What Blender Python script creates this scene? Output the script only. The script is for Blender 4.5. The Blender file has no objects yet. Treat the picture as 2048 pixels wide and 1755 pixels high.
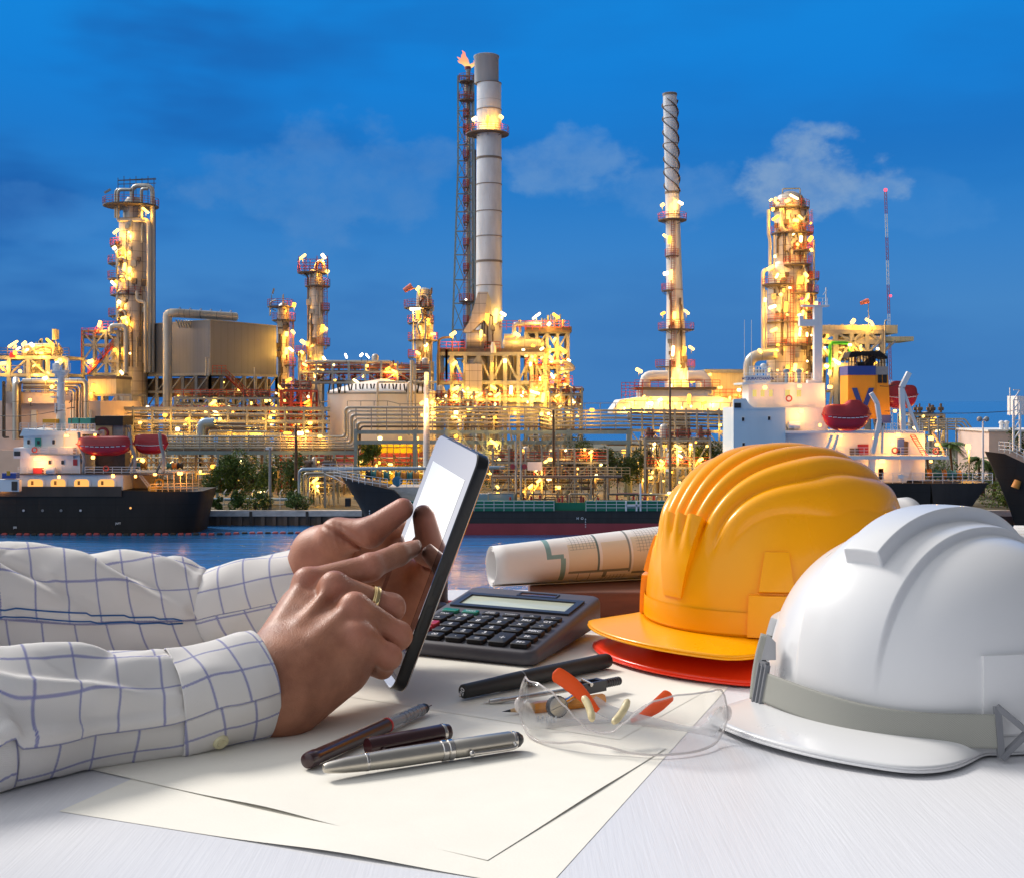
import bpy, math, random
import numpy as np
from mathutils import Vector, Matrix, Quaternion

random.seed(7)
rng = np.random.default_rng(7)
scene = bpy.context.scene
COL = scene.collection
R = math.radians
CAM_H = 0.238          # camera height above the table top
FOC = 2400.0           # focal length in photo pixels (photo 2048 wide)
HZ = 800.0             # photo row of the horizon

def P(px, py, d):
    return Vector(((px - 1024) / FOC * d, d, CAM_H - (py - HZ) / FOC * d))

def T(px, py, z=0.0):
    d = (CAM_H - z) * FOC / (py - HZ)
    return Vector(((px - 1024) / FOC * d, d, z))

def S(r, g, b):
    def f(c):
        c /= 255.0
        return c / 12.92 if c <= 0.04045 else ((c + 0.055) / 1.055) ** 2.4
    return (f(r), f(g), f(b), 1.0)

# ------------------------------------------------------------------ materials
def nd(nt, kind, **kw):
    n = nt.nodes.new(kind)
    for k, v in kw.items():
        if k in n.inputs:
            n.inputs[k].default_value = v
        else:
            setattr(n, k, v)
    return n

def mat(name, col, rough=0.5, metal=0.0, var=0.12, scale=20.0, bump=0.0, bscale=None, spec=0.5,
        emit=None, estr=0.0, streak=None, coat=0.0, sss=0.0, rust=0.0, rvar=0.0):
    m = bpy.data.materials.new(name)
    m.use_nodes = True
    nt = m.node_tree
    b = nt.nodes['Principled BSDF']
    b.inputs['Roughness'].default_value = rough
    b.inputs['Metallic'].default_value = metal
    b.inputs['Specular IOR Level'].default_value = spec
    b.inputs['Coat Weight'].default_value = coat
    b.inputs['Coat Roughness'].default_value = 0.05
    if sss:
        b.inputs['Subsurface Weight'].default_value = sss
        b.inputs['Subsurface Radius'].default_value = (0.006, 0.0025, 0.0012)
        b.inputs['Subsurface Scale'].default_value = 1.0
    col = tuple(col) if len(col) == 4 else tuple(col) + (1.0,)
    tc = nt.nodes.new('ShaderNodeTexCoord')
    src = tc.outputs['Object']
    if streak:
        mp = nt.nodes.new('ShaderNodeMapping')
        mp.inputs['Scale'].default_value = streak
        nt.links.new(src, mp.inputs['Vector'])
        src = mp.outputs['Vector']
    if var > 0 or rust > 0:
        nz = nd(nt, 'ShaderNodeTexNoise', Scale=scale, Detail=6.0, Roughness=0.6)
        nt.links.new(src, nz.inputs['Vector'])
        rp = nt.nodes.new('ShaderNodeValToRGB')
        rp.color_ramp.elements[0].position = 0.3
        rp.color_ramp.elements[1].position = 0.7
        rp.color_ramp.elements[0].color = tuple(c * (1 - var) for c in col[:3]) + (1,)
        rp.color_ramp.elements[1].color = tuple(min(1, c * (1 + var)) for c in col[:3]) + (1,)
        nt.links.new(nz.outputs['Fac'], rp.inputs['Fac'])
        out = rp.outputs['Color']
        if rust > 0:
            n2 = nd(nt, 'ShaderNodeTexNoise', Scale=scale * 2.3, Detail=8.0, Roughness=0.7)
            nt.links.new(src, n2.inputs['Vector'])
            r2 = nt.nodes.new('ShaderNodeValToRGB')
            r2.color_ramp.elements[0].position = 0.62 - rust * 0.1
            r2.color_ramp.elements[1].position = 0.72
            nt.links.new(n2.outputs['Fac'], r2.inputs['Fac'])
            mx = nd(nt, 'ShaderNodeMix', data_type='RGBA')
            mx.inputs[7].default_value = (0.10, 0.045, 0.02, 1)
            ml = nd(nt, 'ShaderNodeMath', operation='MULTIPLY')
            ml.inputs[1].default_value = rust
            nt.links.new(r2.outputs['Color'], ml.inputs[0])
            nt.links.new(ml.outputs[0], mx.inputs[0])
            nt.links.new(out, mx.inputs[6])
            out = mx.outputs[2]
        nt.links.new(out, b.inputs['Base Color'])
        if rvar:
            mr = nd(nt, 'ShaderNodeMapRange')
            mr.inputs['To Min'].default_value = max(0, rough - rvar)
            mr.inputs['To Max'].default_value = min(1, rough + rvar)
            nt.links.new(nz.outputs['Fac'], mr.inputs['Value'])
            nt.links.new(mr.outputs[0], b.inputs['Roughness'])
    else:
        b.inputs['Base Color'].default_value = col
    if bump > 0:
        nb = nd(nt, 'ShaderNodeTexNoise', Scale=bscale or scale * 4, Detail=4.0)
        nt.links.new(src, nb.inputs['Vector'])
        bp = nd(nt, 'ShaderNodeBump', Strength=bump, Distance=0.002)
        nt.links.new(nb.outputs['Fac'], bp.inputs['Height'])
        nt.links.new(bp.outputs['Normal'], b.inputs['Normal'])
    if emit:
        b.inputs['Emission Color'].default_value = tuple(emit)[:3] + (1,)
        b.inputs['Emission Strength'].default_value = estr
    m['bsdf'] = 1
    return m

M = {}

# ------------------------------------------------------------------ mesh builder
def frame(d):
    d = Vector(d).normalized()
    up = Vector((0, 0, 1)) if abs(d.z) < 0.95 else Vector((0, 1, 0))
    x = up.cross(d).normalized()
    return x, d.cross(x).normalized(), d

def fillet(pts, r, n=5):
    pts = [Vector(p) for p in pts]
    if len(pts) < 3:
        return pts
    out = [pts[0]]
    for i in range(1, len(pts) - 1):
        a, b, c = pts[i - 1], pts[i], pts[i + 1]
        u = (a - b); v = (c - b)
        k = min(r, u.length * 0.49, v.length * 0.49)
        p0 = b + u.normalized() * k; p1 = b + v.normalized() * k
        for j in range(n + 1):
            t = j / n
            out.append(p0 * (1 - t) ** 2 + b * 2 * t * (1 - t) + p1 * t * t)
    out.append(pts[-1])
    return out

def catmull(pts, n=8):
    pts = [Vector(p) for p in pts]
    q = [pts[0] * 2 - pts[1]] + pts + [pts[-1] * 2 - pts[-2]]
    out = []
    for i in range(1, len(q) - 2):
        a, b, c, d = q[i - 1], q[i], q[i + 1], q[i + 2]
        for j in range(n):
            t = j / n
            out.append(0.5 * ((2 * b) + (c - a) * t + (2 * a - 5 * b + 4 * c - d) * t * t + (3 * b - a - 3 * c + d) * t ** 3))
    out.append(pts[-1])
    return out

class MB:
    def __init__(s):
        s.v = []; s.f = []
    def add(s, vs, fs):
        o = len(s.v)
        s.v.extend([tuple(v) for v in vs])
        s.f.extend([tuple(i + o for i in f) for f in fs])
        return s
    def box(s, lo, hi):
        (x0, y0, z0), (x1, y1, z1) = lo, hi
        x0, x1 = min(x0, x1), max(x0, x1); y0, y1 = min(y0, y1), max(y0, y1); z0, z1 = min(z0, z1), max(z0, z1)
        return s.add([(x0, y0, z0), (x1, y0, z0), (x1, y1, z0), (x0, y1, z0), (x0, y0, z1), (x1, y0, z1), (x1, y1, z1), (x0, y1, z1)],
                     [(0, 3, 2, 1), (4, 5, 6, 7), (0, 1, 5, 4), (1, 2, 6, 5), (2, 3, 7, 6), (3, 0, 4, 7)])
    def beam(s, p, q, w, h=None):
        p = Vector(p); q = Vector(q); h = h or w
        if (q - p).length < 1e-6:
            return s
        x, y, d = frame(q - p)
        x = x * w / 2; y = y * h / 2
        vs = [p - x - y, p + x - y, p + x + y, p - x + y, q - x - y, q + x - y, q + x + y, q - x + y]
        return s.add(vs, [(0, 3, 2, 1), (4, 5, 6, 7), (0, 1, 5, 4), (1, 2, 6, 5), (2, 3, 7, 6), (3, 0, 4, 7)])
    def tube(s, pts, r, n=8, cap=True, rr=None):
        pts = [Vector(p) for p in pts]
        rings = []
        x = None
        vs = []
        for i, p in enumerate(pts):
            d = (pts[min(i + 1, len(pts) - 1)] - pts[max(i - 1, 0)])
            if d.length < 1e-9:
                d = Vector((0, 0, 1))
            d.normalize()
            if x is None:
                x, y, _ = frame(d)
            else:
                x = (x - d * x.dot(d)).normalized(); y = d.cross(x)
            q = rr[i] if rr else r
            for k in range(n):
                a = 2 * math.pi * k / n
                vs.append(p + x * (q * math.cos(a)) + y * (q * math.sin(a)))
        fs = []
        for i in range(len(pts) - 1):
            for k in range(n):
                k2 = (k + 1) % n
                fs.append((i * n + k, i * n + k2, (i + 1) * n + k2, (i + 1) * n + k))
        if cap:
            fs.append(tuple(range(n - 1, -1, -1)))
            fs.append(tuple((len(pts) - 1) * n + k for k in range(n)))
        return s.add(vs, fs)
    def cyl(s, p, q, r, r1=None, n=16, cap=True):
        return s.tube([p, q], r, n, cap, rr=[r, r if r1 is None else r1])
    def lathe(s, prof, M4=None, n=24, a0=0.0, a1=2 * math.pi):
        full = abs(a1 - a0 - 2 * math.pi) < 1e-6
        m = n if full else n + 1
        vs = []
        for (r, z) in prof:
            for k in range(m):
                a = a0 + (a1 - a0) * k / n
                v = Vector((r * math.cos(a), r * math.sin(a), z))
                vs.append(M4 @ v if M4 else v)
        fs = []
        for i in range(len(prof) - 1):
            for k in range(n):
                k2 = (k + 1) % m
                fs.append((i * m + k, i * m + k2, (i + 1) * m + k2, (i + 1) * m + k))
        if full:
            if prof[0][0] > 1e-7: fs.append(tuple(range(m - 1, -1, -1)))
            if prof[-1][0] > 1e-7: fs.append(tuple((len(prof) - 1) * m + k for k in range(m)))
        return s.add(vs, fs)
    def ell(s, c, rx, ry=None, rz=None, n=12, m=8, rot=None):
        ry = rx if ry is None else ry; rz = rx if rz is None else rz
        vs = []; c = Vector(c)
        for i in range(m + 1):
            th = math.pi * i / m
            for k in range(n):
                a = 2 * math.pi * k / n
                v = Vector((rx * math.sin(th) * math.cos(a), ry * math.sin(th) * math.sin(a), rz * math.cos(th)))
                vs.append(c + (rot @ v if rot else v))
        fs = []
        for i in range(m):
            for k in range(n):
                k2 = (k + 1) % n
                fs.append((i * n + k, (i + 1) * n + k, (i + 1) * n + k2, i * n + k2))
        return s.add(vs, fs)
    def prism(s, poly, ext):
        ext = Vector(ext); n = len(poly)
        poly = [Vector(p) for p in poly]
        vs = poly + [p + ext for p in poly]
        fs = [tuple(range(n - 1, -1, -1)), tuple(range(n, 2 * n))] + [(i, (i + 1) % n, n + (i + 1) % n, n + i) for i in range(n)]
        return s.add(vs, fs)
    def torus(s, c, Rr, r, axis=(0, 0, 1), n=24, m=8):
        x, y, d = frame(axis); c = Vector(c)
        pts = [c + x * (Rr * math.cos(2 * math.pi * k / n)) + y * (Rr * math.sin(2 * math.pi * k / n)) for k in range(n)]
        vs = []; fs = []
        for k, p in enumerate(pts):
            o = (p - c).normalized()
            for j in range(m):
                a = 2 * math.pi * j / m
                vs.append(p + o * (r * math.cos(a)) + d * (r * math.sin(a)))
        for k in range(n):
            for j in range(m):
                k2 = (k + 1) % n; j2 = (j + 1) % m
                fs.append((k * m + j, k2 * m + j, k2 * m + j2, k * m + j2))
        return s.add(vs, fs)
    def grid(s, fn, nu, nv, closeu=False):
        vs = [fn(i / (nu if closeu else nu - 1), j / (nv - 1)) for i in range(nu) for j in range(nv)]
        fs = []
        for i in range(nu if closeu else nu - 1):
            i2 = (i + 1) % nu
            for j in range(nv - 1):
                fs.append((i * nv + j, i2 * nv + j, i2 * nv + j + 1, i * nv + j + 1))
        return s.add(vs, fs)
    def build(s, name, material, parent=None, origin=None, smooth=True, angle=38, mw=None):
        me = bpy.data.meshes.new(name)
        o = Vector(origin) if origin is not None else Vector((0, 0, 0))
        me.from_pydata([tuple(Vector(v) - o) for v in s.v] if origin is not None else s.v, [], s.f)
        return link_mesh(name, me, material, parent, o, smooth, angle)

def link_mesh(name, me, material, parent=None, origin=Vector((0, 0, 0)), smooth=True, angle=38):
    me.validate()
    if smooth:
        me.shade_smooth()
        if angle:
            me.set_sharp_from_angle(angle=R(angle))
    if material:
        me.materials.append(M[material] if isinstance(material, str) else material)
    ob = bpy.data.objects.new(name, me)
    ob.location = origin
    COL.objects.link(ob)
    if parent is not None:
        attach(ob, parent)
    return ob

WM = {}
def attach(ob, parent):
    ob.parent = parent
    ob.matrix_parent_inverse = wm(parent).inverted()

def wm(o):
    m = Matrix.LocRotScale(o.location, o.rotation_euler, o.scale)
    if o.parent:
        return wm(o.parent) @ o.matrix_parent_inverse @ m
    return m

def tag(o, label=None, cat=None, group=None, kind=None):
    if label: o['label'] = label
    if cat: o['category'] = cat
    if group: o['group'] = group
    if kind: o['kind'] = kind
    return o

def thing(name, label, cat, loc=(0, 0, 0), group=None):
    o = bpy.data.objects.new(name, None)
    o.empty_display_size = 0.1
    o.location = loc
    COL.objects.link(o)
    return tag(o, label, cat, group)

def text_mesh(body, size, extrude=0.0, align='CENTER', space=1.0):
    cu = bpy.data.curves.new('lettering', 'FONT')
    cu.body = body; cu.size = size; cu.extrude = extrude
    cu.align_x = align; cu.align_y = 'CENTER'; cu.space_character = space; cu.offset = size * 0.022
    ob = bpy.data.objects.new('lettering', cu)
    COL.objects.link(ob)
    bpy.context.view_layer.update()
    me = bpy.data.meshes.new_from_object(ob.evaluated_get(bpy.context.evaluated_depsgraph_get()))
    bpy.data.objects.remove(ob)
    bpy.data.curves.remove(cu)
    return me

def put_text(name, body, size, pos, xdir, up, material, parent, extrude=0.0, align='CENTER'):
    me = text_mesh(body, size, extrude, align)
    x = Vector(xdir).normalized(); y = Vector(up).normalized(); z = x.cross(y).normalized(); y = z.cross(x)
    m4 = Matrix((x, y, z)).transposed().to_4x4()
    m4.translation = Vector(pos)
    me.transform(m4)
    return link_mesh(name, me, material, parent, smooth=False)

def solid(ob, t, offset=-1.0):
    md = ob.modifiers.new('thickness', 'SOLIDIFY')
    md.thickness = t; md.offset = offset
    return ob

def sstep(a, b, x):
    t = min(1, max(0, (x - a) / (b - a)))
    return t * t * (3 - 2 * t)

def nsstep(a, b, x):
    t = np.clip((x - a) / (b - a), 0, 1)
    return t * t * (3 - 2 * t)

# ------------------------------------------------------------------ camera, world, sun
cam_d = bpy.data.cameras.new('camera')
cam = bpy.data.objects.new('camera', cam_d)
COL.objects.link(cam)
cam.location = (0, 0, CAM_H)
cam.rotation_euler = (R(90), 0, 0)
cam_d.sensor_width = 36.0
cam_d.sensor_fit = 'HORIZONTAL'
cam_d.lens = 36.0 * FOC / 2048.0
cam_d.shift_y = -(1755 / 2 - HZ) / 2048.0
cam_d.clip_start = 0.02
cam_d.clip_end = 20000
scene.camera = cam
scene.view_settings.view_transform = 'Standard'
scene.view_settings.look = 'None'
scene.view_settings.exposure = 0.14
scene.view_settings.gamma = 1.0
scene.render.engine = 'CYCLES'
cy = scene.cycles
cy.use_denoising = True
cy.use_light_tree = True
cy.max_bounces = 7
cy.diffuse_bounces = 3
cy.glossy_bounces = 4
cy.transmission_bounces = 6
cy.transparent_max_bounces = 24
cy.sample_clamp_indirect = 4.0
cy.caustics_reflective = False
cy.caustics_refractive = False

SUN_EL, SUN_AZ = R(40), R(-48)      # azimuth from +Y towards +X; sun stands behind the plant, to the left
world = bpy.data.worlds.new('World')
scene.world = world
world.use_nodes = True
nt = world.node_tree
bg = nt.nodes['Background']
tc = nt.nodes.new('ShaderNodeTexCoord')
nrm = nd(nt, 'ShaderNodeVectorMath', operation='NORMALIZE')
nt.links.new(tc.outputs['Generated'], nrm.inputs[0])
D3 = nrm.outputs[0]
sep = nt.nodes.new('ShaderNodeSeparateXYZ')
nt.links.new(D3, sep.inputs[0])

def wmath(op, a, b=None, c=None, clamp=False):
    n = nd(nt, 'ShaderNodeMath', operation=op)
    n.use_clamp = clamp
    for i, x in enumerate((a, b, c)):
        if x is None: continue
        if isinstance(x, (int, float)): n.inputs[i].default_value = x
        else: nt.links.new(x, n.inputs[i])
    return n.outputs[0]

def wrange(x, a, b, c=0.0, d=1.0):
    n = nd(nt, 'ShaderNodeMapRange', interpolation_type='SMOOTHSTEP')
    nt.links.new(x, n.inputs['Value'])
    n.inputs['From Min'].default_value = a; n.inputs['From Max'].default_value = b
    n.inputs['To Min'].default_value = c; n.inputs['To Max'].default_value = d
    return n.outputs[0]

def wmix(f, a, b):
    n = nd(nt, 'ShaderNodeMix', data_type='RGBA')
    for i, x in ((0, f), (6, a), (7, b)):
        if isinstance(x, (int, float)): n.inputs[i].default_value = x
        elif isinstance(x, tuple): n.inputs[i].default_value = x
        else: nt.links.new(x, n.inputs[i])
    return n.outputs[2]

def wnoise(scale, detail, stretch, rough=0.55, loc=(0, 0, 0)):
    mp = nt.nodes.new('ShaderNodeMapping')
    mp.inputs['Scale'].default_value = stretch
    mp.inputs['Location'].default_value = loc
    nt.links.new(D3, mp.inputs['Vector'])
    n = nd(nt, 'ShaderNodeTexNoise', Scale=scale, Detail=detail, Roughness=rough)
    nt.links.new(mp.outputs[0], n.inputs['Vector'])
    return n.outputs['Fac']

elev = wmath('ARCSINE', sep.outputs['Z'])
azim = wmath('ARCTAN2', sep.outputs['X'], sep.outputs['Y'])
rp = nt.nodes.new('ShaderNodeValToRGB')
cr = rp.color_ramp
cr.elements[0].position = 0.0; cr.elements[0].color = S(66, 126, 190)
cr.elements[1].position = 1.0; cr.elements[1].color = S(18, 134, 222)
for pos, c in ((0.12, (70, 134, 198)), (0.30, (56, 130, 202)), (0.48, (40, 124, 202)), (0.66, (28, 122, 206)), (0.84, (20, 128, 216))):
    e = cr.elements.new(pos); e.color = S(*c)
nt.links.new(wrange(elev, 0.0, R(20)), rp.inputs['Fac'])
sky = rp.outputs['Color']
# dusk cloud banks, darker blue
dark = wrange(wnoise(3.2, 4, (1, 1, 3.2), loc=(0.3, 0, 0.4)), 0.42, 0.68)
side = wrange(azim, R(6), R(-24), 0.25, 1.0)
sky = wmix(wmath('MULTIPLY', wmath('MULTIPLY', dark, side), 0.95), sky, S(26, 92, 170))
# pale cumulus low in the sky
def cloud(az, el, wa, we, amount, seed, col):
    da = wmath('DIVIDE', wmath('SUBTRACT', azim, R(az)), R(wa))
    de = wmath('DIVIDE', wmath('SUBTRACT', elev, R(el)), R(we))
    r2 = wmath('SQRT', wmath('ADD', wmath('MULTIPLY', da, da), wmath('MULTIPLY', de, de)))
    n = wnoise(15, 8, (1, 1, 1.5), 0.56, loc=(seed, seed * 2.1, 0))
    f = wmath('SUBTRACT', wmath('ADD', wmath('MULTIPLY', n, 2.6), -0.35), r2)
    f = wrange(f, -0.02, 0.42)
    f = wmath('MULTIPLY', f, wrange(wnoise(34, 5, (1, 1, 1.3), 0.6, loc=(seed + 3, 0, 1)), 0.25, 0.72, 0.45, 1.1))
    return wmath('MULTIPLY', f, amount), col
for a in ((13.8, 10.2, 3.7, 2.2, 0.80, 0.0, S(134, 166, 204)),
          (2.6, 11.2, 4.2, 1.7, 0.52, 1.3, S(112, 156, 206)),
          (7.4, 9.8, 4.0, 2.0, 0.36, 4.4, S(104, 152, 206)),
          (-7.8, 10.0, 7.5, 2.9, 0.40, 2.2, S(92, 142, 200)),
          (18.5, 9.0, 4.0, 1.6, 0.22, 3.1, S(84, 146, 210)),
          (-21, 8.2, 6.0, 1.4, 0.20, 5.0, S(84, 146, 210))):
    f, c = cloud(*a)
    sky = wmix(f, sky, c)
# unseen rest of the sky: pale overcast overhead and behind, shaped for neutral light
nis = nt.nodes.new('ShaderNodeTexSky')
nis.sky_type = 'NISHITA'
nis.sun_disc = False
nis.sun_elevation = SUN_EL
nis.sun_rotation = SUN_AZ
hs = nd(nt, 'ShaderNodeHueSaturation', Saturation=0.35, Value=0.05)
nt.links.new(nis.outputs[0], hs.inputs['Color'])
oc = nt.nodes.new('ShaderNodeValToRGB')
oc.color_ramp.elements[0].color = (0.14, 0.165, 0.20, 1)
oc.color_ramp.elements[1].color = (0.78, 0.80, 0.83, 1)
e = oc.color_ramp.elements.new(0.5); e.color = (0.58, 0.62, 0.68, 1)
nt.links.new(wrange(elev, R(-20), R(55)), oc.inputs['Fac'])
over = nd(nt, 'ShaderNodeMix', data_type='RGBA', blend_type='ADD')
over.inputs[0].default_value = 1.0
nt.links.new(oc.outputs['Color'], over.inputs[6]); nt.links.new(hs.outputs[0], over.inputs[7])
overs = over.outputs[2]
# bright patch added to the unseen sky at left, lighting helmets and tablet
dv = nd(nt, 'ShaderNodeVectorMath', operation='DOT_PRODUCT')
nt.links.new(D3, dv.inputs[0])
dv.inputs[1].default_value = Vector((-0.80, 0.40, 0.40)).normalized()
overs = wmix(wrange(dv.outputs['Value'], 0.55, 0.9), overs, (1.25, 1.25, 1.25, 1))
dr = nd(nt, 'ShaderNodeVectorMath', operation='DOT_PRODUCT')  # unseen sky dimmed to the right, added so helmets and hands shade off
nt.links.new(D3, dr.inputs[0]); dr.inputs[1].default_value = Vector((0.90, -0.22, 0.28)).normalized()
overd = nd(nt, 'ShaderNodeMix', data_type='RGBA', blend_type='MULTIPLY')
overd.inputs[7].default_value = (0.17, 0.17, 0.18, 1)
nt.links.new(wrange(dr.outputs['Value'], -0.25, 0.65), overd.inputs[0]); nt.links.new(overs, overd.inputs[6])
overs = overd.outputs[2]
# ahead of the camera the sky stays dusk blue
df = nd(nt, 'ShaderNodeVectorMath', operation='DOT_PRODUCT')
nt.links.new(D3, df.inputs[0])
df.inputs[1].default_value = Vector((0, 1, 0.14)).normalized()
front = wrange(df.outputs['Value'], 0.765, 0.86)
sky = wmix(0.13, sky, (0.012, 0.05, 0.10, 1))
final = wmix(front, overs, sky)
nt.links.new(final, bg.inputs['Color'])
bg.inputs['Strength'].default_value = 1.0

sun_d = bpy.data.lights.new('sun', 'SUN')
sun_d.energy = 2.9
sun_d.angle = R(14)
sun_d.color = (1.0, 0.95, 0.88)
sun = bpy.data.objects.new('sun', sun_d)
COL.objects.link(sun)
sd = Vector((math.sin(SUN_AZ) * math.cos(SUN_EL), math.cos(SUN_AZ) * math.cos(SUN_EL), math.sin(SUN_EL)))
sun.rotation_euler = (-sd).to_track_quat('-Z', 'Y').to_euler()
sun.location = (0, 0, 60)
# ------------------------------------------------------------------ foreground materials
M['table'] = mat('table_white', S(221, 221, 225), rough=0.38, var=0.03, scale=6, streak=(60, 2, 2), bump=0.12, bscale=9)
M['paper'] = mat('paper_cream', S(238, 234, 223), rough=0.75, var=0.02, scale=30, bump=0.06, bscale=500)
M['plan_paper'] = mat('plan_paper', S(226, 222, 220), rough=0.7, var=0.05, scale=14, bump=0.1, bscale=60)
M['yellow_plastic'] = mat('yellow_plastic', (1.0, 0.40, 0.0), rough=0.28, var=0.02, scale=5, coat=0.08, spec=0.35, rvar=.06, sss=0.0, bump=0.012, bscale=90)
M['orange_plastic'] = mat('orange_red_plastic', (0.90, 0.040, 0.008), rough=0.3, var=0.03, scale=5, coat=0.15, spec=0.4)
M['white_plastic'] = mat('white_plastic', (0.72, 0.72, 0.73), rough=0.30, rvar=.07, var=0.02, scale=9, coat=0.25, bump=0.012, bscale=110)
M['grey_plastic'] = mat('grey_plastic', S(120, 122, 128), rough=0.4, var=0.06, scale=60)
M['brown_card'] = mat('brown_board', S(98, 54, 36), rough=0.7, var=0.2, scale=16, streak=(1, 8, 8), bump=0.1)
M['black_plastic'] = mat('black_plastic', S(46, 46, 52), rough=0.36, var=0.1, scale=30, bump=0.03, bscale=900)
M['black_soft'] = mat('black_soft_grip', S(34, 34, 36), rough=0.5, var=0.1, scale=60)
M['body_grey'] = mat('charcoal_plastic', S(80, 78, 86), rough=0.48, spec=.35, var=0.08, scale=12, bump=0.03, bscale=1200)
M['key_black'] = mat('black_key', S(34, 32, 34), rough=0.5, spec=.25, var=0.06, scale=60, bump=0.02, bscale=900)
M['key_green'] = mat('green_key', S(20, 124, 100), rough=0.3, var=0.05, scale=60)
M['key_red'] = mat('red_key', S(188, 52, 68), rough=0.3, var=0.05, scale=60)
M['print_white'] = mat('white_print', S(225, 225, 228), rough=0.5, var=0.0)
M['lcd'] = mat('liquid_crystal', S(196, 204, 186), rough=0.3, var=0.03, scale=12, coat=0.15)
M['solar'] = mat('solar_cells', S(92, 66, 62), rough=0.12, var=0.2, scale=20, streak=(90, 1, 1), coat=0.6)
M['steel'] = mat('bright_steel', S(205, 200, 195), rough=0.18, metal=1.0, var=0.06, scale=60, streak=(2, 30, 30))
M['champagne'] = mat('satin_steel', S(196, 190, 180), rough=0.36, metal=1.0, var=0.05, scale=40, bump=0.02, bscale=2000)
M['maroon'] = mat('maroon_plastic', S(52, 20, 24), rough=0.28, var=0.08, scale=40, coat=0.3)
M['red_ring'] = mat('red_ring', S(190, 40, 40), rough=0.3, var=0.0)
M['pencil_paint'] = mat('pencil_paint', S(226, 148, 58), rough=0.3, var=0.05, scale=50, coat=0.4)
M['wood'] = mat('bare_wood', S(196, 160, 118), rough=0.7, var=0.15, scale=40, streak=(1, 12, 12))
M['graphite'] = mat('graphite', S(52, 50, 52), rough=0.3, metal=0.5, var=0.1)
M['orange_rubber'] = mat('orange_rubber', (0.98, 0.11, 0.015), rough=0.5, spec=.3, var=0.04, scale=60)
M['pad_rubber'] = mat('amber_silicone', S(222, 205, 160), rough=0.3, var=0.12, scale=160, bump=0.25, bscale=300)
M['gold'] = mat('gold', S(226, 196, 140), rough=0.14, metal=1.0, var=0.04, scale=200, bump=0.03, bscale=400)
M['button'] = mat('shirt_button', S(226, 218, 178), rough=0.25, var=0.08, scale=120, coat=0.3)
M['thread'] = mat('blue_thread', S(40, 96, 160), rough=0.8, var=0.2, scale=700)
M['dark_case'] = mat('dark_leather', S(46, 36, 36), rough=0.45, var=0.15, scale=40, bump=0.15, bscale=300)
M['red_cord'] = mat('red_cord', S(176, 40, 52), rough=0.6, var=0.1, scale=200)
M['yellow_cord'] = mat('yellow_cord', S(176, 168, 60), rough=0.6, var=0.1, scale=200)
M['tablet_case'] = mat('tablet_case', S(22, 21, 22), rough=0.3, var=0.08, scale=40)
M['tablet_back'] = mat('tablet_back_silver', S(190, 184, 178), rough=0.25, metal=0.9, var=0.03)
M['tablet_glass'] = mat('tablet_glass', (0.47, 0.47, 0.53), rough=0.03, metal=1.0, var=0.0)
M['tablet_display'] = mat('tablet_display', (0.90, 0.90, 0.90), rough=0.03, metal=1.0, var=0.0)
M['hair'] = mat('black_hair', S(24, 20, 18), rough=0.5, var=0.2, scale=60)

def skin_material():
    m = mat('skin', (0.30, 0.115, 0.058), rough=0.46, var=0.0, sss=0.12, spec=0.42)
    nt = m.node_tree; b = nt.nodes['Principled BSDF']
    tc = nt.nodes.new('ShaderNodeTexCoord')
    n1 = nd(nt, 'ShaderNodeTexNoise', Scale=55.0, Detail=5.0)
    n2 = nd(nt, 'ShaderNodeTexNoise', Scale=420.0, Detail=4.0)
    for n in (n1, n2): nt.links.new(tc.outputs['Object'], n.inputs['Vector'])
    rp = nt.nodes.new('ShaderNodeValToRGB')
    rp.color_ramp.elements[0].position = 0.32; rp.color_ramp.elements[0].color = (0.30, 0.118, 0.066, 1)
    rp.color_ramp.elements[1].position = 0.68; rp.color_ramp.elements[1].color = (0.46, 0.200, 0.116, 1)
    nt.links.new(n1.outputs['Fac'], rp.inputs['Fac'])
    at = nd(nt, 'ShaderNodeAttribute', attribute_name='flush')
    mx = nd(nt, 'ShaderNodeMix', data_type='RGBA')
    nt.links.new(at.outputs['Fac'], mx.inputs[0])
    nt.links.new(rp.outputs['Color'], mx.inputs[6])
    mx.inputs[7].default_value = (0.58, 0.225, 0.158, 1)
    nt.links.new(mx.outputs[2], b.inputs['Base Color'])
    vo = nd(nt, 'ShaderNodeTexVoronoi', Scale=900.0)
    nt.links.new(tc.outputs['Object'], vo.inputs['Vector'])
    mp = nt.nodes.new('ShaderNodeMapping'); mp.inputs['Scale'].default_value = (1.0, 0.25, 1.4); mp.inputs['Rotation'].default_value = (0.3, 0.5, 0.9)
    nt.links.new(tc.outputs['Object'], mp.inputs['Vector'])
    n3 = nd(nt, 'ShaderNodeTexNoise', Scale=330.0, Detail=6.0, Distortion=2.2)
    nt.links.new(mp.outputs[0], n3.inputs['Vector'])
    a1 = nd(nt, 'ShaderNodeMath', operation='MULTIPLY_ADD'); a1.inputs[1].default_value = 0.5
    nt.links.new(vo.outputs['Distance'], a1.inputs[0]); nt.links.new(n3.outputs['Fac'], a1.inputs[2])
    bp = nd(nt, 'ShaderNodeBump', Strength=0.40, Distance=0.0007)
    nt.links.new(a1.outputs[0], bp.inputs['Height'])
    nt.links.new(bp.outputs['Normal'], b.inputs['Normal'])
    return m
M['skin'] = skin_material()
M['nail'] = mat('fingernail', (0.50, 0.23, 0.16), rough=0.42, var=0.06, scale=120)

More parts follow.
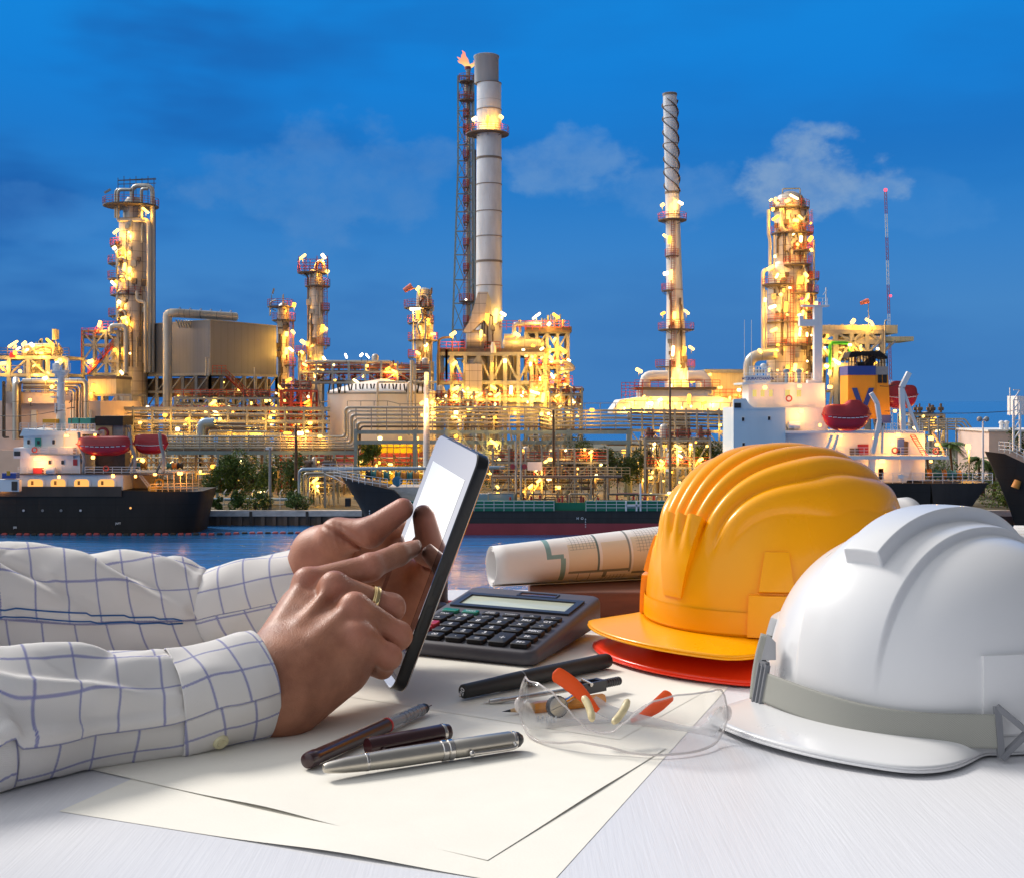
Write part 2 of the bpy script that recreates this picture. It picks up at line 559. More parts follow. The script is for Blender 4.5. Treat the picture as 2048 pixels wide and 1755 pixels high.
def checked_cloth(name, pu, pv, shear=0.0, wob=0.0):
    """white cotton woven with a thin blue windowpane check; UVs are in metres"""
    m = mat(name, S(236, 232, 230), rough=0.85, var=0.0, spec=0.2)
    nt = m.node_tree; b = nt.nodes['Principled BSDF']
    uv = nd(nt, 'ShaderNodeUVMap', uv_map='cloth')
    sp = nt.nodes.new('ShaderNodeSeparateXYZ')
    nt.links.new(uv.outputs['UV'], sp.inputs[0])
    def mth(op, a, bb=None, cc=None):
        n = nd(nt, 'ShaderNodeMath', operation=op)
        for i, x in enumerate((a, bb, cc)):
            if x is None: continue
            if isinstance(x, (int, float)): n.inputs[i].default_value = x
            else: nt.links.new(x, n.inputs[i])
        return n.outputs[0]
    u = mth('MULTIPLY_ADD', sp.outputs['Y'], shear, sp.outputs['X'])
    v = sp.outputs['Y']
    def line(c, per, other):
        # twill zigzag at the edges of the thread band
        z = mth('MULTIPLY', mth('SINE', mth('MULTIPLY', other, 2 * math.pi / 0.0021)), 0.00028)
        d = mth('PINGPONG', mth('ADD', c, z), per / 2)
        return mth('LESS_THAN', d, 0.00082)
    lu = line(u, pu, v); lv = line(v, pv, u)
    hatch = mth('GREATER_THAN', mth('SINE', mth('MULTIPLY', mth('ADD', u, v), 2 * math.pi / 0.0013)), -0.55)
    f = mth('MULTIPLY', mth('MULTIPLY', mth('ADD', lu, lv), 0.5), hatch)
    f = mth('MINIMUM', mth('MULTIPLY', f, 1.7), 1.0)
    mx = nd(nt, 'ShaderNodeMix', data_type='RGBA')
    mx.inputs[6].default_value = S(238, 234, 231); mx.inputs[7].default_value = S(62, 76, 178)
    nt.links.new(f, mx.inputs[0])
    nt.links.new(mx.outputs[2], b.inputs['Base Color'])
    w1 = mth('SINE', mth('MULTIPLY', u, 2 * math.pi / 0.0011))
    w2 = mth('SINE', mth('MULTIPLY', v, 2 * math.pi / 0.0009))
    wv = mth('MULTIPLY', w1, w2)
    tc = nt.nodes.new('ShaderNodeTexCoord')
    nz = nd(nt, 'ShaderNodeTexNoise', Scale=90.0, Detail=5.0)
    nt.links.new(tc.outputs['Object'], nz.inputs['Vector'])
    hh = mth('MULTIPLY_ADD', nz.outputs['Fac'], 1.6, mth('MULTIPLY', wv, 0.35))
    bp = nd(nt, 'ShaderNodeBump', Strength=0.6, Distance=0.0009)
    nt.links.new(hh, bp.inputs['Height'])
    nt.links.new(bp.outputs['Normal'], b.inputs['Normal'])
    return m
M['sleeve_near'] = checked_cloth('checked_cotton', 0.0300, 0.0265, 0.06)
M['sleeve_far'] = checked_cloth('checked_cotton_bias', 0.0285, 0.0285, -0.32)
M['cuff_near'] = checked_cloth('checked_cuff', 0.0230, 0.0220, -0.08)
M['cuff_far'] = checked_cloth('checked_cuff_far', 0.0245, 0.0255, -0.12)

def webbing():
    m = mat('grey_webbing', S(142, 142, 134), rough=0.8, var=0.0)
    nt = m.node_tree; b = nt.nodes['Principled BSDF']
    uv = nd(nt, 'ShaderNodeUVMap', uv_map='cloth')
    mp = nt.nodes.new('ShaderNodeMapping'); mp.inputs['Rotation'].default_value = (0, 0, 0.0)
    nt.links.new(uv.outputs['UV'], mp.inputs['Vector'])
    w = nd(nt, 'ShaderNodeTexChecker', Scale=1500.0)
    w.inputs['Color1'].default_value = S(168, 168, 160); w.inputs['Color2'].default_value = S(136, 136, 130)
    nt.links.new(mp.outputs[0], w.inputs['Vector'])
    nt.links.new(w.outputs['Color'], b.inputs['Base Color'])
    bp = nd(nt, 'ShaderNodeBump', Strength=0.4, Distance=0.0004)
    nt.links.new(w.outputs['Fac'], bp.inputs['Height']); nt.links.new(bp.outputs['Normal'], b.inputs['Normal'])
    return m
M['webbing'] = webbing()

def clear_plastic(name, tint, refl=0.10):
    m = bpy.data.materials.new(name); m.use_nodes = True
    nt = m.node_tree; nt.nodes.clear()
    o = nt.nodes.new('ShaderNodeOutputMaterial')
    tr = nt.nodes.new('ShaderNodeBsdfTransparent'); tr.inputs[0].default_value = tint
    gl = nd(nt, 'ShaderNodeBsdfGlossy', Roughness=0.04)
    lw = nd(nt, 'ShaderNodeLayerWeight', Blend=0.22)
    mr = nd(nt, 'ShaderNodeMapRange'); mr.inputs['To Min'].default_value = refl * 0.4; mr.inputs['To Max'].default_value = 0.42
    nt.links.new(lw.outputs['Facing'], mr.inputs['Value'])
    mx = nt.nodes.new('ShaderNodeMixShader')
    nt.links.new(mr.outputs[0], mx.inputs[0]); nt.links.new(tr.outputs[0], mx.inputs[1]); nt.links.new(gl.outputs[0], mx.inputs[2])
    nt.links.new(mx.outputs[0], o.inputs[0])
    return m
M['lens'] = clear_plastic('clear_lens', (0.985, 0.985, 0.985, 1), 0.05)
def frosted(name, tint, fac):
    m = bpy.data.materials.new(name); m.use_nodes = True
    nt = m.node_tree; nt.nodes.clear()
    o = nt.nodes.new('ShaderNodeOutputMaterial'); tr = nt.nodes.new('ShaderNodeBsdfTransparent')
    pb = nd(nt, 'ShaderNodeBsdfPrincipled', Roughness=0.15); pb.inputs['Base Color'].default_value = tint
    mx = nt.nodes.new('ShaderNodeMixShader'); mx.inputs[0].default_value = fac
    nt.links.new(tr.outputs[0], mx.inputs[1]); nt.links.new(pb.outputs[0], mx.inputs[2]); nt.links.new(mx.outputs[0], o.inputs[0])
    return m
M['lens_edge'] = frosted('clear_lens_edge', (0.80, 0.74, 0.72, 1), 0.55)
M['clear_arm'] = frosted('clear_temple', (0.82, 0.81, 0.81, 1), 0.42)
M['clear_barrel'] = frosted('smoky_clear_barrel', (0.55, 0.57, 0.62, 1), 0.4)

# ------------------------------------------------------------------ terrace, table, papers
TAB = thing('table', 'long white table top with fine wood grain under papers and helmets', 'table', (0.2, 0.9, 0))
mb = MB().box((-0.66, 0.36, -0.03), (1.25, 1.512, 0))
ob = mb.build('table_top', 'table', TAB)
bv = ob.modifiers.new('edge', 'BEVEL'); bv.width = 0.003; bv.segments = 2
for x in (-0.6, 1.19):
    for y in (0.42, 1.45):
        MB().box((x - .03, y - .03, -0.745), (x + .03, y + .03, -0.03)).build('leg', 'table', TAB)
M['deck'] = mat('deck_concrete', S(120, 116, 110), rough=0.9, var=0.15, scale=3, bump=0.2)
tag(MB().box((-4, -3.5, -1.0), (4, 1.6, -0.745)).build('terrace_floor', 'deck'), 'grey concrete terrace floor under the white table', 'terrace', kind='structure')
tag(MB().box((-3.6, -3.3, -16.6), (3.6, 1.2, -1.0)).build('terrace_wall', 'deck'), 'concrete pier carrying the terrace above the water', 'pier', kind='structure')

def sheet(name, label, o, e1, e2, z, lift, mtl='paper'):
    """a sheet of paper with corner o and edges e1, e2; lift(u,v) raises it"""
    o = Vector(o); e1 = Vector(e1); e2 = Vector(e2)
    def fn(u, v):
        p = o + e1 * u + e2 * v
        return (p.x, p.y, z + lift(u, v))
    ob = MB().grid(fn, 60, 60).build(name, mtl, angle=None)
    return tag(ob, label, 'paper')
c0 = T(118, 1622); dx = Vector((0.93, -0.368, 0)); dy = Vector((0.368, 0.93, 0))
sheet('paper_sheet', 'lowest cream sheet whose bare corner sticks out by the checked sleeve', c0, dx * 0.300, dy * 0.62, 0.0003,
      lambda u, v: 0.0018 * max(0, 1 - v * 9) * math.exp(-((u - 0.62) / 0.16) ** 2))
c1 = T(975, 1722); d1 = (T(244, 1554) - c1).normalized(); d2 = Vector((-d1.y, d1.x, 0)); d2 = d2 if d2.y > 0 else -d2
sheet('paper_sheet', 'upper cream sheet under the pens and safety glasses with a curled front edge', c1, d1 * 0.420, d2 * 0.232, 0.0008,
      lambda u, v: 0.0015 * max(0, 1 - v * 6) ** 1.5 * math.exp(-((u - 0.36) / 0.09) ** 2) + 0.0007 * math.exp(-((v - 0.5) / 0.22) ** 2) * max(0, 1 - u * 9))
c2 = T(1318, 1492)
sheet('paper_sheet', 'cream sheet lying under the calculator and black pen', c2 + d1 * 0.03 + d2 * 0.0, d1 * 0.45, d2 * 0.30, 0.00055,
      lambda u, v: 0.0)

# ------------------------------------------------------------------ smooth distance-field modelling for hands
class Field:
    def __init__(s, lo, hi, h):
        s.h = h; s.lo = np.array(lo, np.float32)
        n = np.ceil((np.array(hi) - np.array(lo)) / h).astype(int) + 1
        ax = [s.lo[i] + h * np.arange(n[i], dtype=np.float32) for i in range(3)]
        s.X, s.Y, s.Z = np.meshgrid(*ax, indexing='ij')
        s.d = np.full(s.X.shape, 1.0, np.float32)
    def cone(s, a, b, ra, rb):
        a = np.array(a, np.float32); b = np.array(b, np.float32); ab = b - a
        L = float(ab @ ab) + 1e-12
        px, py, pz = s.X - a[0], s.Y - a[1], s.Z - a[2]
        t = np.clip((px * ab[0] + py * ab[1] + pz * ab[2]) / L, 0, 1)
        return np.sqrt((px - t * ab[0]) ** 2 + (py - t * ab[1]) ** 2 + (pz - t * ab[2]) ** 2) - (ra + (rb - ra) * t)
    def ball(s, c, r):
        return np.sqrt((s.X - c[0]) ** 2 + (s.Y - c[1]) ** 2 + (s.Z - c[2]) ** 2) - r
    @staticmethod
    def smin(a, b, k):
        h = np.maximum(k - np.abs(a - b), 0) / k
        return np.minimum(a, b) - h * h * k * 0.25
    @staticmethod
    def smax(a, b, k):
        return -Field.smin(-a, -b, k)
    def chain(s, pts, rad, k=0.004):
        d = None
        for i in range(len(pts) - 1):
            c = s.cone(pts[i], pts[i + 1], rad[i], rad[i + 1])
            d = c if d is None else s.smin(d, c, k)
        return d
    def mesh(s):
        f = s.d; ins = f < 0
        nx, ny, nz = f.shape
        cnt = np.zeros((nx - 1, ny - 1, nz - 1), np.float32)
        acc = np.zeros((nx - 1, ny - 1, nz - 1, 3), np.float32)
        cs = [(i, j, k) for i in (0, 1) for j in (0, 1) for k in (0, 1)]
        def sub(a, o): return a[o[0]:nx - 1 + o[0], o[1]:ny - 1 + o[1], o[2]:nz - 1 + o[2]]
        for a in cs:
            for ax in range(3):
                if a[ax]: continue
                b = list(a); b[ax] = 1
                fa, fb = sub(f, a), sub(f, b)
                m = (fa < 0) != (fb < 0)
                t = np.where(m, fa / np.where(np.abs(fa - fb) < 1e-9, 1, fa - fb), 0)
                cnt += m
                for c in range(3):
                    acc[..., c] += np.where(m, a[c] + (t if c == ax else 0), 0)
        act = cnt > 0
        idx = np.full(act.shape, -1, np.int64)
        cells = np.argwhere(act)
        idx[act] = np.arange(len(cells))
        vs = s.lo + s.h * (cells + acc[act] / cnt[act][:, None])
        faces = []
        for ax in range(3):
            sl0 = [slice(1, -1)] * 3; sl1 = [slice(1, -1)] * 3
            sl0[ax] = slice(0, -1); sl1[ax] = slice(1, None)
            a, b = ins[tuple(sl0)], ins[tuple(sl1)]
            e = np.argwhere(a != b)
            if not len(e): continue
            flip = a[tuple(e.T)]
            o = e.copy()
            for c in range(3):
                if c != ax: o[:, c] += 1
            u, w = [(1, 2), (2, 0), (0, 1)][ax]
            q = []
            for (du, dw) in ((-1, -1), (0, -1), (0, 0), (-1, 0)):
                p = o.copy(); p[:, u] += du; p[:, w] += dw
                q.append(idx[tuple(p.T)])
            q = np.stack(q, 1)
            q[~flip] = q[~flip][:, ::-1]
            faces.append(q)
        return vs, np.concatenate(faces)

def relax(vs, fs, it=2, lam=0.5):
    e = np.concatenate([fs[:, [0, 1]], fs[:, [1, 2]], fs[:, [2, 3]], fs[:, [3, 0]]])
    e = np.concatenate([e, e[:, ::-1]])
    for _ in range(it):
        s = np.zeros_like(vs); c = np.zeros(len(vs))
        np.add.at(s, e[:, 0], vs[e[:, 1]]); np.add.at(c, e[:, 0], 1)
        vs = vs * (1 - lam) + lam * s / np.maximum(c, 1)[:, None]
    return vs

# tablet pose (fitted to its corners in the photo)
TB_R = Matrix(((0.3279, 0.8776, 0.3497), (-0.9377, 0.3474, 0.0074), (-0.1150, -0.3303, 0.9368)))
TB_A = Vector((-0.095, 0.9443, 0.0081))
TB_W, TB_L, TB_T = 0.12, 0.20, 0.0115
TB_N = -(TB_R @ Vector((0, 1, 0)))            # face normal
def on_tablet(px, py, off=0.0):
    o = Vector((0, 0, CAM_H)); d = P(px, py, 1.0) - o
    A = TB_A + TB_N * off
    t = (A - o).dot(TB_N) / d.dot(TB_N)
    return o + d * t

# ---- right hand (near), pointing at the screen
def N3(v): return np.array(tuple(v), np.float32)
def depth_of(p): return p.y
tipI = on_tablet(826, 1096, 0.0078)
W = P(545, 1368, 0.868)
E0 = P(420, 1395, 0.845)
hand_r = dict(
    I=[P(618, 1166, 0.935), P(740, 1133, 0.955), P(797, 1108, (0.955 + tipI.y) / 2 + .004), tipI],
    Md=[P(672, 1177, 0.920), P(782, 1214, 0.935), P(772, 1243, 0.957), P(742, 1240, 0.955)],
    Rg=[P(712, 1216, 0.902), P(796, 1270, 0.915), P(776, 1300, 0.935), P(746, 1290, 0.938)],
    Pk=[P(718, 1275, 0.886), P(777, 1312, 0.896), P(765, 1335, 0.910), P(738, 1332, 0.914)],
    Th=[P(600, 1290, 0.925), P(655, 1270, 0.955), P(705, 1262, 0.972), P(738, 1268, 0.975)])
allp = sum(hand_r.values(), []) + [W, E0]
lo = [min(p[i] for p in allp) - 0.035 for i in range(3)]; hi = [max(p[i] for p in allp) + 0.035 for i in range(3)]
lo[2] = max(lo[2], -0.002)
F = Field(lo, hi, 0.00115)
sm = F.smin
wr = [0.0285, 0.0275]
d = F.cone(E0, W, 0.031, 0.0270)
up = Vector((0, 0, 1))
Wt = W + Vector((0.0, 0.010, 0.008)); Wb = W + Vector((0.004, -0.006, -0.010))
d = sm(d, F.cone(Wt, hand_r['I'][0] * 0.75 + W * 0.25 + Vector((0, .004, -.002)), 0.0225, 0.0150), 0.02)
for key, w0, r0, r1, pull in (('I', Wt, 0.019, 0.0105, 0.90), ('Md', W, 0.020, 0.0112, 0.93), ('Rg', W, 0.020, 0.0110, 0.93), ('Pk', Wb, 0.020, 0.0108, 0.92)):
    mcp = hand_r[key][0]
    inner = mcp + (Vector((0.0, 0.012, -0.006)))
    d = sm(d, F.cone(w0, inner, r0, r1), 0.018)
# hypothenar and palm body below
d = sm(d, F.cone(P(572, 1394, 0.872), P(682, 1334, 0.897), 0.0262, 0.0215), 0.02)
d = sm(d, F.cone(P(560, 1375, 0.868), P(690, 1280, 0.892), 0.0240, 0.0180), 0.02)
d = sm(d, F.cone(P(600, 1340, 0.90), P(690, 1265, 0.93), 0.024, 0.019), 0.02)
hand = d
rads = dict(I=[0.0116, 0.0103, 0.0090, 0.0071], Md=[0.0118, 0.0103, 0.0088, 0.0078], Rg=[0.0112, 0.0100, 0.0086, 0.0076], Pk=[0.0105, 0.0090, 0.0078, 0.0068], Th=[0.0175, 0.0128, 0.0115, 0.0090])
for key in ('Th', 'I', 'Md', 'Rg', 'Pk'):
    pts = hand_r[key]
    c = F.chain(pts, rads[key], 0.0035)
    # a fuller proximal joint and slight waist between joints
    c = sm(c, F.ball(pts[1], rads[key][1] * 1.06), 0.003)
    # grow off the palm smoothly near the knuckle, keep a crease elsewhere
    near = F.ball(pts[0], 0.0)
    kk = np.clip(0.016 - near * 0.55, 0.0022, 0.014)
    h = np.maximum(kk - np.abs(hand - c), 0) / kk
    hand = np.minimum(hand, c) - h * h * kk * 0.25
# knuckles, tendons and veins on the back of the hand
for key, r, dz in (('I', 0.0098, 0.003), ('Md', 0.0102, 0.004), ('Rg', 0.0096, 0.003), ('Pk', 0.0090, 0.002)):
    k0 = hand_r[key][0] + Vector((-0.0015, -0.0035, dz))
    hand = sm(hand, F.ball(k0, r), 0.006)
for key, dz, r in (('I', 0.0085, 0.0032), ('Md', 0.0095, 0.0038), ('Rg', 0.0090, 0.0036)):
    a = hand_r[key][0] + Vector((-0.002, -0.0060, dz * 0.40))
    b = W + Vector((0.006, -0.0195, 0.004)) + (hand_r[key][0] - hand_r['Rg'][0]) * 0.42
    mid = a * 0.5 + b * 0.5 + Vector((0, -0.0028, 0.0024))
    hand = sm(hand, F.chain([a, mid, b], [r, r, r * 0.6], 0.004), 0.0062)
# creases: finger joints
def crease(hand, c, axis, rad, w, dep):
    a = N3(Vector(axis).normalized())
    t = (F.X - c[0]) * a[0] + (F.Y - c[1]) * a[1] + (F.Z - c[2]) * a[2]
    near = np.exp(-((F.ball(c, 0.0)) / rad) ** 4)
    return hand + dep * np.exp(-(t / w) ** 2) * near
for off in (-0.0036, 0.0, 0.0036):
    ax = (hand_r['I'][2] - hand_r['I'][0]).normalized()
    hand = crease(hand, hand_r['I'][1] + ax * off + Vector((0, -.006, .004)), ax, 0.010, 0.0009, 0.0005)
for off in (-0.0018, 0.0018):
    hand = crease(hand, hand_r['I'][2] + ax * off + Vector((0, -.004, .004)), ax, 0.008, 0.0008, 0.0004)
for i in range(9):      # wrist creases and skin folds near the finger roots
    hand = crease(hand, W + Vector((.004 + .0030 * i, -.026, .004 + .0012 * i)), (1, .1, .35), 0.016, 0.0007, 0.00030)
for k in ('Md', 'Rg', 'Pk'):
    axk = (hand_r[k][1] - hand_r[k][0]).normalized()
    for off in (-.003, 0, .003):
        hand = crease(hand, hand_r[k][1] + axk * (off - .002) + Vector((0, -.006, .005)), axk, 0.008, 0.0008, 0.00035)
F.d = hand.astype(np.float32)
F.d[[0, -1]] = np.maximum(F.d[[0, -1]], .001); F.d[:, [0, -1]] = np.maximum(F.d[:, [0, -1]], .001); F.d[:, :, [0, -1]] = np.maximum(F.d[:, :, [0, -1]], .001)
vr, fr = F.mesh(); vr = relax(vr, fr, 3)
def flush(vs, spots, r):
    o = np.zeros(len(vs))
    for p, a in spots:
        o += a * np.exp(-(np.linalg.norm(vs - N3(p), axis=1) / r) ** 2)
    return np.clip(o, 0, 0.8)
fl_r = flush(vr, [(hand_r[k][0] + Vector((0, -.008, .004)), .55) for k in ('I', 'Md', 'Rg', 'Pk')] + [(hand_r[k][1] + Vector((0, -.006, .004)), .55) for k in ('I', 'Md', 'Rg', 'Pk')] + [(hand_r['I'][3], .55)], 0.011)

# ---- left hand (far), holding the tablet between thumb and fingers
tipT = on_tablet(805, 1017, 0.0102)
ip = on_tablet(757, 1056, 0.0) ; ipd = ip.y
WL = P(620, 1190, 1.085); EL0 = P(470, 1205, 1.10)
lh = dict(
    Th=[P(648, 1112, 1.070), P(676, 1073, 1.050), P(737, 1065, 1.040), tipT],
    I=[P(738, 1072, 1.108), P(792, 1058, 1.130), P(832, 1050, 1.120), P(858, 1050, 1.105)],
    Md=[P(734, 1100, 1.110), P(795, 1096, 1.128), P(834, 1094, 1.113), P(854, 1094, 1.098)],
    Rg=[P(735, 1125, 1.110), P(790, 1120, 1.122), P(826, 1118, 1.105), P(846, 1118, 1.090)],
    Pk=[P(725, 1165, 1.100), P(775, 1165, 1.108), P(804, 1165, 1.092), P(818, 1165, 1.080)])
allp = sum(lh.values(), []) + [WL, EL0]
lo = [min(p[i] for p in allp) - 0.035 for i in range(3)]; hi = [max(p[i] for p in allp) + 0.035 for i in range(3)]
F = Field(lo, hi, 0.00125); sm = F.smin
d = F.cone(EL0, WL, 0.031, 0.0275)
d = sm(d, F.cone(WL, P(640, 1110, 1.075), 0.0260, 0.0235), 0.02)
d = sm(d, F.cone(P(640, 1110, 1.075), P(676, 1080, 1.055), 0.0235, 0.0180), 0.014)     # thenar
d = sm(d, F.cone(WL, P(690, 1165, 1.090), 0.026, 0.0190), 0.02)                        # heel
for k in ('I', 'Md', 'Rg', 'Pk'):
    d = sm(d, F.cone(WL, lh[k][0], 0.020, 0.0135), 0.016)
hand = d
rl = dict(Th=[0.0200, 0.0165, 0.0128, 0.0098], I=[0.0115, 0.0100, 0.0088, 0.0074], Md=[0.0118, 0.0102, 0.009, 0.0076], Rg=[0.0112, 0.0098, 0.0086, 0.0074], Pk=[0.0102, 0.0088, 0.0076, 0.0066])
for k in ('Th', 'I', 'Md', 'Rg', 'Pk'):
    c = F.chain(lh[k], rl[k], 0.004)
    near = F.ball(lh[k][0], 0.0)
    kk = np.clip(0.016 - near * 0.5, 0.0025, 0.014)
    h = np.maximum(kk - np.abs(hand - c), 0) / kk
    hand = np.minimum(hand, c) - h * h * kk * 0.25
hand = sm(hand, F.ball(P(745, 1062, tipT.y + .006), 0.0128), 0.006)
# palm crease under the ball of the thumb
for a, b, dep in ((P(664, 1062, 1.035), P(690, 1076, 1.03), .0016), (P(690, 1076, 1.03), P(735, 1098, 1.05), .0040), (P(676, 1052, 1.03), P(704, 1068, 1.025), .0014)):
    hand = hand + dep * np.exp(-(np.maximum(F.cone(a, b, 0.0, 0.0) - .008, 0) / 0.0050) ** 2) * np.exp(-((((F.X - a[0]) * (b[2] - a[2]) - (F.Z - a[2]) * (b[0] - a[0])) / math.hypot(b[0] - a[0], b[2] - a[2])) / .0016) ** 2)
axt = (tipT - lh['Th'][2]).normalized()
for off in (-.0045, -.0015, .0018):
    hand = crease(hand, lh['Th'][2] + axt * off + Vector((.004, -.008, -.004)), axt, 0.011, 0.0009, 0.0007)
for off in (-.004, 0.002, .007):
    hand = crease(hand, lh['Th'][1] + Vector((off, -.014, .004)), (1, 0, .25), 0.013, 0.0010, 0.0006)
# the tablet presses into the fingers: keep the hand clear of it
A = N3(TB_A); Nn = N3(TB_N)
sl = (F.X - A[0]) * Nn[0] + (F.Y - A[1]) * Nn[1] + (F.Z - A[2]) * Nn[2]
ux = N3(TB_R @ Vector((1, 0, 0)))
su = (F.X - A[0]) * ux[0] + (F.Y - A[1]) * ux[1] + (F.Z - A[2]) * ux[2]
slab = np.maximum(np.maximum(sl - 0.0003, -sl - TB_T - 0.0003), np.maximum(su, -su - TB_W - 0.0003))
hand = F.smax(hand, -slab, 0.002)
F.d = hand.astype(np.float32)
F.d[[0, -1]] = np.maximum(F.d[[0, -1]], .001); F.d[:, [0, -1]] = np.maximum(F.d[:, [0, -1]], .001); F.d[:, :, [0, -1]] = np.maximum(F.d[:, :, [0, -1]], .001)
vl, fl = F.mesh(); vl = relax(vl, fl, 3)
fl_l = flush(vl, [(tipT, .75), (lh['Th'][2], .5), (lh['Th'][1], .35), (P(640, 1110, 1.06), .45), (P(610, 1140, 1.06), .3)], 0.018)
del F, hand, d, c, h, kk, near, sl, su, slab

# ---- forearms, shoulders, neck and head continue outside the frame as the same body
def path_near():
    return [P(548, 1367, .868), P(430, 1393, .845), P(330, 1418, .825), P(150, 1437, .795), P(0, 1455, .765), P(-160, 1475, .74),
            Vector((-.50, .70, .06)), Vector((-.585, .72, .13)), Vector((-.68, .76, .26)), Vector((-.72, .80, .31))]
def path_far():
    return [P(584, 1195, 1.085), P(470, 1212, 1.095), P(400, 1222, 1.10), P(200, 1222, 1.085), P(0, 1205, 1.06), P(-150, 1190, 1.04),
            Vector((-.60, 1.03, .075)), Vector((-.67, 1.05, .15)), Vector((-.75, 1.06, .28)), Vector((-.78, 1.04, .33))]
PERSON = thing('person', 'person in a white shirt with blue windowpane checks pointing at a tablet held upright', 'person', (-0.78, 0.92, -0.745))
bodyv = [vr, vl]; bodyf = [fr, fl + len(vr)]; flv = [fl_r, fl_l]
bm_ = MB()
for pth in (path_near(), path_far()):
    q = catmull(pth[1:], 6)
    bm_.tube(q, 0.03, 16, True, rr=[0.0285 + 0.016 * min(1, i / (len(q) * 0.6)) for i in range(len(q))])
bm_.lathe([(0.0, -.74), (.10, -.735), (.13, -.5), (.155, -.3), (.15, -.1), (.135, .05), (.16, .2), (.165, .27), (.14, .32), (.075, .355), (.058, .38), (.056, .43), (.062, .46), (.078, .50), (.086, .55), (.088, .60), (.078, .65), (.05, .685), (0, .695)],
          Matrix.Translation((-.80, .92, .02)) @ Matrix.Diagonal((0.85, 1.12, 1, 1)), 28)
hc = Vector((-.80, .92, .60))
bm_.ell(hc + Vector((.082, 0, -.02)), .014, .011, .018); bm_.ell(hc + Vector((.074, 0, -.065)), .012, .024, .008)
for s_ in (-1, 1):
    bm_.ell(hc + Vector((.072, .032 * s_, .008)), .011, .013, .008); bm_.ell(hc + Vector((-.005, .100 * s_, -.01)), .016, .008, .028)
    bm_.tube([(-.80, .92 + .08 * s_, -.50), (-.70, .92 + .10 * s_, -.30), (-.42, .92 + .12 * s_, -.22), (-.36, .92 + .12 * s_, -.30), (-.40, .92 + .12 * s_, -.70)], .06, 12)
off = len(vr) + len(vl)
me = bpy.data.meshes.new('body')
allv = np.concatenate([vr, vl, np.array(bm_.v)])
me.from_pydata(allv.tolist(), [], np.concatenate(bodyf).tolist() + [tuple(i + off for i in f) for f in bm_.f])
body = link_mesh('body', me, 'skin', PERSON, angle=None)
at = me.attributes.new('flush', 'FLOAT', 'POINT')
if len(me.vertices) == len(allv):
    at.data.foreach_set('value', np.concatenate(flv + [np.zeros(len(bm_.v))]).astype(np.float32))

def nail(tip, back, upd, w, l, push):
    """a curved fingernail on the last joint"""
    ax = (tip - back).normalized(); upd = (upd - ax * upd.dot(ax)).normalized(); sd_ = ax.cross(upd)
    def fn(u, v):
        a = (u - 0.5) * 2; b = v
        taper = 1 - 0.25 * abs(2 * b - 1) ** 4
        x = a * w * taper
        return tip + ax * (-l * (1 - b) + push[0]) + sd_ * x + upd * (push[1] - 1.1 * x * x / w * 0.9 - 0.0011 * b * b)
    ob = MB().grid(fn, 9, 9).build('fingernail', 'nail', PERSON, angle=None)
    solid(ob, 0.0007, 0)
nail(tipI, hand_r['I'][2], Vector((-.05, -.62, 1)), 0.0056, 0.0118, (0.0056, 0.0071))

# ---- wedding ring on the second finger
rc = hand_r['Md'][0].lerp(hand_r['Md'][1], 0.64)
ax = (hand_r['Md'][1] - hand_r['Md'][0]).normalized()
x_, y_, z_ = frame(ax)
m4 = Matrix((x_, y_, z_)).transposed().to_4x4(); m4.translation = rc
tag(MB().lathe([(.0106, -.0026), (.0122, -.0026), (.0127, -.0016), (.0122, -.0011), (.0127, -.0005), (.0129, .0012), (.0124, .0026), (.0106, .0026), (.0106, -.0026)], m4, 48).build('finger_ring', 'gold'),
    'plain gold ring with a groove on the pointing hand', 'ring')

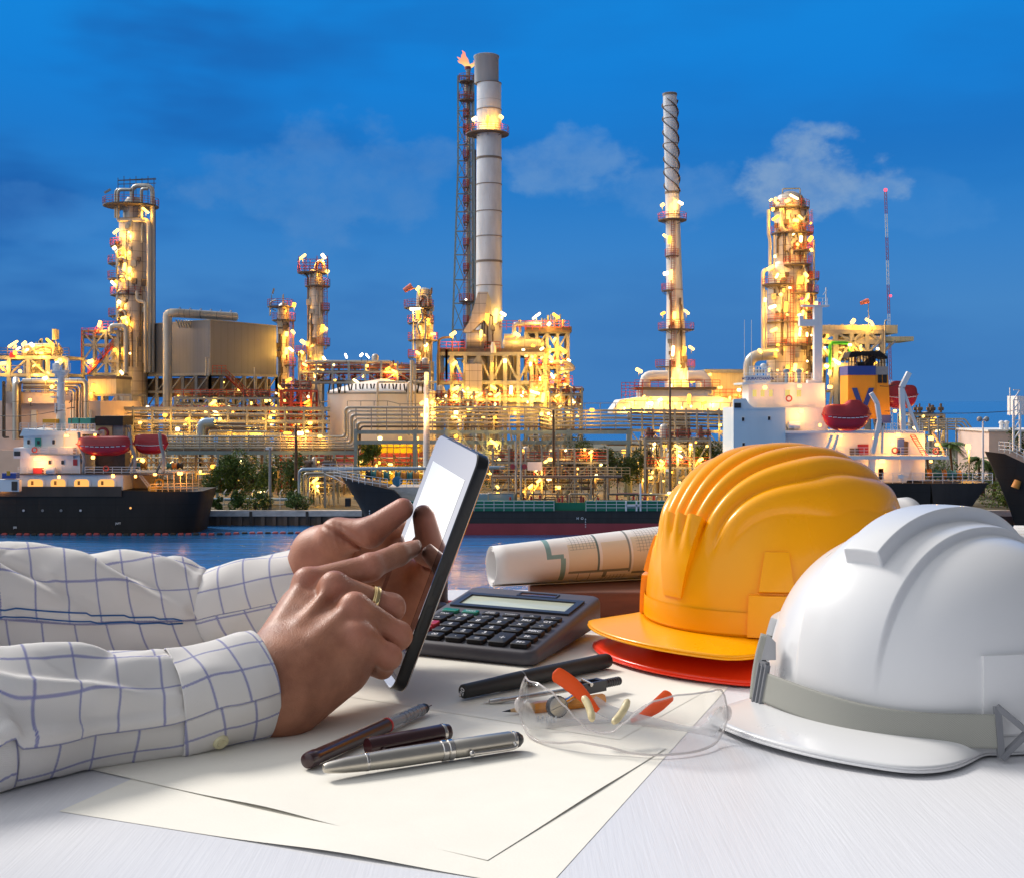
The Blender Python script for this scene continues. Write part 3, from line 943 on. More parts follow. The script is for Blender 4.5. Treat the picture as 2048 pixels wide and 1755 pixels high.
# ------------------------------------------------------------------ shirt sleeves
def sleeve(name, path, r_of, folds, seed, mtl, parent, n_s=260, n_a=150, s0=0.0, s1=1.0, roll=0.0, flat=None):
    q = catmull(path, 24)
    L = [0.0]
    for i in range(1, len(q)): L.append(L[-1] + (q[i] - q[i - 1]).length)
    tot = L[-1]
    rs = np.random.default_rng(seed)
    ph = rs.uniform(0, 6.28, 12)
    folds = list(folds)
    for _ in range(22):      # small creases
        s_c, a_c = rs.uniform(.09, .42), rs.uniform(-.7, 2.4); dl, da = rs.uniform(.012, .04), rs.uniform(-.5, .9)
        if n_s > 100: folds.append((s_c, a_c, s_c + dl, a_c + da, rs.uniform(.003, .006), rs.uniform(-.0014, .0017)))
    def at_len(s):
        for i in range(1, len(q)):
            if L[i] >= s or i == len(q) - 1:
                t = (s - L[i - 1]) / max(1e-9, L[i] - L[i - 1])
                p = q[i - 1].lerp(q[i], t)
                dd = (q[min(i + 1, len(q) - 1)] - q[max(i - 2, 0)]).normalized()
                return p, dd
    vs = []; uvs = []
    sa, sb = s0 * tot if s0 <= 1 else s0, s1 * tot
    for i in range(n_s):
        s = sa + (sb - sa) * i / (n_s - 1)
        p, dd = at_len(s)
        side = Vector((0, -1, 0)); side = (side - dd * side.dot(dd)).normalized()     # towards the camera
        upv = side.cross(dd); upv = upv if upv.z > 0 else -upv
        r = r_of(s)
        for k in range(n_a + 1):
            a = 2 * math.pi * k / n_a                 # 0 = camera side, pi/2 = top
            g = 0.0
            for (fs0, fa0, fs1, fa1, w, amp) in folds:
                # distance to a line in the (s, angle) plane
                x, y = s, a * r
                x0, y0, x1, y1 = fs0, fa0 * r, fs1, fa1 * r
                vx, vy = x1 - x0, y1 - y0
                t = ((x - x0) * vx + (y - y0) * vy) / (vx * vx + vy * vy)
                tt = min(1, max(0, t))
                dxx, dyy = x - x0 - tt * vx, y - y0 - tt * vy
                sg = (dxx * vy - dyy * vx) / math.hypot(vx, vy)
                ww = w * (1.0 if sg > 0 else 0.45)
                g += 1.45 * amp * math.exp(-(dxx * dxx + dyy * dyy) / (ww * ww)) * (0.35 + 0.65 * math.sin(math.pi * min(1, max(0.08, t))))
            g += 0.0011 * math.sin(2 * a + 40 * s + ph[0]) + 0.0009 * math.sin(3 * a - 65 * s + ph[1]) + 0.0006 * math.sin(5 * a + 90 * s + ph[2])
            rr = r + g
            v = p + side * (rr * math.cos(a)) + upv * (rr * math.sin(a))
            if v.z < 0.0016:
                v.z = 0.0016 + 0.0006 * (math.sin(50 * s + 9 * a) + 1)
            vs.append(v); uvs.append((s, a * 0.041))
    fs = []
    m = n_a + 1
    for i in range(n_s - 1):
        for k in range(n_a):
            fs.append((i * m + k, (i + 1) * m + k, (i + 1) * m + k + 1, i * m + k + 1))
    me = bpy.data.meshes.new(name)
    me.from_pydata(vs, [], fs)
    uvl = me.uv_layers.new(name='cloth')
    for lp in me.loops:
        uvl.data[lp.index].uv = uvs[lp.vertex_index]
    ob = link_mesh(name, me, mtl, parent, angle=None)
    solid(ob, 0.0011, -1)
    def surf(s, a, off=0.0):
        i = int(round((s - sa) / (sb - sa) * (n_s - 1))); i = max(0, min(n_s - 1, i))
        k = int(round((a % (2 * math.pi)) / (2 * math.pi) * n_a))
        p, dd = at_len(s)
        v = vs[i * m + k]
        o = (v - p).normalized()
        return v + o * off, o, dd
    return ob, surf

SH = MB()
# torso of the shirt (outside the frame)
SH.lathe([(.145, -.32), (.17, -.28), (.172, -.1), (.155, .05), (.178, .2), (.180, .27), (.150, .33), (.085, .37), (.070, .385)],
         Matrix.Translation((-.80, .92, .02)) @ Matrix.Diagonal((0.85, 1.12, 1, 1)), 40)
shirt = SH.build('shirt', 'sleeve_near', PERSON, angle=None)
uvl = shirt.data.uv_layers.new(name='cloth')
for lp in shirt.data.loops:
    v = shirt.data.vertices[lp.vertex_index].co
    uvl.data[lp.index].uv = (v.z, math.atan2(v.y - .92, v.x + .8) * .17)
pn, pf = path_near(), path_far()
PI = math.pi
# near sleeve: s runs from the cuff edge to the shoulder
def r_near(s):
    if s < 0.085: return 0.0345 + 0.02 * s
    return 0.0362 + 0.014 * sstep(0.085, 0.25, s) + 0.016 * sstep(.3, .6, s)
folds_n = [(0.082, 0.45, 0.21, 0.95, 0.010, 0.0050), (0.082, 1.25, 0.17, 1.62, 0.011, 0.0060), (0.083, 2.0, 0.16, 2.4, 0.010, 0.0045),
           (0.080, 0.10, 0.34, 0.16, 0.008, 0.0050), (0.15, 0.55, 0.33, 0.35, 0.014, -0.0040), (0.084, 1.6, .14, 1.25, 0.008, -0.0030),
           (0.14, 1.7, 0.30, 1.25, 0.016, 0.0050), (0.10, 5.6, 0.20, 5.2, 0.010, 0.003)]
ob, surf_n = sleeve('sleeve', pn, r_near, folds_n, 3, 'sleeve_near', shirt, s0=0.075)
ob['label'] = 'checked sleeve of the pointing arm'
cuffn, surf_cn = sleeve('cuff', [P(516, 1371, .864)] + pn[1:], lambda s: 0.0378 + 0.0016 * sstep(0.0, 0.012, s) - 0.0003 + (0.0010 if s > 0.1 else 0) - 0.002 * sstep(.085, .105, s), [(0.0, 0.3, 0.09, 0.9, 0.02, 0.0012), (0.02, 1.4, .09, 1.7, .012, .0018)], 4, 'cuff_near', shirt, n_s=60, s0=0.0, s1=0.092)
cuffn['label'] = 'cuff of the pointing arm'
def r_far(s):
    if s < 0.080: return 0.0350
    return 0.0375 + 0.012 * sstep(0.08, 0.2, s) + 0.014 * sstep(.22, .5, s)
folds_f = [(0.085, 1.0, 0.20, 2.1, 0.010, 0.0060), (0.10, 0.2, 0.26, 1.75, 0.014, 0.0080), (0.17, -0.1, 0.34, 1.45, 0.016, 0.0090), (0.25, 0.0, 0.42, 1.6, 0.016, 0.0100),
           (0.33, -.2, 0.50, 1.4, 0.018, 0.0090), (0.085, 1.45, 0.13, 1.75, 0.012, 0.0070), (0.13, 0.9, 0.24, 1.9, 0.013, -0.0050), (0.21, 0.5, 0.33, 1.7, 0.014, -0.0055), (.3, .4, .42, 1.6, .014, -.005)]
ob, surf_f = sleeve('sleeve', pf, r_far, folds_f, 5, 'sleeve_far', shirt, s0=0.078)
ob['label'] = 'checked sleeve of the arm holding the tablet'
cufff, surf_cf = sleeve('cuff', [P(632, 1178, 1.085)] + pf[1:], lambda s: 0.0368 + 0.001 * sstep(0, .012, s), [(0.01, 1.0, .09, 1.5, .014, .0016)], 6, 'cuff_far', shirt, n_s=50, s0=0.0, s1=0.125)
cufff['label'] = 'cuff of the arm holding the tablet'
# double row of blue stitching along the far sleeve
for k, a0 in enumerate((0.02, -0.10)):
    pts = [surf_f(0.100 + 0.40 * i / 60, a0 + 0.14 * math.sin(i * 0.09) + 2 * PI, 0.0015)[0] for i in range(61)]
    MB().tube(pts, 0.0007, 6).build('stitching', 'thread', shirt)
# buttons
def button(surf, s, a, parent):
    p, o, dd = surf(s, a, 0.0008)
    x = dd; y = o.cross(dd).normalized()
    m4 = Matrix((x, y, o)).transposed().to_4x4(); m4.translation = p
    mb = MB().lathe([(0, .0022), (.0024, .0020), (.0034, .0028), (.0050, .0024), (.0056, .0010), (.0054, 0), (0, 0)], m4, 24)
    b_ = mb.build('button', 'button', shirt)
button(surf_cn, 0.045, -0.62, shirt)
button(surf_n, 0.205, -0.80, shirt)
MB().ell((-.815, .92, .655), .098, .100, .085, n=24, m=14).build('hair', 'hair', PERSON)
# ------------------------------------------------------------------ tablet
def slab_outline(w, l, r, n=8):
    o = []
    for cx, cz, a0 in ((w - r, l - r, 0), (r, l - r, 90), (r, r, 180), (w - r, r, 270)):
        for i in range(n + 1):
            a = R(a0 + 90 * i / n)
            o.append((cx + r * math.cos(a), cz + r * math.sin(a)))
    return o
TM = TB_R.to_4x4(); TM.translation = TB_A + TB_R @ Vector((-TB_W, 0, 0))
TBO = TM.translation.copy()
TABLET = thing('tablet', 'black glossy tablet held upright with its screen towards the person', 'tablet', TBO)
def loc_slab(prof, w, l, r):
    """rounded slab from (inset, depth) profile pairs, front to back"""
    mb = MB(); n = None; vs = []
    for ins, y in prof:
        o = slab_outline(w - 2 * ins, l - 2 * ins, max(0.001, r - ins))
        n = len(o)
        vs += [TM @ Vector((x + ins, y, z + ins)) for x, z in o]
    fs = [tuple(range(n))] + [tuple(reversed([(len(prof) - 1) * n + k for k in range(n)]))]
    for i in range(len(prof) - 1):
        for k in range(n):
            fs.append((i * n + k, (i + 1) * n + k, (i + 1) * n + (k + 1) % n, i * n + (k + 1) % n))
    return mb.add(vs, fs)
loc_slab([(.0010, .0003), (.0002, .0010), (0, .0022), (0, .0090), (.0006, .0100)], TB_W, TB_L, .012).build('case', 'tablet_case', TABLET)
loc_slab([(.0002, .0101), (.0, .0104), (.0008, .0113), (.003, .0117)], TB_W, TB_L, .012).build('back_shell', 'tablet_back', TABLET)
loc_slab([(.0012, .0000), (.0011, .00028)], TB_W, TB_L, .0112).build('screen_glass', 'tablet_glass', TABLET)
def trect(x0, z0, x1, z1, y, name, mtl):
    mb = MB(); vs = [TM @ Vector(p) for p in ((x0, y, z0), (x1, y, z0), (x1, y, z1), (x0, y, z1))]
    return mb.add(vs, [(0, 1, 2, 3)]).build(name, mtl, TABLET, smooth=False)
trect(.0125, .024, TB_W - .0125, TB_L - .024, -.00012, 'display', 'tablet_display')
for z0, z1 in ((.052, .074), (.082, .100)):
    MB().grid(lambda u, v: TM @ Vector((TB_W + .0005, .0038 + .0036 * v, z0 + (z1 - z0) * u)), 6, 3).build('side_button', 'black_soft', TABLET)

# ------------------------------------------------------------------ calculator
CA = R(-25.5)
CO = Vector((-0.116, 1.1282, 0.0))
CM = Matrix.Translation(CO) @ Matrix.Rotation(CA, 4, 'Z') @ Matrix.Diagonal((1, .95, 1, 1))
CW, CD = 0.150, 0.180
def ctop(y): return 0.0140 + 0.0260 * y / CD
CALC = thing('calculator', 'charcoal desk calculator with rows of keys and an empty display', 'calculator', CO)
mb = MB(); vs = []; n = None
for ins, sel in ((.006, 0), (.002, 1), (0, 2), (0, 3), (.0012, 4), (.0035, 5)):
    o = slab_outline(CW - 2 * ins, CD - 2 * ins, .012 - ins * .8)
    n = len(o)
    for x, y in o:
        yy = y + ins; t = ctop(yy)
        z = (0.0006 + .55 * max(0, t - .022), 0.002 + .55 * max(0, t - .022), 0.0045 + .55 * max(0, t - .022), t - .0055, t - .0016, t)[sel]
        vs.append(CM @ Vector((x + ins, yy, z)))
fs = [tuple(reversed(range(n))), tuple(5 * n + k for k in range(n))]
for i in range(5):
    for k in range(n):
        fs.append((i * n + k, i * n + (k + 1) % n, (i + 1) * n + (k + 1) % n, (i + 1) * n + k))
mb.add(vs, fs).build('body', 'body_grey', CALC, angle=50)
def cbox(x0, y0, x1, y1, z0, z1, name, mtl, parent=CALC, r=.002, bev=.0006):
    """block standing on the sloping top face"""
    mb = MB(); vs = []; nn = None
    for ins, z in ((0, z0), (0, z1 - bev), (bev * .4, z1 - bev * .3), (bev, z1)):
        o = slab_outline(x1 - x0 - 2 * ins, y1 - y0 - 2 * ins, max(.0004, r - ins), 4); nn = len(o)
        for x, y in o:
            vs.append(CM @ Vector((x0 + ins + x, y0 + ins + y, ctop(y0 + ins + y) + z)))
    fs = [tuple(3 * nn + k for k in range(nn))]
    for i in range(3):
        for k in range(nn):
            fs.append((i * nn + k, i * nn + (k + 1) % nn, (i + 1) * nn + (k + 1) % nn, (i + 1) * nn + k))
    return mb.add(vs, fs).build(name, mtl, parent)
# raised display bezel, display and solar strip
mb = MB()
def bez(x0, y0, x1, y1, w, z):
    for (a, b, c, d_) in ((x0, y0, x1, y0 + w), (x0, y1 - w, x1, y1), (x0, y0 + w, x0 + w, y1 - w), (x1 - w, y0 + w, x1, y1 - w)):
        mb.add([CM @ Vector((x, y, ctop(y) + zz)) for zz in (0.0, z) for x, y in ((a, b), (c, b), (c, d_), (a, d_))],
               [(4, 5, 6, 7), (0, 1, 5, 4), (1, 2, 6, 5), (2, 3, 7, 6), (3, 0, 4, 7)])
bez(.010, .108, .140, .152, .0065, .0022)
mb.build('display_bezel', 'black_plastic', CALC, smooth=False)
cbox(.0165, .1145, .1335, .1455, .0002, .0007, 'display', 'lcd', r=.0008, bev=.0002)
mb = MB(); bez(.062, .158, .106, .170, .0020, .0010); mb.build('solar_frame', 'black_plastic', CALC, smooth=False)
cbox(.064, .160, .104, .168, .0001, .0005, 'solar_panel', 'solar', r=.0006, bev=.0002)
kx0, kw, kp = .0115, .0172, .0222
rows = [(.0075, .0118), (.0235, .0118), (.0395, .0118), (.0555, .0118), (.0715, .0105), (.0860, .0085)]
lay = [['0', '00', '.', '=', None, 'M+'], ['C', '1', '2', '3', '+', 'M-'], ['C', '4', '5', '6', '-', 'MRC'],
       ['', '7', '8', '9', 'x', '÷'], ['', '%', '√', '►', 'MU', 'GT'], ['', 'TAX+', 'AUTO\nREVIEW', 'CORRECT', '△', '▽']]
lay[0][0] = '0'; lay[3][0] = '→'; lay[4][0] = 'TAX-'
cx = (math.cos(CA), math.sin(CA), 0)
cyv = CM.to_3x3() @ Vector((0, CD, .0225))
for r_, (y, hgt) in enumerate(rows):
    for c_ in range(6):
        s_ = lay[r_][c_]
        if s_ is None: continue
        x = kx0 + kp * c_
        y0 = y; h_ = hgt
        if s_ == '+':
            y0 = rows[0][0]; h_ = rows[1][0] + rows[1][1] - y0
        m_ = 'key_black'
        if r_ == 5 and c_ < 2: m_ = 'key_green'
        if r_ in (1, 2) and c_ == 0: m_ = 'key_red'
        kz = .0042 if r_ < 4 else .0030
        k_ = cbox(x, y0, x + kw, y0 + h_, 0.0, kz, 'key', m_)
        if m_ != 'key_black' or s_ == '+':
            k_['label'] = {'key_green': 'green key', 'key_red': 'red key'}.get(m_, 'tall plus key')
        if s_ in ('√', '►', '△', '▽', '÷', '→', '-', '+', '.', '='):
            mk = MB(); q = CM; cxm, cym = x + kw / 2, y0 + h_ / 2
            def bar(x0, yy0, x1, yy1, w=.0007):
                p0 = Vector((cxm + x0, cym + yy0, 0)); p1 = Vector((cxm + x1, cym + yy1, 0)); nn_ = (p1 - p0).normalized(); sd_ = Vector((-nn_.y, nn_.x, 0)) * w / 2
                mk.add([CM @ Vector((p.x, p.y, ctop(p.y) + kz + .00012)) for p in (p0 - sd_, p1 - sd_, p1 + sd_, p0 + sd_)], [(0, 1, 2, 3)])
            if s_ == '√': bar(-.003, 0, -.0015, -.002); bar(-.0015, -.002, .0005, .002); bar(.0005, .002, .0032, .002)
            if s_ == '►': bar(-.0015, 0, .0015, 0, .0026)
            if s_ == '→': bar(-.003, 0, .002, 0); bar(.0005, .0015, .0022, 0); bar(.0005, -.0015, .0022, 0)
            if s_ == '△': bar(-.002, -.0012, .002, -.0012, .0005); bar(-.002, -.0012, 0, .0016, .0005); bar(.002, -.0012, 0, .0016, .0005)
            if s_ == '▽': bar(-.002, .0012, .002, .0012, .0005); bar(-.002, .0012, 0, -.0016, .0005); bar(.002, .0012, 0, -.0016, .0005)
            if s_ == '÷': bar(-.0026, 0, .0026, 0); bar(-.0005, .002, .0005, .002, .001); bar(-.0005, -.002, .0005, -.002, .001)
            if s_ in '-': bar(-.0026, 0, .0026, 0)
            if s_ == '+': bar(-.003, 0, .003, 0, .0008); bar(0, -.003, 0, -.0004, .0008); bar(0, .0004, 0, .003, .0008)
            if s_ == '=': bar(-.0026, .001, .0026, .001); bar(-.0026, -.001, .0026, -.001)
            if s_ == '.': bar(-.0006, 0, .0006, 0, .0012)
            mk.build('key_marking', 'print_white', k_, smooth=False)
        elif s_:
            sz = .0085 if len(s_) == 1 else (.0064 if len(s_) <= 3 else (.0046 if len(s_) <= 4 else .0030))
            pc = CM @ Vector((x + kw / 2, y0 + h_ / 2, ctop(y0 + h_ / 2) + kz + .00012))
            put_text('key_marking', s_, sz, pc, cx, cyv, 'print_white', k_)

# ------------------------------------------------------------------ pens
def turned(p, q, prof, name, mtl, parent, n=28, roll=0):
    """lathe along the axis p->q; prof = (radius, distance from p)"""
    x, y, d_ = frame(Vector(q) - Vector(p))
    m4 = Matrix((x, y, d_)).transposed().to_4x4(); m4.translation = Vector(p)
    return MB().lathe(prof, m4, n).build(name, mtl, parent)
def on_axis(p, q, t): return Vector(p).lerp(Vector(q), t)
zp = 0.0026
# silver pen
r = .0062
a = T(645, 1538, r + .0015) ; b = T(1046, 1478, r + .0015)
a.z = b.z = r + .0022
L_ = (b - a).length; b = a + (b - a).normalized() * L_
PEN = thing('silver_pen', 'satin silver pen with two chrome bands and a dark end cap', 'pen', a)
turned(a, b, [(.0, 0), (.0024, .0006), (.0034, .003), (.0048, .014), (.0056, .028)], 'nose_cone', 'champagne', PEN)
turned(a, b, [(.0056, .028), (.00585, .0283), (.00585, .0296), (.0056, .030)], 'ring', 'steel', PEN)
turned(a, b, [(.0056, .030), (.0062, .050), (.0062, L_ * .565)], 'barrel', 'champagne', PEN)
for t0 in (.567, .60):
    turned(a, b, [(.0062, L_ * t0), (.0067, L_ * t0 + .0005), (.0067, L_ * t0 + .0036), (.0062, L_ * t0 + .0042)], 'ring', 'steel', PEN)
turned(a, b, [(.0062, L_ * .565), (.0060, L_ * .57), (.0060, L_ * .64), (.0063, L_ * .645), (.0063, L_ * .925), (.0058, L_ * .94)], 'cap_barrel', 'champagne', PEN)
turned(a, b, [(.0056, L_ * .94), (.0060, L_ * .945), (.0060, L_ * .952), (.0057, L_ * .956)], 'ring', 'steel', PEN)
turned(a, b, [(.0056, L_ * .956), (.0050, L_ * .975), (.0030, L_ * .993), (0, L_)], 'end_cap', 'black_plastic', PEN)
dv_ = (b - a).normalized(); sd_ = Vector((dv_.y, -dv_.x, 0))
mb = MB()
off = sd_ * .0088 + Vector((0, 0, -.0022))
pts = [a + dv_ * (L_ * .93) + sd_ * .0058, a + dv_ * (L_ * .92) + off, a + dv_ * (L_ * .80) + off * 1.04, a + dv_ * (L_ * .705) + off * 0.98, a + dv_ * (L_ * .69) + off * .93]
mb.tube(catmull(pts, 6), .0013, 8)
mb.ell(a + dv_ * (L_ * .70) + off * .98, .0022)
mb.build('clip', 'steel', PEN)

# maroon technical pen (open) and its cap
r = .0052
a = T(612, 1527, r); b = T(863, 1414, r); a.z = b.z = r + .0018
L_ = (b - a).length
TP = thing('technical_pen', 'uncapped maroon drawing pen with a clear ink section and fine metal tip', 'pen', a)
turned(a, b, [(0, 0), (.0036, .0002), (.0050, .0012), (.0054, .004), (.0054, .010), (.0050, .011), (.0050, L_ * .60)], 'barrel', 'maroon', TP)
turned(a, b, [(.0051, L_ * .60), (.0053, L_ * .602), (.0053, L_ * .612), (.0051, L_ * .614)], 'ring', 'red_ring', TP)
turned(a, b, [(.0050, L_ * .614), (.0050, L_ * .72), (.0047, L_ * .73), (.0047, L_ * .895), (.0044, L_ * .905)], 'clear_section', 'clear_barrel', TP)
turned(a, b, [(.0022, L_ * .62), (.0030, L_ * .64), (.0030, L_ * .88), (.0026, L_ * .90)], 'ink_cartridge', 'grey_plastic', TP)
mb = MB()
for i in range(5):
    mb.torus(on_axis(a, b, .745 + .033 * i), .0034, .0006, b - a, 20, 6)
mb.build('ink_coil', 'black_soft', TP)
turned(a, b, [(.0044, L_ * .900), (.0044, L_ * .905), (.0034, L_ * .93), (.0038, L_ * .935), (.0030, L_ * .95), (.0018, L_ * .955), (.0010, L_ * .965), (.0004, L_ * .967), (.0004, L_), (0, L_)], 'metal_tip', 'black_plastic', TP)
# cap
a = T(735, 1497, .006); b = T(898, 1466, .006); a.z = b.z = .0075
L_ = (b - a).length
CP = thing('pen_cap', 'loose maroon pen cap with a clip lying against the silver pen', 'pen cap', a)
turned(a, b, [(.0046, 0), (.0058, 0), (.0060, .002), (.0060, L_ * .93), (.0056, L_ * .95), (.0056, L_ * .97), (.0050, L_), (0, L_)], 'cap_body', 'maroon', CP)
turned(a, b, [(.00605, L_ * .90), (.0062, L_ * .905), (.0062, L_ * .93), (.00605, L_ * .935)], 'ring', 'steel', CP)
dv_ = (b - a).normalized(); sd_ = Vector((dv_.y, -dv_.x, -.35)).normalized()
MB().beam(a + dv_ * (L_ * .12) + sd_ * .0072, a + dv_ * (L_ * .9) + sd_ * .0076, .0032, .0016).ell(a + dv_ * (L_ * .14) + sd_ * .0072, .0022).build('clip', 'maroon', CP)

# black marker pen
r = .0066
a = T(925, 1385, r); b = T(1217, 1322, r); a.z = b.z = r + .0012
L_ = (b - a).length
BP = thing('black_pen', 'matt black drawing pen with a number on its end, between calculator and compass', 'pen', a)
turned(a, b, [(0, 0), (.0050, .0001), (.0056, .0008), (.0057, .002), (.0062, .036), (.0066, .046), (.0068, L_ * .37)], 'cap', 'black_soft', BP)
turned(a, b, [(.0068, L_ * .372), (.0069, L_ * .373), (.0069, L_ * .377), (.0068, L_ * .378)], 'ring', 'grey_plastic', BP)
turned(a, b, [(.0067, L_ * .378), (.0068, L_ * .40), (.0068, L_ * .955), (.0064, L_ * .958), (.0064, L_ * .985), (.0056, L_ * .998), (0, L_)], 'barrel', 'black_soft', BP)
dv_ = (b - a).normalized()
put_text('size_number', '20', .0062, a - dv_ * .0003, Vector((.25, -.2, .9)), Vector((-dv_.y, dv_.x, .05)), 'print_white', BP)
mb = MB()
for k in range(3):
    mb.ell(a - dv_ * .0018 + Vector((-.0005, -.002 + .0016 * k, -.002 - .001 * (k % 2))), .0011)
mb.build('cap_prong', 'steel', BP)

# compass with pencil clamp
hinge = T(1178, 1372, .010); needle = T(962, 1406, .0012)
CMP = thing('drawing_compass', 'steel drawing compass with black knurled handle clamped on the pencil', 'compass', hinge)
ax_ = (hinge - needle).normalized()
L_ = (hinge - needle).length
turned(needle, hinge, [(0, 0), (.0006, .004), (.0008, .0065), (.0022, .007), (.0024, .016), (.0020, .018), (.0017, .020), (.0018, L_ * .97), (.001, L_)], 'needle_leg', 'steel', CMP, 14)
knob = T(1118, 1412, .0085)
turned(knob, hinge, [(.0022, 0), (.0022, .02), (.0020, (hinge - knob).length)], 'pencil_leg', 'steel', CMP, 14)
hx = hinge + ax_ * .002
hd = T(1243, 1359, .0092)
hdir = (hd - hinge).normalized()
mb = MB()
sx = Vector((hdir.y, -hdir.x, 0))
for sg in (-1, 1):
    mb.beam(hinge - hdir * .016 + sx * (.0045 * sg), hinge + hdir * .012 + sx * (.0045 * sg), .0022, .0085)
mb.beam(hinge + hdir * .0095, hinge + hdir * .0145, .0112, .0085)
mb.build('yoke', 'black_plastic', CMP)
MB().cyl(hinge + sx * .007 - hdir * .004 + Vector((0, 0, .0032)), hinge - sx * .0035 - hdir * .004 + Vector((0, 0, .0052)), .0017, n=12).build('yoke_screw', 'steel', CMP)
prof = [(.0, .0140), (.0034, .0141)]
for i in range(7): prof += [(.0036, .0150 + .0028 * i), (.0031, .0162 + .0028 * i), (.0036, .0175 + .0028 * i)]
prof += [(.0032, .0355), (0, .0362)]
turned(hinge, hinge + hdir * .036, prof, 'handle', 'black_plastic', CMP, 20)
kn = Vector((.30, -.93, .22)).normalized()
kc = T(1112, 1412, .0105)
def knobm(r0, r1, name, mtl, teeth=0):
    x, y, d_ = frame(kn); m4 = Matrix((x, y, d_)).transposed().to_4x4(); m4.translation = kc
    mb = MB(); n_ = 48
    vs = []
    for zz in r0:
        for k in range(n_):
            a_ = 2 * math.pi * k / n_; rr_ = r1 * (1 + (.05 if teeth and k % 2 else 0))
            vs.append(m4 @ Vector((rr_ * math.cos(a_), rr_ * math.sin(a_), zz)))
    mb.add(vs, [tuple(reversed(range(n_))), tuple(n_ + k for k in range(n_))] + [(k, (k + 1) % n_, n_ + (k + 1) % n_, n_ + k) for k in range(n_)])
    return mb.build(name, mtl, CMP)
knobm((.0, .0042), .0078, 'clamp_wheel', 'black_plastic', 1)
knobm((.0042, .0062), .0070, 'clamp_screw', 'steel')
x, y, d_ = frame(kn)
MB().beam(kc + kn * .00625 - (x * .006 + y * .002), kc + kn * .00625 + (x * .006 + y * .002), .0008, .0003).build('screw_slot', 'graphite', CMP)

# pencil
r = .0042
a = T(1003, 1421, r); b = T(1208, 1400, r); a.z = r * .9; b.z = r + .0012
L_ = (b - a).length
PC = thing('pencil', 'short orange hexagonal pencil with a sharpened tip', 'pencil', a)
turned(a, b, [(0, 0), (.0011, .007)], 'lead_tip', 'graphite', PC, 12)
turned(a, b, [(.0011, .007), (.0040, .026)], 'sharpened_wood', 'wood', PC, 18)
turned(a, b, [(.0041, .0255), (.0046, .030), (.0046, L_ - .0004), (.0043, L_), (0, L_)], 'painted_shaft', 'pencil_paint', PC, 6)

# ------------------------------------------------------------------ safety glasses (upside down on the brow edge)
GL = thing('safety_glasses', 'clear safety glasses with orange temple tips lying upside down on the paper', 'glasses', T(1250, 1505))
base = catmull([T(1046, 1462), T(1062, 1480), T(1100, 1494), T(1160, 1503), T(1230, 1510), T(1300, 1516), T(1370, 1512), T(1420, 1500), T(1446, 1480)], 10)
def at(lst, t):
    f_ = t * (len(lst) - 1); i = min(int(f_), len(lst) - 2); return lst[i].lerp(lst[i + 1], f_ - i)
topz = [(0, .020), (.02, .034), (.05, .0395), (.10, .0390), (.18, .0400), (.26, .0370), (.32, .0290), (.37, .0210), (.41, .0150), (.45, .0135), (.49, .0150), (.53, .0215), (.58, .0300), (.64, .0365), (.72, .0395), (.82, .0390), (.92, .0375), (.97, .0355), (.99, .030), (1.0, .020)]
botz = [(0, .016), (.02, .006), (.08, .002), (.18, .001), (.28, .0030), (.38, .0062), (.46, .0048), (.55, .0018), (.66, .0012), (.80, .0012), (.92, .0022), (.98, .007), (1.0, .016)]
def ev(tab, t):
    for (a_, va), (b_, vb) in zip(tab, tab[1:]):
        if t <= b_: 
            u = (t - a_) / (b_ - a_); u = u * u * (3 - 2 * u) * .5 + u * .5
            return va + (vb - va) * u
    return tab[-1][1]
mid = T(1250, 1440)
def lens(u, v):
    p = at(base, u).copy(); zb, zt = ev(botz, u), ev(topz, u)
    z = zb + (zt - zb) * v
    back = 0.0035 * math.sin(math.pi * min(1, z / .040)) - 0.10 * z
    p.y -= back; p.z = z + .0012
    p.x += (u - .5) * .006 * math.sin(math.pi * z / .04)
    return p
lens_ob = MB().grid(lens, 90, 14).build('lens', 'lens', GL, angle=None)
solid(lens_ob, .0016, 0)
mb = MB()
mb.tube([lens(i / 80, 1.0) for i in range(81)], .0007, 6)
mb.tube([lens(i / 80, 0.0) for i in range(81)], .0009, 6)
mb.tube([lens(0, i / 10) for i in range(11)], .0010, 6); mb.tube([lens(1, i / 10) for i in range(11)], .0010, 6)
mb.build('lens_rim', 'lens_edge', GL)
# nose pads
for (x0, y0, x1, y1, z0, z1) in ((1166, 1392, 1184, 1440, .036, .020), (1256, 1398, 1226, 1444, .034, .018)):
    p = P(x0, y0, .838); q = P(x1, y1, .822)
    w_ = (q - p).normalized(); sdw = w_.cross(Vector((0, 1, 0))).normalized()
    mb = MB()
    mb.tube(catmull([p, p.lerp(q, .3) + sdw * .0012, p.lerp(q, .7) + sdw * .0012, q], 6), .0034, 10, True, rr=[.0012, .0022, .0025, .0026] + [.0027] * 12 + [.0025, .0022, .0016])
    mb.build('nose_pad', 'pad_rubber', GL)
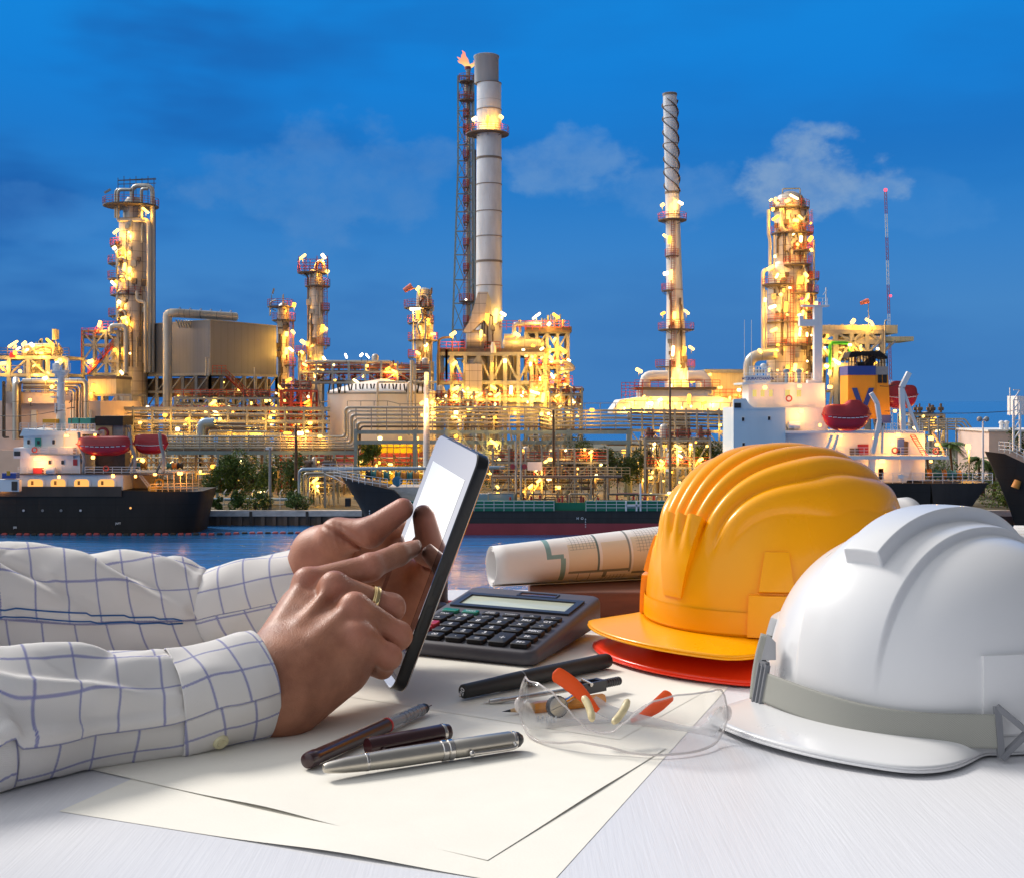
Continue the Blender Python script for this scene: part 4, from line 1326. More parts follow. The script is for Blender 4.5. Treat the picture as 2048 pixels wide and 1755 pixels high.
# temples: clear arms with orange tips, folded behind the lens
def temple(pts, w, name, mtl, th=.0026):
    q = catmull(pts, 14); mb = MB(); vs = []
    n_ = len(q)
    for i, p in enumerate(q):
        d_ = (q[min(i + 1, n_ - 1)] - q[max(i - 1, 0)]).normalized()
        s_ = d_.cross(Vector((0, 0, 1))).normalized(); u_ = s_.cross(d_)
        ww = w(i / (n_ - 1))
        for k in range(12):
            a_ = 2 * math.pi * k / 12
            vs.append(p + u_ * (ww * math.sin(a_)) + s_ * (th * math.cos(a_)))
    fs = [tuple(reversed(range(12))), tuple((n_ - 1) * 12 + k for k in range(12))]
    for i in range(n_ - 1):
        for k in range(12):
            fs.append((i * 12 + k, i * 12 + (k + 1) % 12, (i + 1) * 12 + (k + 1) % 12, (i + 1) * 12 + k))
    return mb.add(vs, fs).build(name, mtl, GL)
hl = lens(0.0, .5); hr_ = lens(1.0, .5)
# right temple reaches left with its tip rising beside the compass
tA = temple([hr_ + Vector((-.002, .004, 0)), P(1400, 1466, .858), P(1300, 1446, .876), P(1222, 1424, .885), P(1185, 1402, .885)], lambda t: .0052, 'temple_arm', 'clear_arm')
tB = temple([P(1196, 1420, .880), P(1180, 1404, .881), P(1150, 1374, .880), P(1124, 1354, .880), P(1106, 1345, .880)], lambda t: (.0022 + .0036 * sstep(0, .6, t)) * (1 if t < .86 else max(.12, math.sqrt(max(0, 1 - ((t - .86) / .14) ** 2)))), 'temple_tip', 'orange_rubber', .0022)
tA2 = temple([hl + Vector((.002, .004, 0)), P(1075, 1450, .868), P(1150, 1450, .880), P(1220, 1452, .885), P(1268, 1438, .886), P(1300, 1418, .886)], lambda t: .0052, 'temple_arm', 'clear_arm')
tB2 = temple([P(1262, 1441, .884), P(1285, 1430, .8845), P(1312, 1412, .884), P(1330, 1396, .884), P(1342, 1385, .884)], lambda t: (.0018 + .0034 * sstep(0, .6, t)) * (1 if t < .86 else max(.12, math.sqrt(max(0, 1 - ((t - .86) / .14) ** 2)))), 'temple_tip', 'orange_rubber', .0022)
mb = MB()
for i in range(5):
    p = P(1076 + 9 * i, 1437, .864); mb.beam(p + Vector((0, 0, .0022)), p - Vector((0, 0, .0024)), .0015, .001)
mb.build('arm_ridge', 'clear_barrel', GL)
for p in (hl, hr_):
    MB().ell(p + Vector((0, .002, 0)), .0034, .0034, .0056).build('hinge', 'lens_edge', GL)

# ------------------------------------------------------------------ helmets
class Helmet:
    def __init__(s, c, yaw, A, B, H, z0, ex=2.35, tilt=0.0, ribs=None):
        s.A, s.B, s.H, s.ex, s.ribs = A, B, H, ex, ribs
        s.ba = (25, 88)
        y = R(yaw)
        fx = Vector((-math.sin(y), -math.cos(y), 0))          # front direction
        lx = Vector((0, 0, 1)).cross(fx)
        s.M = Matrix((fx, lx, Vector((0, 0, 1)))).transposed().to_4x4()
        s.M = Matrix.Translation((c[0], c[1], z0)) @ s.M @ Matrix.Rotation(R(tilt), 4, 'Y')
    def raw(s, a, t):
        ph = t * math.pi / 2
        rho = max(0, math.cos(ph)) ** (2 / s.ex); zz = max(0, math.sin(ph)) ** (2 / s.ex)
        ca, sa = math.cos(a), math.sin(a)
        A = s.A * (1.0 if ca > 0 else 1.02)
        k = 1 - 0.07 * (1 - zz) * 0
        return Vector((A * ca * rho, s.B * sa * rho, s.H * zz))
    def nrm(s, p):
        return Vector((p.x / s.A ** 2, p.y / s.B ** 2, max(0.02, p.z) / s.H ** 2)).normalized()
    def pt(s, a, t, off=0.0):
        p = s.raw(a, t)
        o = off + (s.ribs(p, s) if s.ribs else 0)
        return p + s.nrm(p) * o
    def at_z(s, z):
        zz = min(1, max(0, z / s.H)); return math.asin(zz ** (s.ex / 2)) / (math.pi / 2)
    def W(s, p): return s.M @ Vector(p)
    def shell(s, name, mtl, parent, na=360, nt_=120):
        mb = MB().grid(lambda u, v: s.W(s.pt(u * 2 * math.pi, v ** 0.9 if v < 1 else 1.0)), na, nt_, closeu=True)
        ob = mb.build(name, mtl, parent, angle=None)
        return solid(ob, .0022, -1)
    def brim_w(s, a, wf, ws):
        return ws + (wf - ws) * sstep(math.cos(R(s.ba[1])), math.cos(R(s.ba[0])), math.cos(a))
    def brim(s, name, mtl, parent, wf, ws, drop, up=0.0):
        def fn(u, v):
            a = u * 2 * math.pi; w = s.brim_w(a, wf, ws)
            p = s.raw(a, 0.0); o = Vector((p.x / s.A ** 2, p.y / s.B ** 2, 0)).normalized()
            q = p + o * (w * v - .001)
            fr = max(0, math.cos(a))
            q.z = -drop * (v ** 1.3) * (0.35 + .65 * fr) + up * fr - 0.0035 * (1 - fr) * v
            # the visor bows up in its middle
            q.z += 0.006 * fr * v * (1 - (math.sin(a)) ** 2)
            return s.W(q)
        ob = MB().grid(fn, 240, 14, closeu=True).build(name, mtl, parent, angle=None)
        solid(ob, .0017, -1)
        e = MB().tube([fn(k / 240, 1.0) - Vector((0, 0, .0009)) for k in range(241)], .0010, 8, False)
        e.build('rim_bead', mtl, ob)
        s.bf = fn
        return ob
    def patch(s, name, mtl, parent, outline, offf, nu=24, nv=16, mtl_angle=None):
        """raised block; outline(v)->(a0,a1), v in 0..1 from z0 to z1; offf(u,v) height"""
        def fn(u, v):
            uu = min(1, max(0, (u - .06) / .88)); vv = min(1, max(0, (v - .06) / .88))
            edge = u < .03 or u > .97 or v < .03 or v > .97
            a0, a1, z = outline(vv)
            a = a0 + (a1 - a0) * uu
            return s.W(s.pt(a, s.at_z(z), -0.001 if edge else offf(uu, vv)))
        return MB().grid(fn, nu, nv).build(name, mtl, parent, angle=50)

def yribs(p, s):
    z = p.z / s.H
    if z < .3: return 0.0
    fx = p.x / s.A
    conv = 1 - 0.50 * sstep(0.15, .95, abs(fx)) 
    y = p.y / conv
    m = sstep(.40, .66, z) if fx > 0 else sstep(.30, .50, z)
    o = 0
    if abs(y) < .0945:
        tt = ((y + .0945) / .027) % 1.0 * 2 - 1
        o = .0070 * max(0, 1 - tt * tt)
    return o * m
HY = thing('yellow_helmet', 'yellow safety helmet with ridged crown stacked on the red-orange one', 'hard hat', (.262, 1.165, 0))
hy = Helmet((.262, 1.165), 57, .140, .118, .160, .030, ribs=yribs)
hy.ba = (30, 52)
hy.shell('shell', 'yellow_plastic', HY, 420, 150)
hy.brim('brim', 'yellow_plastic', HY, .056, .004, .010)
hy.patch('front_badge', 'yellow_plastic', HY, lambda v: (-.10 - .12 * v, .10 + .12 * v, .030 + .068 * v), lambda u, v: .0012 + .0085 * v, 20, 20)
for sg in (-1, 1):
    c_ = sg * .82
    hy.patch('accessory_slot', 'yellow_plastic', HY, lambda v: (c_ - .19 + .01 * v, c_ + .19 - .01 * v, .001 + .038 * v), lambda u, v: .0058, 20, 12)
    hy.patch('accessory_slot', 'yellow_plastic', HY, lambda v: (c_ - .12 + .035 * v, c_ + .12 - .035 * v, .040 + .036 * v), lambda u, v: .0052 - .0028 * v, 16, 12)
bandf = lambda u, v: hy.W(hy.pt(-.70 + 1.40 * u, hy.at_z(.004 + .019 * v), .0014 + (.0004 if int(u * 239.99) % 2 else 0)))
MB().grid(bandf, 240, 3).build('ribbed_band', 'yellow_plastic', HY, angle=None)

HO = thing('orange_helmet', 'red-orange safety helmet mostly hidden under the yellow one, only its visor showing', 'hard hat', (.268, 1.168, 0))
ho = Helmet((.266, 1.165), 55, .136, .114, .150, .0125)
ho.ba = (32, 58)
ho.shell('shell', 'orange_plastic', HO, 120, 40)
ho.brim('brim', 'orange_plastic', HO, .060, .008, .013)
ho.patch('front_badge', 'orange_plastic', HO, lambda v: (-.10, .10, .004 + .012 * v), lambda u, v: .003, 12, 8)
for sg in (-1, 1):
    c_ = sg * .72
    ho.patch('accessory_slot', 'orange_plastic', HO, lambda v: (c_ - .19, c_ + .19, .001 + .014 * v), lambda u, v: .005, 16, 8)

def wribs(p, s):
    z = p.z / s.H; fx = p.x / s.A; y = abs(p.y)
    o = 0.0
    # broad raised saddle narrowing to a crease at the bottom
    yb = .036 - .004 * (1 - z)
    o += .0056 * sstep(yb + .0022, yb - .0022, y) * sstep(.10, .75, z)
    # square centre ridge starting with a flat face
    m = sstep(.675, .650, fx) * sstep(-1.02, -.80, fx)
    o += .0110 * sstep(.0150, .0122, y) * m
    return o
HW = thing('white_helmet', 'white safety helmet with a square crown ridge and a grey chin strap over its visor', 'hard hat', (.330, .925, 0))
hw = Helmet((.328, .930), 50, .138, .120, .128, .012, ribs=wribs)
hw.ba = (24, 50)
hw.shell('shell', 'white_plastic', HW, 900, 260)
hw.brim('brim', 'white_plastic', HW, .057, .003, .012)
for sg in (-1, 1):
    c_ = sg * 1.05
    hw.patch('accessory_slot', 'white_plastic', HW, lambda v: (c_ - .22 + .02 * v, c_ + .16, .002 + .052 * v), lambda u, v: .0052 - .002 * (1 - u), 20, 14)
# chin strap laid across the front
def strap_pt(u, v):
    a = -.52 + 1.40 * u
    zc = .0070 - .0055 * u - .001 * math.sin(math.pi * u) + 0.0012 * math.sin(7 * u)
    z = zc + .0215 * (v - .42)
    off = .0040 + .0060 * (abs(u - .5) * 2) ** 4 + .0015 * (1 - v)
    p = hw.raw(a, hw.at_z(max(.001, zc)))
    q = p + hw.nrm(p) * off
    q.z = z + .004
    q = q + Vector((hw.nrm(p).x, hw.nrm(p).y, 0)) * (.0025 * (1 - v))
    return hw.W(q)
def strap_mesh(fn, name, mtl, parent, nu, nv, lu, lv, th=.0012):
    mb = MB().grid(fn, nu, nv); ob = mb.build(name, mtl, parent, angle=None)
    uvl = ob.data.uv_layers.new(name='cloth')
    for lp in ob.data.loops:
        i, j = divmod(lp.vertex_index, nv); uvl.data[lp.index].uv = (i / (nu - 1) * lu, j / (nv - 1) * lv)
    return solid(ob, th, 0)
CS = strap_mesh(lambda u, v: strap_pt(u, v) , 'chin_strap', 'webbing', HW, 120, 12, .26, .022, .0014)
def frame_plate(c, ex, ey, w, h, bar, th, name):
    ex = ex.normalized(); ey = ey.normalized(); n_ = ex.cross(ey).normalized()
    mb = MB()
    for (a_, b_) in (((-w, -h), (w, -h)), ((w, -h), (w, h)), ((w, h), (-w, h)), ((-w, h), (-w, -h)), ((0, -h), (0, h))):
        mb.beam(c + ex * a_[0] + ey * a_[1], c + ex * b_[0] + ey * b_[1], bar, th)
    return mb.build(name, 'grey_plastic', CS)
p0 = strap_pt(0.0, .5); p1 = strap_pt(0.03, .5); pu = strap_pt(0.0, 1) - strap_pt(0.0, 0)
frame_plate(p0 + (p0 - p1).normalized() * .001, (p0 - p1), pu, .0048, .0165, .0036, .0040, 'strap_buckle')
strap_mesh(lambda u, v: p0 + (p0 - p1).normalized() * (.004 + .003 * math.sin(3 * u)) + pu.normalized() * (-.012 + .050 * u) + (p1 - p0).normalized().cross(pu.normalized()) * (.004 * (v - .5)) + (p0 - p1).normalized() * (.009 * (v - .5)), 'strap_end', 'webbing', CS, 20, 6, .05, .012)
MB().prism([p0 + pu.normalized() * .018 + (p0 - p1).normalized() * .006, p0 + pu.normalized() * .038 + (p0 - p1).normalized() * .004, p0 + pu.normalized() * .034 - (p0 - p1).normalized() * .008, p0 + pu.normalized() * .022 - (p0 - p1).normalized() * .012], Vector((.0, -.003, .001))).build('strap_hook', 'grey_plastic', CS)
q0 = strap_pt(1.0, .5); q1 = strap_pt(.97, .5); qu = (strap_pt(1.0, 1) - strap_pt(1.0, 0)).normalized(); qd = (q0 - q1).normalized()
mb = MB()
tri = [q0 + qu * .016, q0 - qu * .017, q0 + qd * .018]
for i in range(3): mb.beam(tri[i], tri[(i + 1) % 3], .0042, .0036)
mb.tube(catmull([q0 + qd * .018, q0 + qd * .028 + qu * .003, q0 + qd * .034 + qu * .012, q0 + qd * .026 + qu * .016], 6), .0024, 8)
mb.build('strap_hook', 'grey_plastic', CS)

# ------------------------------------------------------------------ rolled plan on a brown board, dark case
M4 = None
def plan_material():
    m = M['plan_paper']; nt = m.node_tree; b = nt.nodes['Principled BSDF']
    old = b.inputs['Base Color'].links[0].from_socket
    uv = nd(nt, 'ShaderNodeUVMap', uv_map='cloth')
    sp = nt.nodes.new('ShaderNodeSeparateXYZ'); nt.links.new(uv.outputs['UV'], sp.inputs[0])
    def mth(op, a, bb=None, cc=None):
        n = nd(nt, 'ShaderNodeMath', operation=op)
        for i, x in enumerate((a, bb, cc)):
            if x is None: continue
            if isinstance(x, (int, float)): n.inputs[i].default_value = x
            else: nt.links.new(x, n.inputs[i])
        return n.outputs[0]
    U, V = sp.outputs['X'], sp.outputs['Y']
    def rect(u0, v0, u1, v1):
        a = mth('MULTIPLY', mth('GREATER_THAN', U, u0), mth('LESS_THAN', U, u1))
        c = mth('MULTIPLY', mth('GREATER_THAN', V, v0), mth('LESS_THAN', V, v1))
        return mth('MULTIPLY', a, c)
    def union(rs):
        o = None
        for r_ in rs:
            x = rect(*r_); o = x if o is None else mth('MAXIMUM', o, x)
        return o
    cur = old
    def paint(mask, col):
        nonlocal cur
        mx = nd(nt, 'ShaderNodeMix', data_type='RGBA'); nt.links.new(mask, mx.inputs[0]); nt.links.new(cur, mx.inputs[6]); mx.inputs[7].default_value = col
        cur = mx.outputs[2]
    # floor tints, hatching and walls of a drawn floor plan (metres along / around the roll)
    paint(mth('MULTIPLY', union([(.078, .020, .112, .062), (.118, .022, .15, .064), (.155, .018, .21, .070)]), .55), S(206, 186, 140))
    gx = mth('LESS_THAN', mth('PINGPONG', U, .0021), .00028); gy = mth('LESS_THAN', mth('PINGPONG', V, .0021), .00028)
    grid = mth('MAXIMUM', gx, gy)
    paint(mth('MULTIPLY', mth('MULTIPLY', grid, union([(.080, .000, .112, .030), (.118, .070, .15, .095), (.160, -.01, .20, .040), (.165, .070, .215, .10)])), .7), S(96, 104, 108))
    wall = [(.052, -.010, .058, .040), (.058, .034, .072, .040), (.068, .040, .074, .078), (.074, -.02, .112, -.015), (.112, .000, .1145, .062), (.150, -.01, .1525, .066), (.078, .060, .150, .064), (.120, .064, .1245, .075), (.185, .055, .188, .078), (.155, .066, .20, .070), (.20, .02, .204, .085), (.16, -.02, .22, -.015), (.225, .03, .229, .085), (.204, .050, .229, .054)]
    paint(mth('MULTIPLY', union(wall[:3] + [wall[4]]), .85), S(92, 146, 148))
    paint(mth('MULTIPLY', union(wall[3:]), .8), S(92, 104, 104))
    thin = [(.090, .064, .0906, .078), (.104, .064, .1046, .082), (.13, .075, .15, .0757), (.058, .086, .12, .0866), (.13, .088, .16, .0886), (.17, .06, .1706, .095), (.19, .03, .1906, .06), (.24, .0, .2408, .09), (.21, .06, .28, .0608), (.25, .02, .2506, .08)]
    paint(mth('MULTIPLY', union(thin), .8), S(70, 80, 82))
    nt.links.new(cur, b.inputs['Base Color'])
plan_material()
BRD = tag(MB().box((0.02, 1.31, 0), (0.72, 1.50, .0290)).build('brown_board', 'brown_card'), 'brown board on the table under the rolled floor plan', 'board')
bv = BRD.modifiers.new('edge', 'BEVEL'); bv.width = .002; bv.segments = 2
RA = P(983, 1133, 1.345); RB = P(1560, 1108, 1.455)
RA.z = .0293 + .0232; RB.z = .0293 + .0375
RB2 = RA + (RB - RA) * 1.9
ROLL = thing('rolled_plan', 'rolled white paper with a printed floor plan behind the calculator', 'paper roll', RA)
x, y, d_ = frame(RB - RA)
Lr = (RB - RA).length
def spiral(u, v, r0=None, turns=1.0, a_off=0.0, rs_=1.0):
    s_ = v * Lr * 1.5
    rad = (.0232 + (.0375 - .0232) * s_ / Lr) * rs_
    a = a_off + u * 2 * math.pi * turns
    rad = rad * (1 - 0.10 * u * turns)
    c = RA + d_ * s_
    q = c + x * (rad * math.cos(a)) + Vector((0, 0, 1)) * (rad * math.sin(a))
    return q
def roll_mesh(fn, nu, nv, name):
    mb = MB().grid(fn, nu, nv); ob = mb.build(name, 'plan_paper', ROLL, angle=None)
    uvl = ob.data.uv_layers.new(name='cloth')
    for lp in ob.data.loops:
        i, j = divmod(lp.vertex_index, nv)
        uvl.data[lp.index].uv = (j / (nv - 1) * Lr * 1.5 - .006, ((i / (nu - 1)) * 2.6 - .50) * 0.19 - .012)
    return solid(ob, .0003, 0)
roll_mesh(lambda u, v: spiral(u, v, turns=2.6, a_off=-math.pi * 0.62), 220, 40, 'paper_sheet')

CASE = thing('dark_case', 'dark brown upright case with red and yellow cords behind the tablet', 'case', P(868, 1215, 1.36))
c_ = T(850, 1216)
mb = MB().lathe([(0, .001), (.026, .001), (.0275, .004), (.0262, .012), (.0258, .070), (.0245, .074), (0, .074)], Matrix.Translation(c_), 32)
mb.build('case_body', 'dark_case', CASE)
MB().torus(c_ + Vector((.008, -.004, .006)), .036, .0022, (0, .1, 1), 40, 8).build('cord', 'red_cord', CASE)['label'] = 'red cord'
MB().tube(catmull([c_ + Vector((-.03, -.03, .008)), c_ + Vector((.0, -.034, .010)), c_ + Vector((.024, -.024, .009)), c_ + Vector((.034, -.004, .004))], 8), .0013, 8).build('cord', 'yellow_cord', CASE)['label'] = 'yellow cord'
MB().ell(c_ + Vector((.006, -.05, .008)), .030, .022, .009, n=24).build('pouch_flap', 'dark_case', CASE)
ROLL2 = tag(MB().tube([P(2030, 1094, 1.42), P(2300, 1098, 1.38)], .0262, 32).build('rolled_plan', 'plan_paper'), 'second paper roll peeking out behind the white helmet', 'paper roll')
ROLL2.data.uv_layers.new(name='cloth')
# ------------------------------------------------------------------ background materials
WZ = CAM_H - 267 * 150 / FOC           # water level
GZ = CAM_H - 222 * 160 / FOC           # ground level of the plant
def cladding(name, col, pz, metal=0.35, rough=0.45, px_=0.0, line=0.35, var=0.12):
    """insulation sheet metal with dark seams"""
    m = mat(name, col, rough=rough, metal=metal, var=var, scale=0.9, streak=(1, 1, .25), rust=0.25)
    nt = m.node_tree; b = nt.nodes['Principled BSDF']
    old = b.inputs['Base Color'].links[0].from_socket
    tc = nt.nodes.new('ShaderNodeTexCoord'); sp = nt.nodes.new('ShaderNodeSeparateXYZ')
    nt.links.new(tc.outputs['Object'], sp.inputs[0])
    def mth(op, a, bb):
        n = nd(nt, 'ShaderNodeMath', operation=op)
        for i, x in enumerate((a, bb)):
            if isinstance(x, (int, float)): n.inputs[i].default_value = x
            else: nt.links.new(x, n.inputs[i])
        return n.outputs[0]
    f = mth('LESS_THAN', mth('PINGPONG', sp.outputs['Z'], pz / 2), 0.045)
    if px_:
        f = mth('MAXIMUM', f, mth('LESS_THAN', mth('PINGPONG', sp.outputs['X'], px_ / 2), 0.035))
    mx = nd(nt, 'ShaderNodeMix', data_type='RGBA', blend_type='MULTIPLY')
    nt.links.new(mth('MULTIPLY', f, 1.0), mx.inputs[0]); nt.links.new(old, mx.inputs[6]); mx.inputs[7].default_value = (line, line, line, 1)
    nt.links.new(mx.outputs[2], b.inputs['Base Color'])
    return m
M['clad'] = cladding('aluminium_cladding', S(196, 190, 182), 1.9, px_=1.6)
M['stack'] = cladding('stack_plates', S(216, 219, 224), 60, metal=0.25, px_=0, line=.6)
M['stack_top'] = mat('stack_top', S(160, 161, 164), rough=.6, var=.2, scale=.5, streak=(1, 1, .15))
M['seam'] = mat('seam_band', S(128, 118, 108), rough=.6, var=.2)
M['steel_dark'] = mat('dark_steel', S(92, 82, 76), rough=.6, var=.25, scale=2, rust=.3)
M['steel_grey'] = mat('painted_grey_steel', S(140, 144, 146), rough=.55, var=.15, scale=2, rust=.2)
M['steel_blue'] = mat('grey_blue_steel', S(120, 142, 152), rough=.5, var=.12, scale=2, rust=.15)
M['red_rail'] = mat('red_oxide_paint', S(168, 62, 46), rough=.6, var=.15, scale=2)
M['pipe_grey'] = mat('galvanised_pipe', S(168, 166, 158), rough=.38, metal=.5, var=.15, scale=1.5)
M['pipe_clad'] = cladding('pipe_cladding', S(190, 186, 176), 90, px_=2.4, metal=.45, rough=.38)
M['pipe_dark'] = mat('dark_pipe', S(104, 92, 84), rough=.5, metal=.3, var=.2, scale=1.5, rust=.3)
M['pipe_blue'] = mat('blue_grey_pipe', S(134, 160, 186), rough=.4, metal=.3, var=.1)
M['pipe_green'] = mat('green_pipe', S(40, 150, 50), rough=.45, var=.1)
M['tank_white'] = mat('tank_paint', S(230, 226, 224), rough=.6, var=.05, scale=.4, streak=(1, 1, .1), rust=.12)
M['grey_sheet'] = cladding('ribbed_grey_sheet', S(116, 123, 133), 200, metal=.15, rough=.5, px_=.85, line=.8, var=.05)
M['yellow_sheet'] = cladding('buff_sheet', S(206, 196, 160), 200, metal=0, rough=.6, px_=.9, line=.75)
M['yellow_wall'] = mat('yellow_paint_wall', S(214, 196, 30), rough=.6, var=.1, scale=.5)
M['pink_wall'] = mat('pale_render_wall', S(222, 202, 194), rough=.8, var=.06, scale=.5)
M['concrete'] = mat('quay_concrete', S(196, 190, 184), rough=.9, var=.25, scale=.8, streak=(1, 1, 2.5), rust=.25, bump=.3, bscale=3)
M['concrete_dark'] = mat('wet_concrete', S(112, 96, 84), rough=.8, var=.3, scale=.8, streak=(1, 1, .4), rust=.4)
M['soil'] = mat('yard_ground', S(104, 100, 84), rough=.95, var=.3, scale=.15)
M['leaf_dark'] = mat('leaf_dark', (0.040, 0.085, 0.016), rough=.6, var=.4, scale=.9)
M['leaf_mid'] = mat('leaf_mid', (0.065, 0.125, 0.02), rough=.6, var=.45, scale=.9)
M['leaf_light'] = mat('leaf_light', (0.11, 0.20, 0.03), rough=.6, var=.35, scale=.9)
M['bark'] = mat('bark', S(92, 74, 58), rough=.9, var=.3, scale=3)
M['hull_black'] = cladding('hull_black', S(27, 26, 27), 1.6, metal=0, rough=.7, px_=6.2, line=.55, var=.3)
M['hull_brown'] = mat('hull_dark_brown', S(62, 54, 48), rough=.6, var=.25, scale=.4, streak=(1, 1, .2), rust=.3)
M['hull_grey'] = cladding('hull_dark_grey', S(48, 49, 50), 1.6, metal=0, rough=.7, px_=6.2, line=.7, var=.25)
M['hull_red'] = mat('boot_topping_red', S(150, 58, 66), rough=.55, var=.12, scale=.4, streak=(1, 1, .3), rust=.12)
M['hull_green'] = mat('bulwark_green', S(14, 112, 82), rough=.5, var=.12, scale=.5)
M['ship_white'] = mat('ship_white', S(222, 224, 226), rough=.5, var=.05, scale=.4, streak=(1, 1, .15), rust=.14)
M['ship_white_skylit'] = mat('ship_white_skylight_tint', S(186, 210, 224), rough=.5, var=.04, scale=.4, streak=(1, 1, .15), rust=.1)  # ship white with the bluish skylight mixed into its colour
M['boat_red'] = mat('lifeboat_red', S(190, 24, 34), rough=.35, var=.1, scale=1, coat=.3)
M['boat_red2'] = mat('lifeboat_canopy_red', S(164, 44, 50), rough=.45, var=.12, scale=1)
M['teal'] = mat('teal_paint', S(44, 140, 132), rough=.5, var=.1)
M['ochre'] = mat('ochre_paint', S(198, 150, 30), rough=.5, var=.12)
M['funnel_orange'] = mat('funnel_orange', S(236, 156, 30), rough=.5, var=.06, scale=.6)
M['funnel_blue'] = mat('funnel_blue', S(44, 72, 150), rough=.5, var=.05)
M['funnel_beige'] = mat('funnel_beige', S(206, 176, 128), rough=.6, var=.08)
M['soot'] = mat('soot_black', S(28, 24, 24), rough=.7, var=.3)
M['glass_dark'] = mat('window_dark', S(40, 44, 48), rough=.12, var=.1)
M['ring_white'] = mat('lifebuoy', S(220, 90, 70), rough=.6, var=.1)
M['orange_reel'] = mat('reel_orange', S(200, 130, 50), rough=.6, var=.25, scale=2, rust=.4)
M['teal_reel'] = mat('reel_teal', S(60, 120, 118), rough=.6, var=.25, scale=2, rust=.4)
M['blue_reel'] = mat('reel_blue', S(30, 96, 128), rough=.6, var=.2, scale=2)
M['wind_cloth'] = mat('windsock_cloth', S(222, 130, 110), rough=.9, var=.08)
M['cable'] = mat('black_cable', S(36, 36, 40), rough=.6, var=0)

def emis(name, col, s):
    m = bpy.data.materials.new(name); m.use_nodes = True; nt = m.node_tree; nt.nodes.clear()
    e = nd(nt, 'ShaderNodeEmission', Strength=s); e.inputs[0].default_value = tuple(col) + (1,)
    o = nt.nodes.new('ShaderNodeOutputMaterial'); nt.links.new(e.outputs[0], o.inputs[0])
    m.cycles.emission_sampling = 'NONE'
    return m
M['sodium'] = emis('sodium_lamp', (1.0, .60, .12), 4.5)
M['sodium_pale'] = emis('sodium_pale', (1.0, .74, .30), 5.5)
M['sodium_deep'] = emis('sodium_deep', (1.0, .46, .05), 3.6)
M['sodium_orange'] = emis('orange_lamp', (1.0, .42, .09), 6.0)
M['white_lamp'] = emis('white_lamp', (1.0, .86, .62), 8.0)
M['red_lamp'] = emis('red_lamp', (1.0, .06, .10), 3.0)
M['lit_window'] = emis('lit_window', (1.0, .46, .12), 1.15)
M['lit_pane'] = emis('lit_pane', (.95, .72, .22), 0.8)

# ------------------------------------------------------------------ water, land, quay
def water_material():
    m = bpy.data.materials.new('river_water'); m.use_nodes = True; nt = m.node_tree; b = nt.nodes['Principled BSDF']
    b.inputs['Base Color'].default_value = (0.020, 0.14, 0.38, 1); b.inputs['Roughness'].default_value = 0.22
    b.inputs['Specular IOR Level'].default_value = 0.6
    tc = nt.nodes.new('ShaderNodeTexCoord')
    mp = nt.nodes.new('ShaderNodeMapping'); mp.inputs['Scale'].default_value = (0.022, 0.30, 1)
    nt.links.new(tc.outputs['Object'], mp.inputs['Vector'])
    n1 = nd(nt, 'ShaderNodeTexNoise', Scale=1.0, Detail=5.0, Roughness=.6); nt.links.new(mp.outputs[0], n1.inputs['Vector'])
    bp = nd(nt, 'ShaderNodeBump', Strength=0.9, Distance=0.6)
    nt.links.new(n1.outputs['Fac'], bp.inputs['Height']); nt.links.new(bp.outputs['Normal'], b.inputs['Normal'])
    return m
M['water'] = water_material()
mb = MB().add([(-9000, -300, WZ), (9000, -300, WZ), (9000, 16000, WZ), (-9000, 16000, WZ)], [(0, 1, 2, 3)])
tag(mb.build('river_water', 'water', smooth=False), 'calm blue river between the table and the quay', 'river', kind='structure')
tag(MB().box((-330, 161.0, WZ - 3), (330, 430, GZ)).build('ground', 'soil', smooth=False), 'yard ground under the plant', 'ground', kind='structure')
QW = thing('quay_wall', 'weathered concrete quay wall with a dark wet foot along the river', 'quay', (0, 160.4, WZ))
MB().box((-330, 160.0, WZ + 1.25), (330, 160.99, GZ + .12)).build('wall_top', 'concrete', QW, smooth=False)
mb = MB().box((-330, 160.5, WZ - 1), (330, 160.98, WZ + 1.249))
for i in range(150):
    x = -110 + i * 1.5
    mb.box((x, 160.12, WZ - 1), (x + .5, 160.499, WZ + 1.24))
mb.build('wall_foot', 'concrete_dark', QW, smooth=False)
mb = MB()
for i in range(30):
    x = -110 + i * 7.5; mb.box((x, 159.9, WZ + .2), (x + .35, 159.995, GZ))
mb.build('timber_fender', 'hull_brown', QW, smooth=False)
BOOM = thing('floating_boom', 'string of red and black floats on the water in front of the quay', 'boom', (0, 148.4, WZ))
mr_, mk_ = MB(), MB()
for i in range(150):
    x = -68 + i * .95
    y = 148.6 if x < -38 else 148.6 + min(1, (x + 38) / 4) * 1.6
    if x > 10: break
    p = Vector((x, y + .15 * math.sin(i * .5), WZ + .08)); q = p + Vector((.72, .0, 0))
    (mr_ if i % 3 else mk_).tube([p, p.lerp(q, .15), p.lerp(q, .85), q], .2, 8, True, rr=[.1, .2, .2, .1])
mr_.build('red_float', 'hull_red', BOOM); mk_.build('black_float', 'hull_black', BOOM)

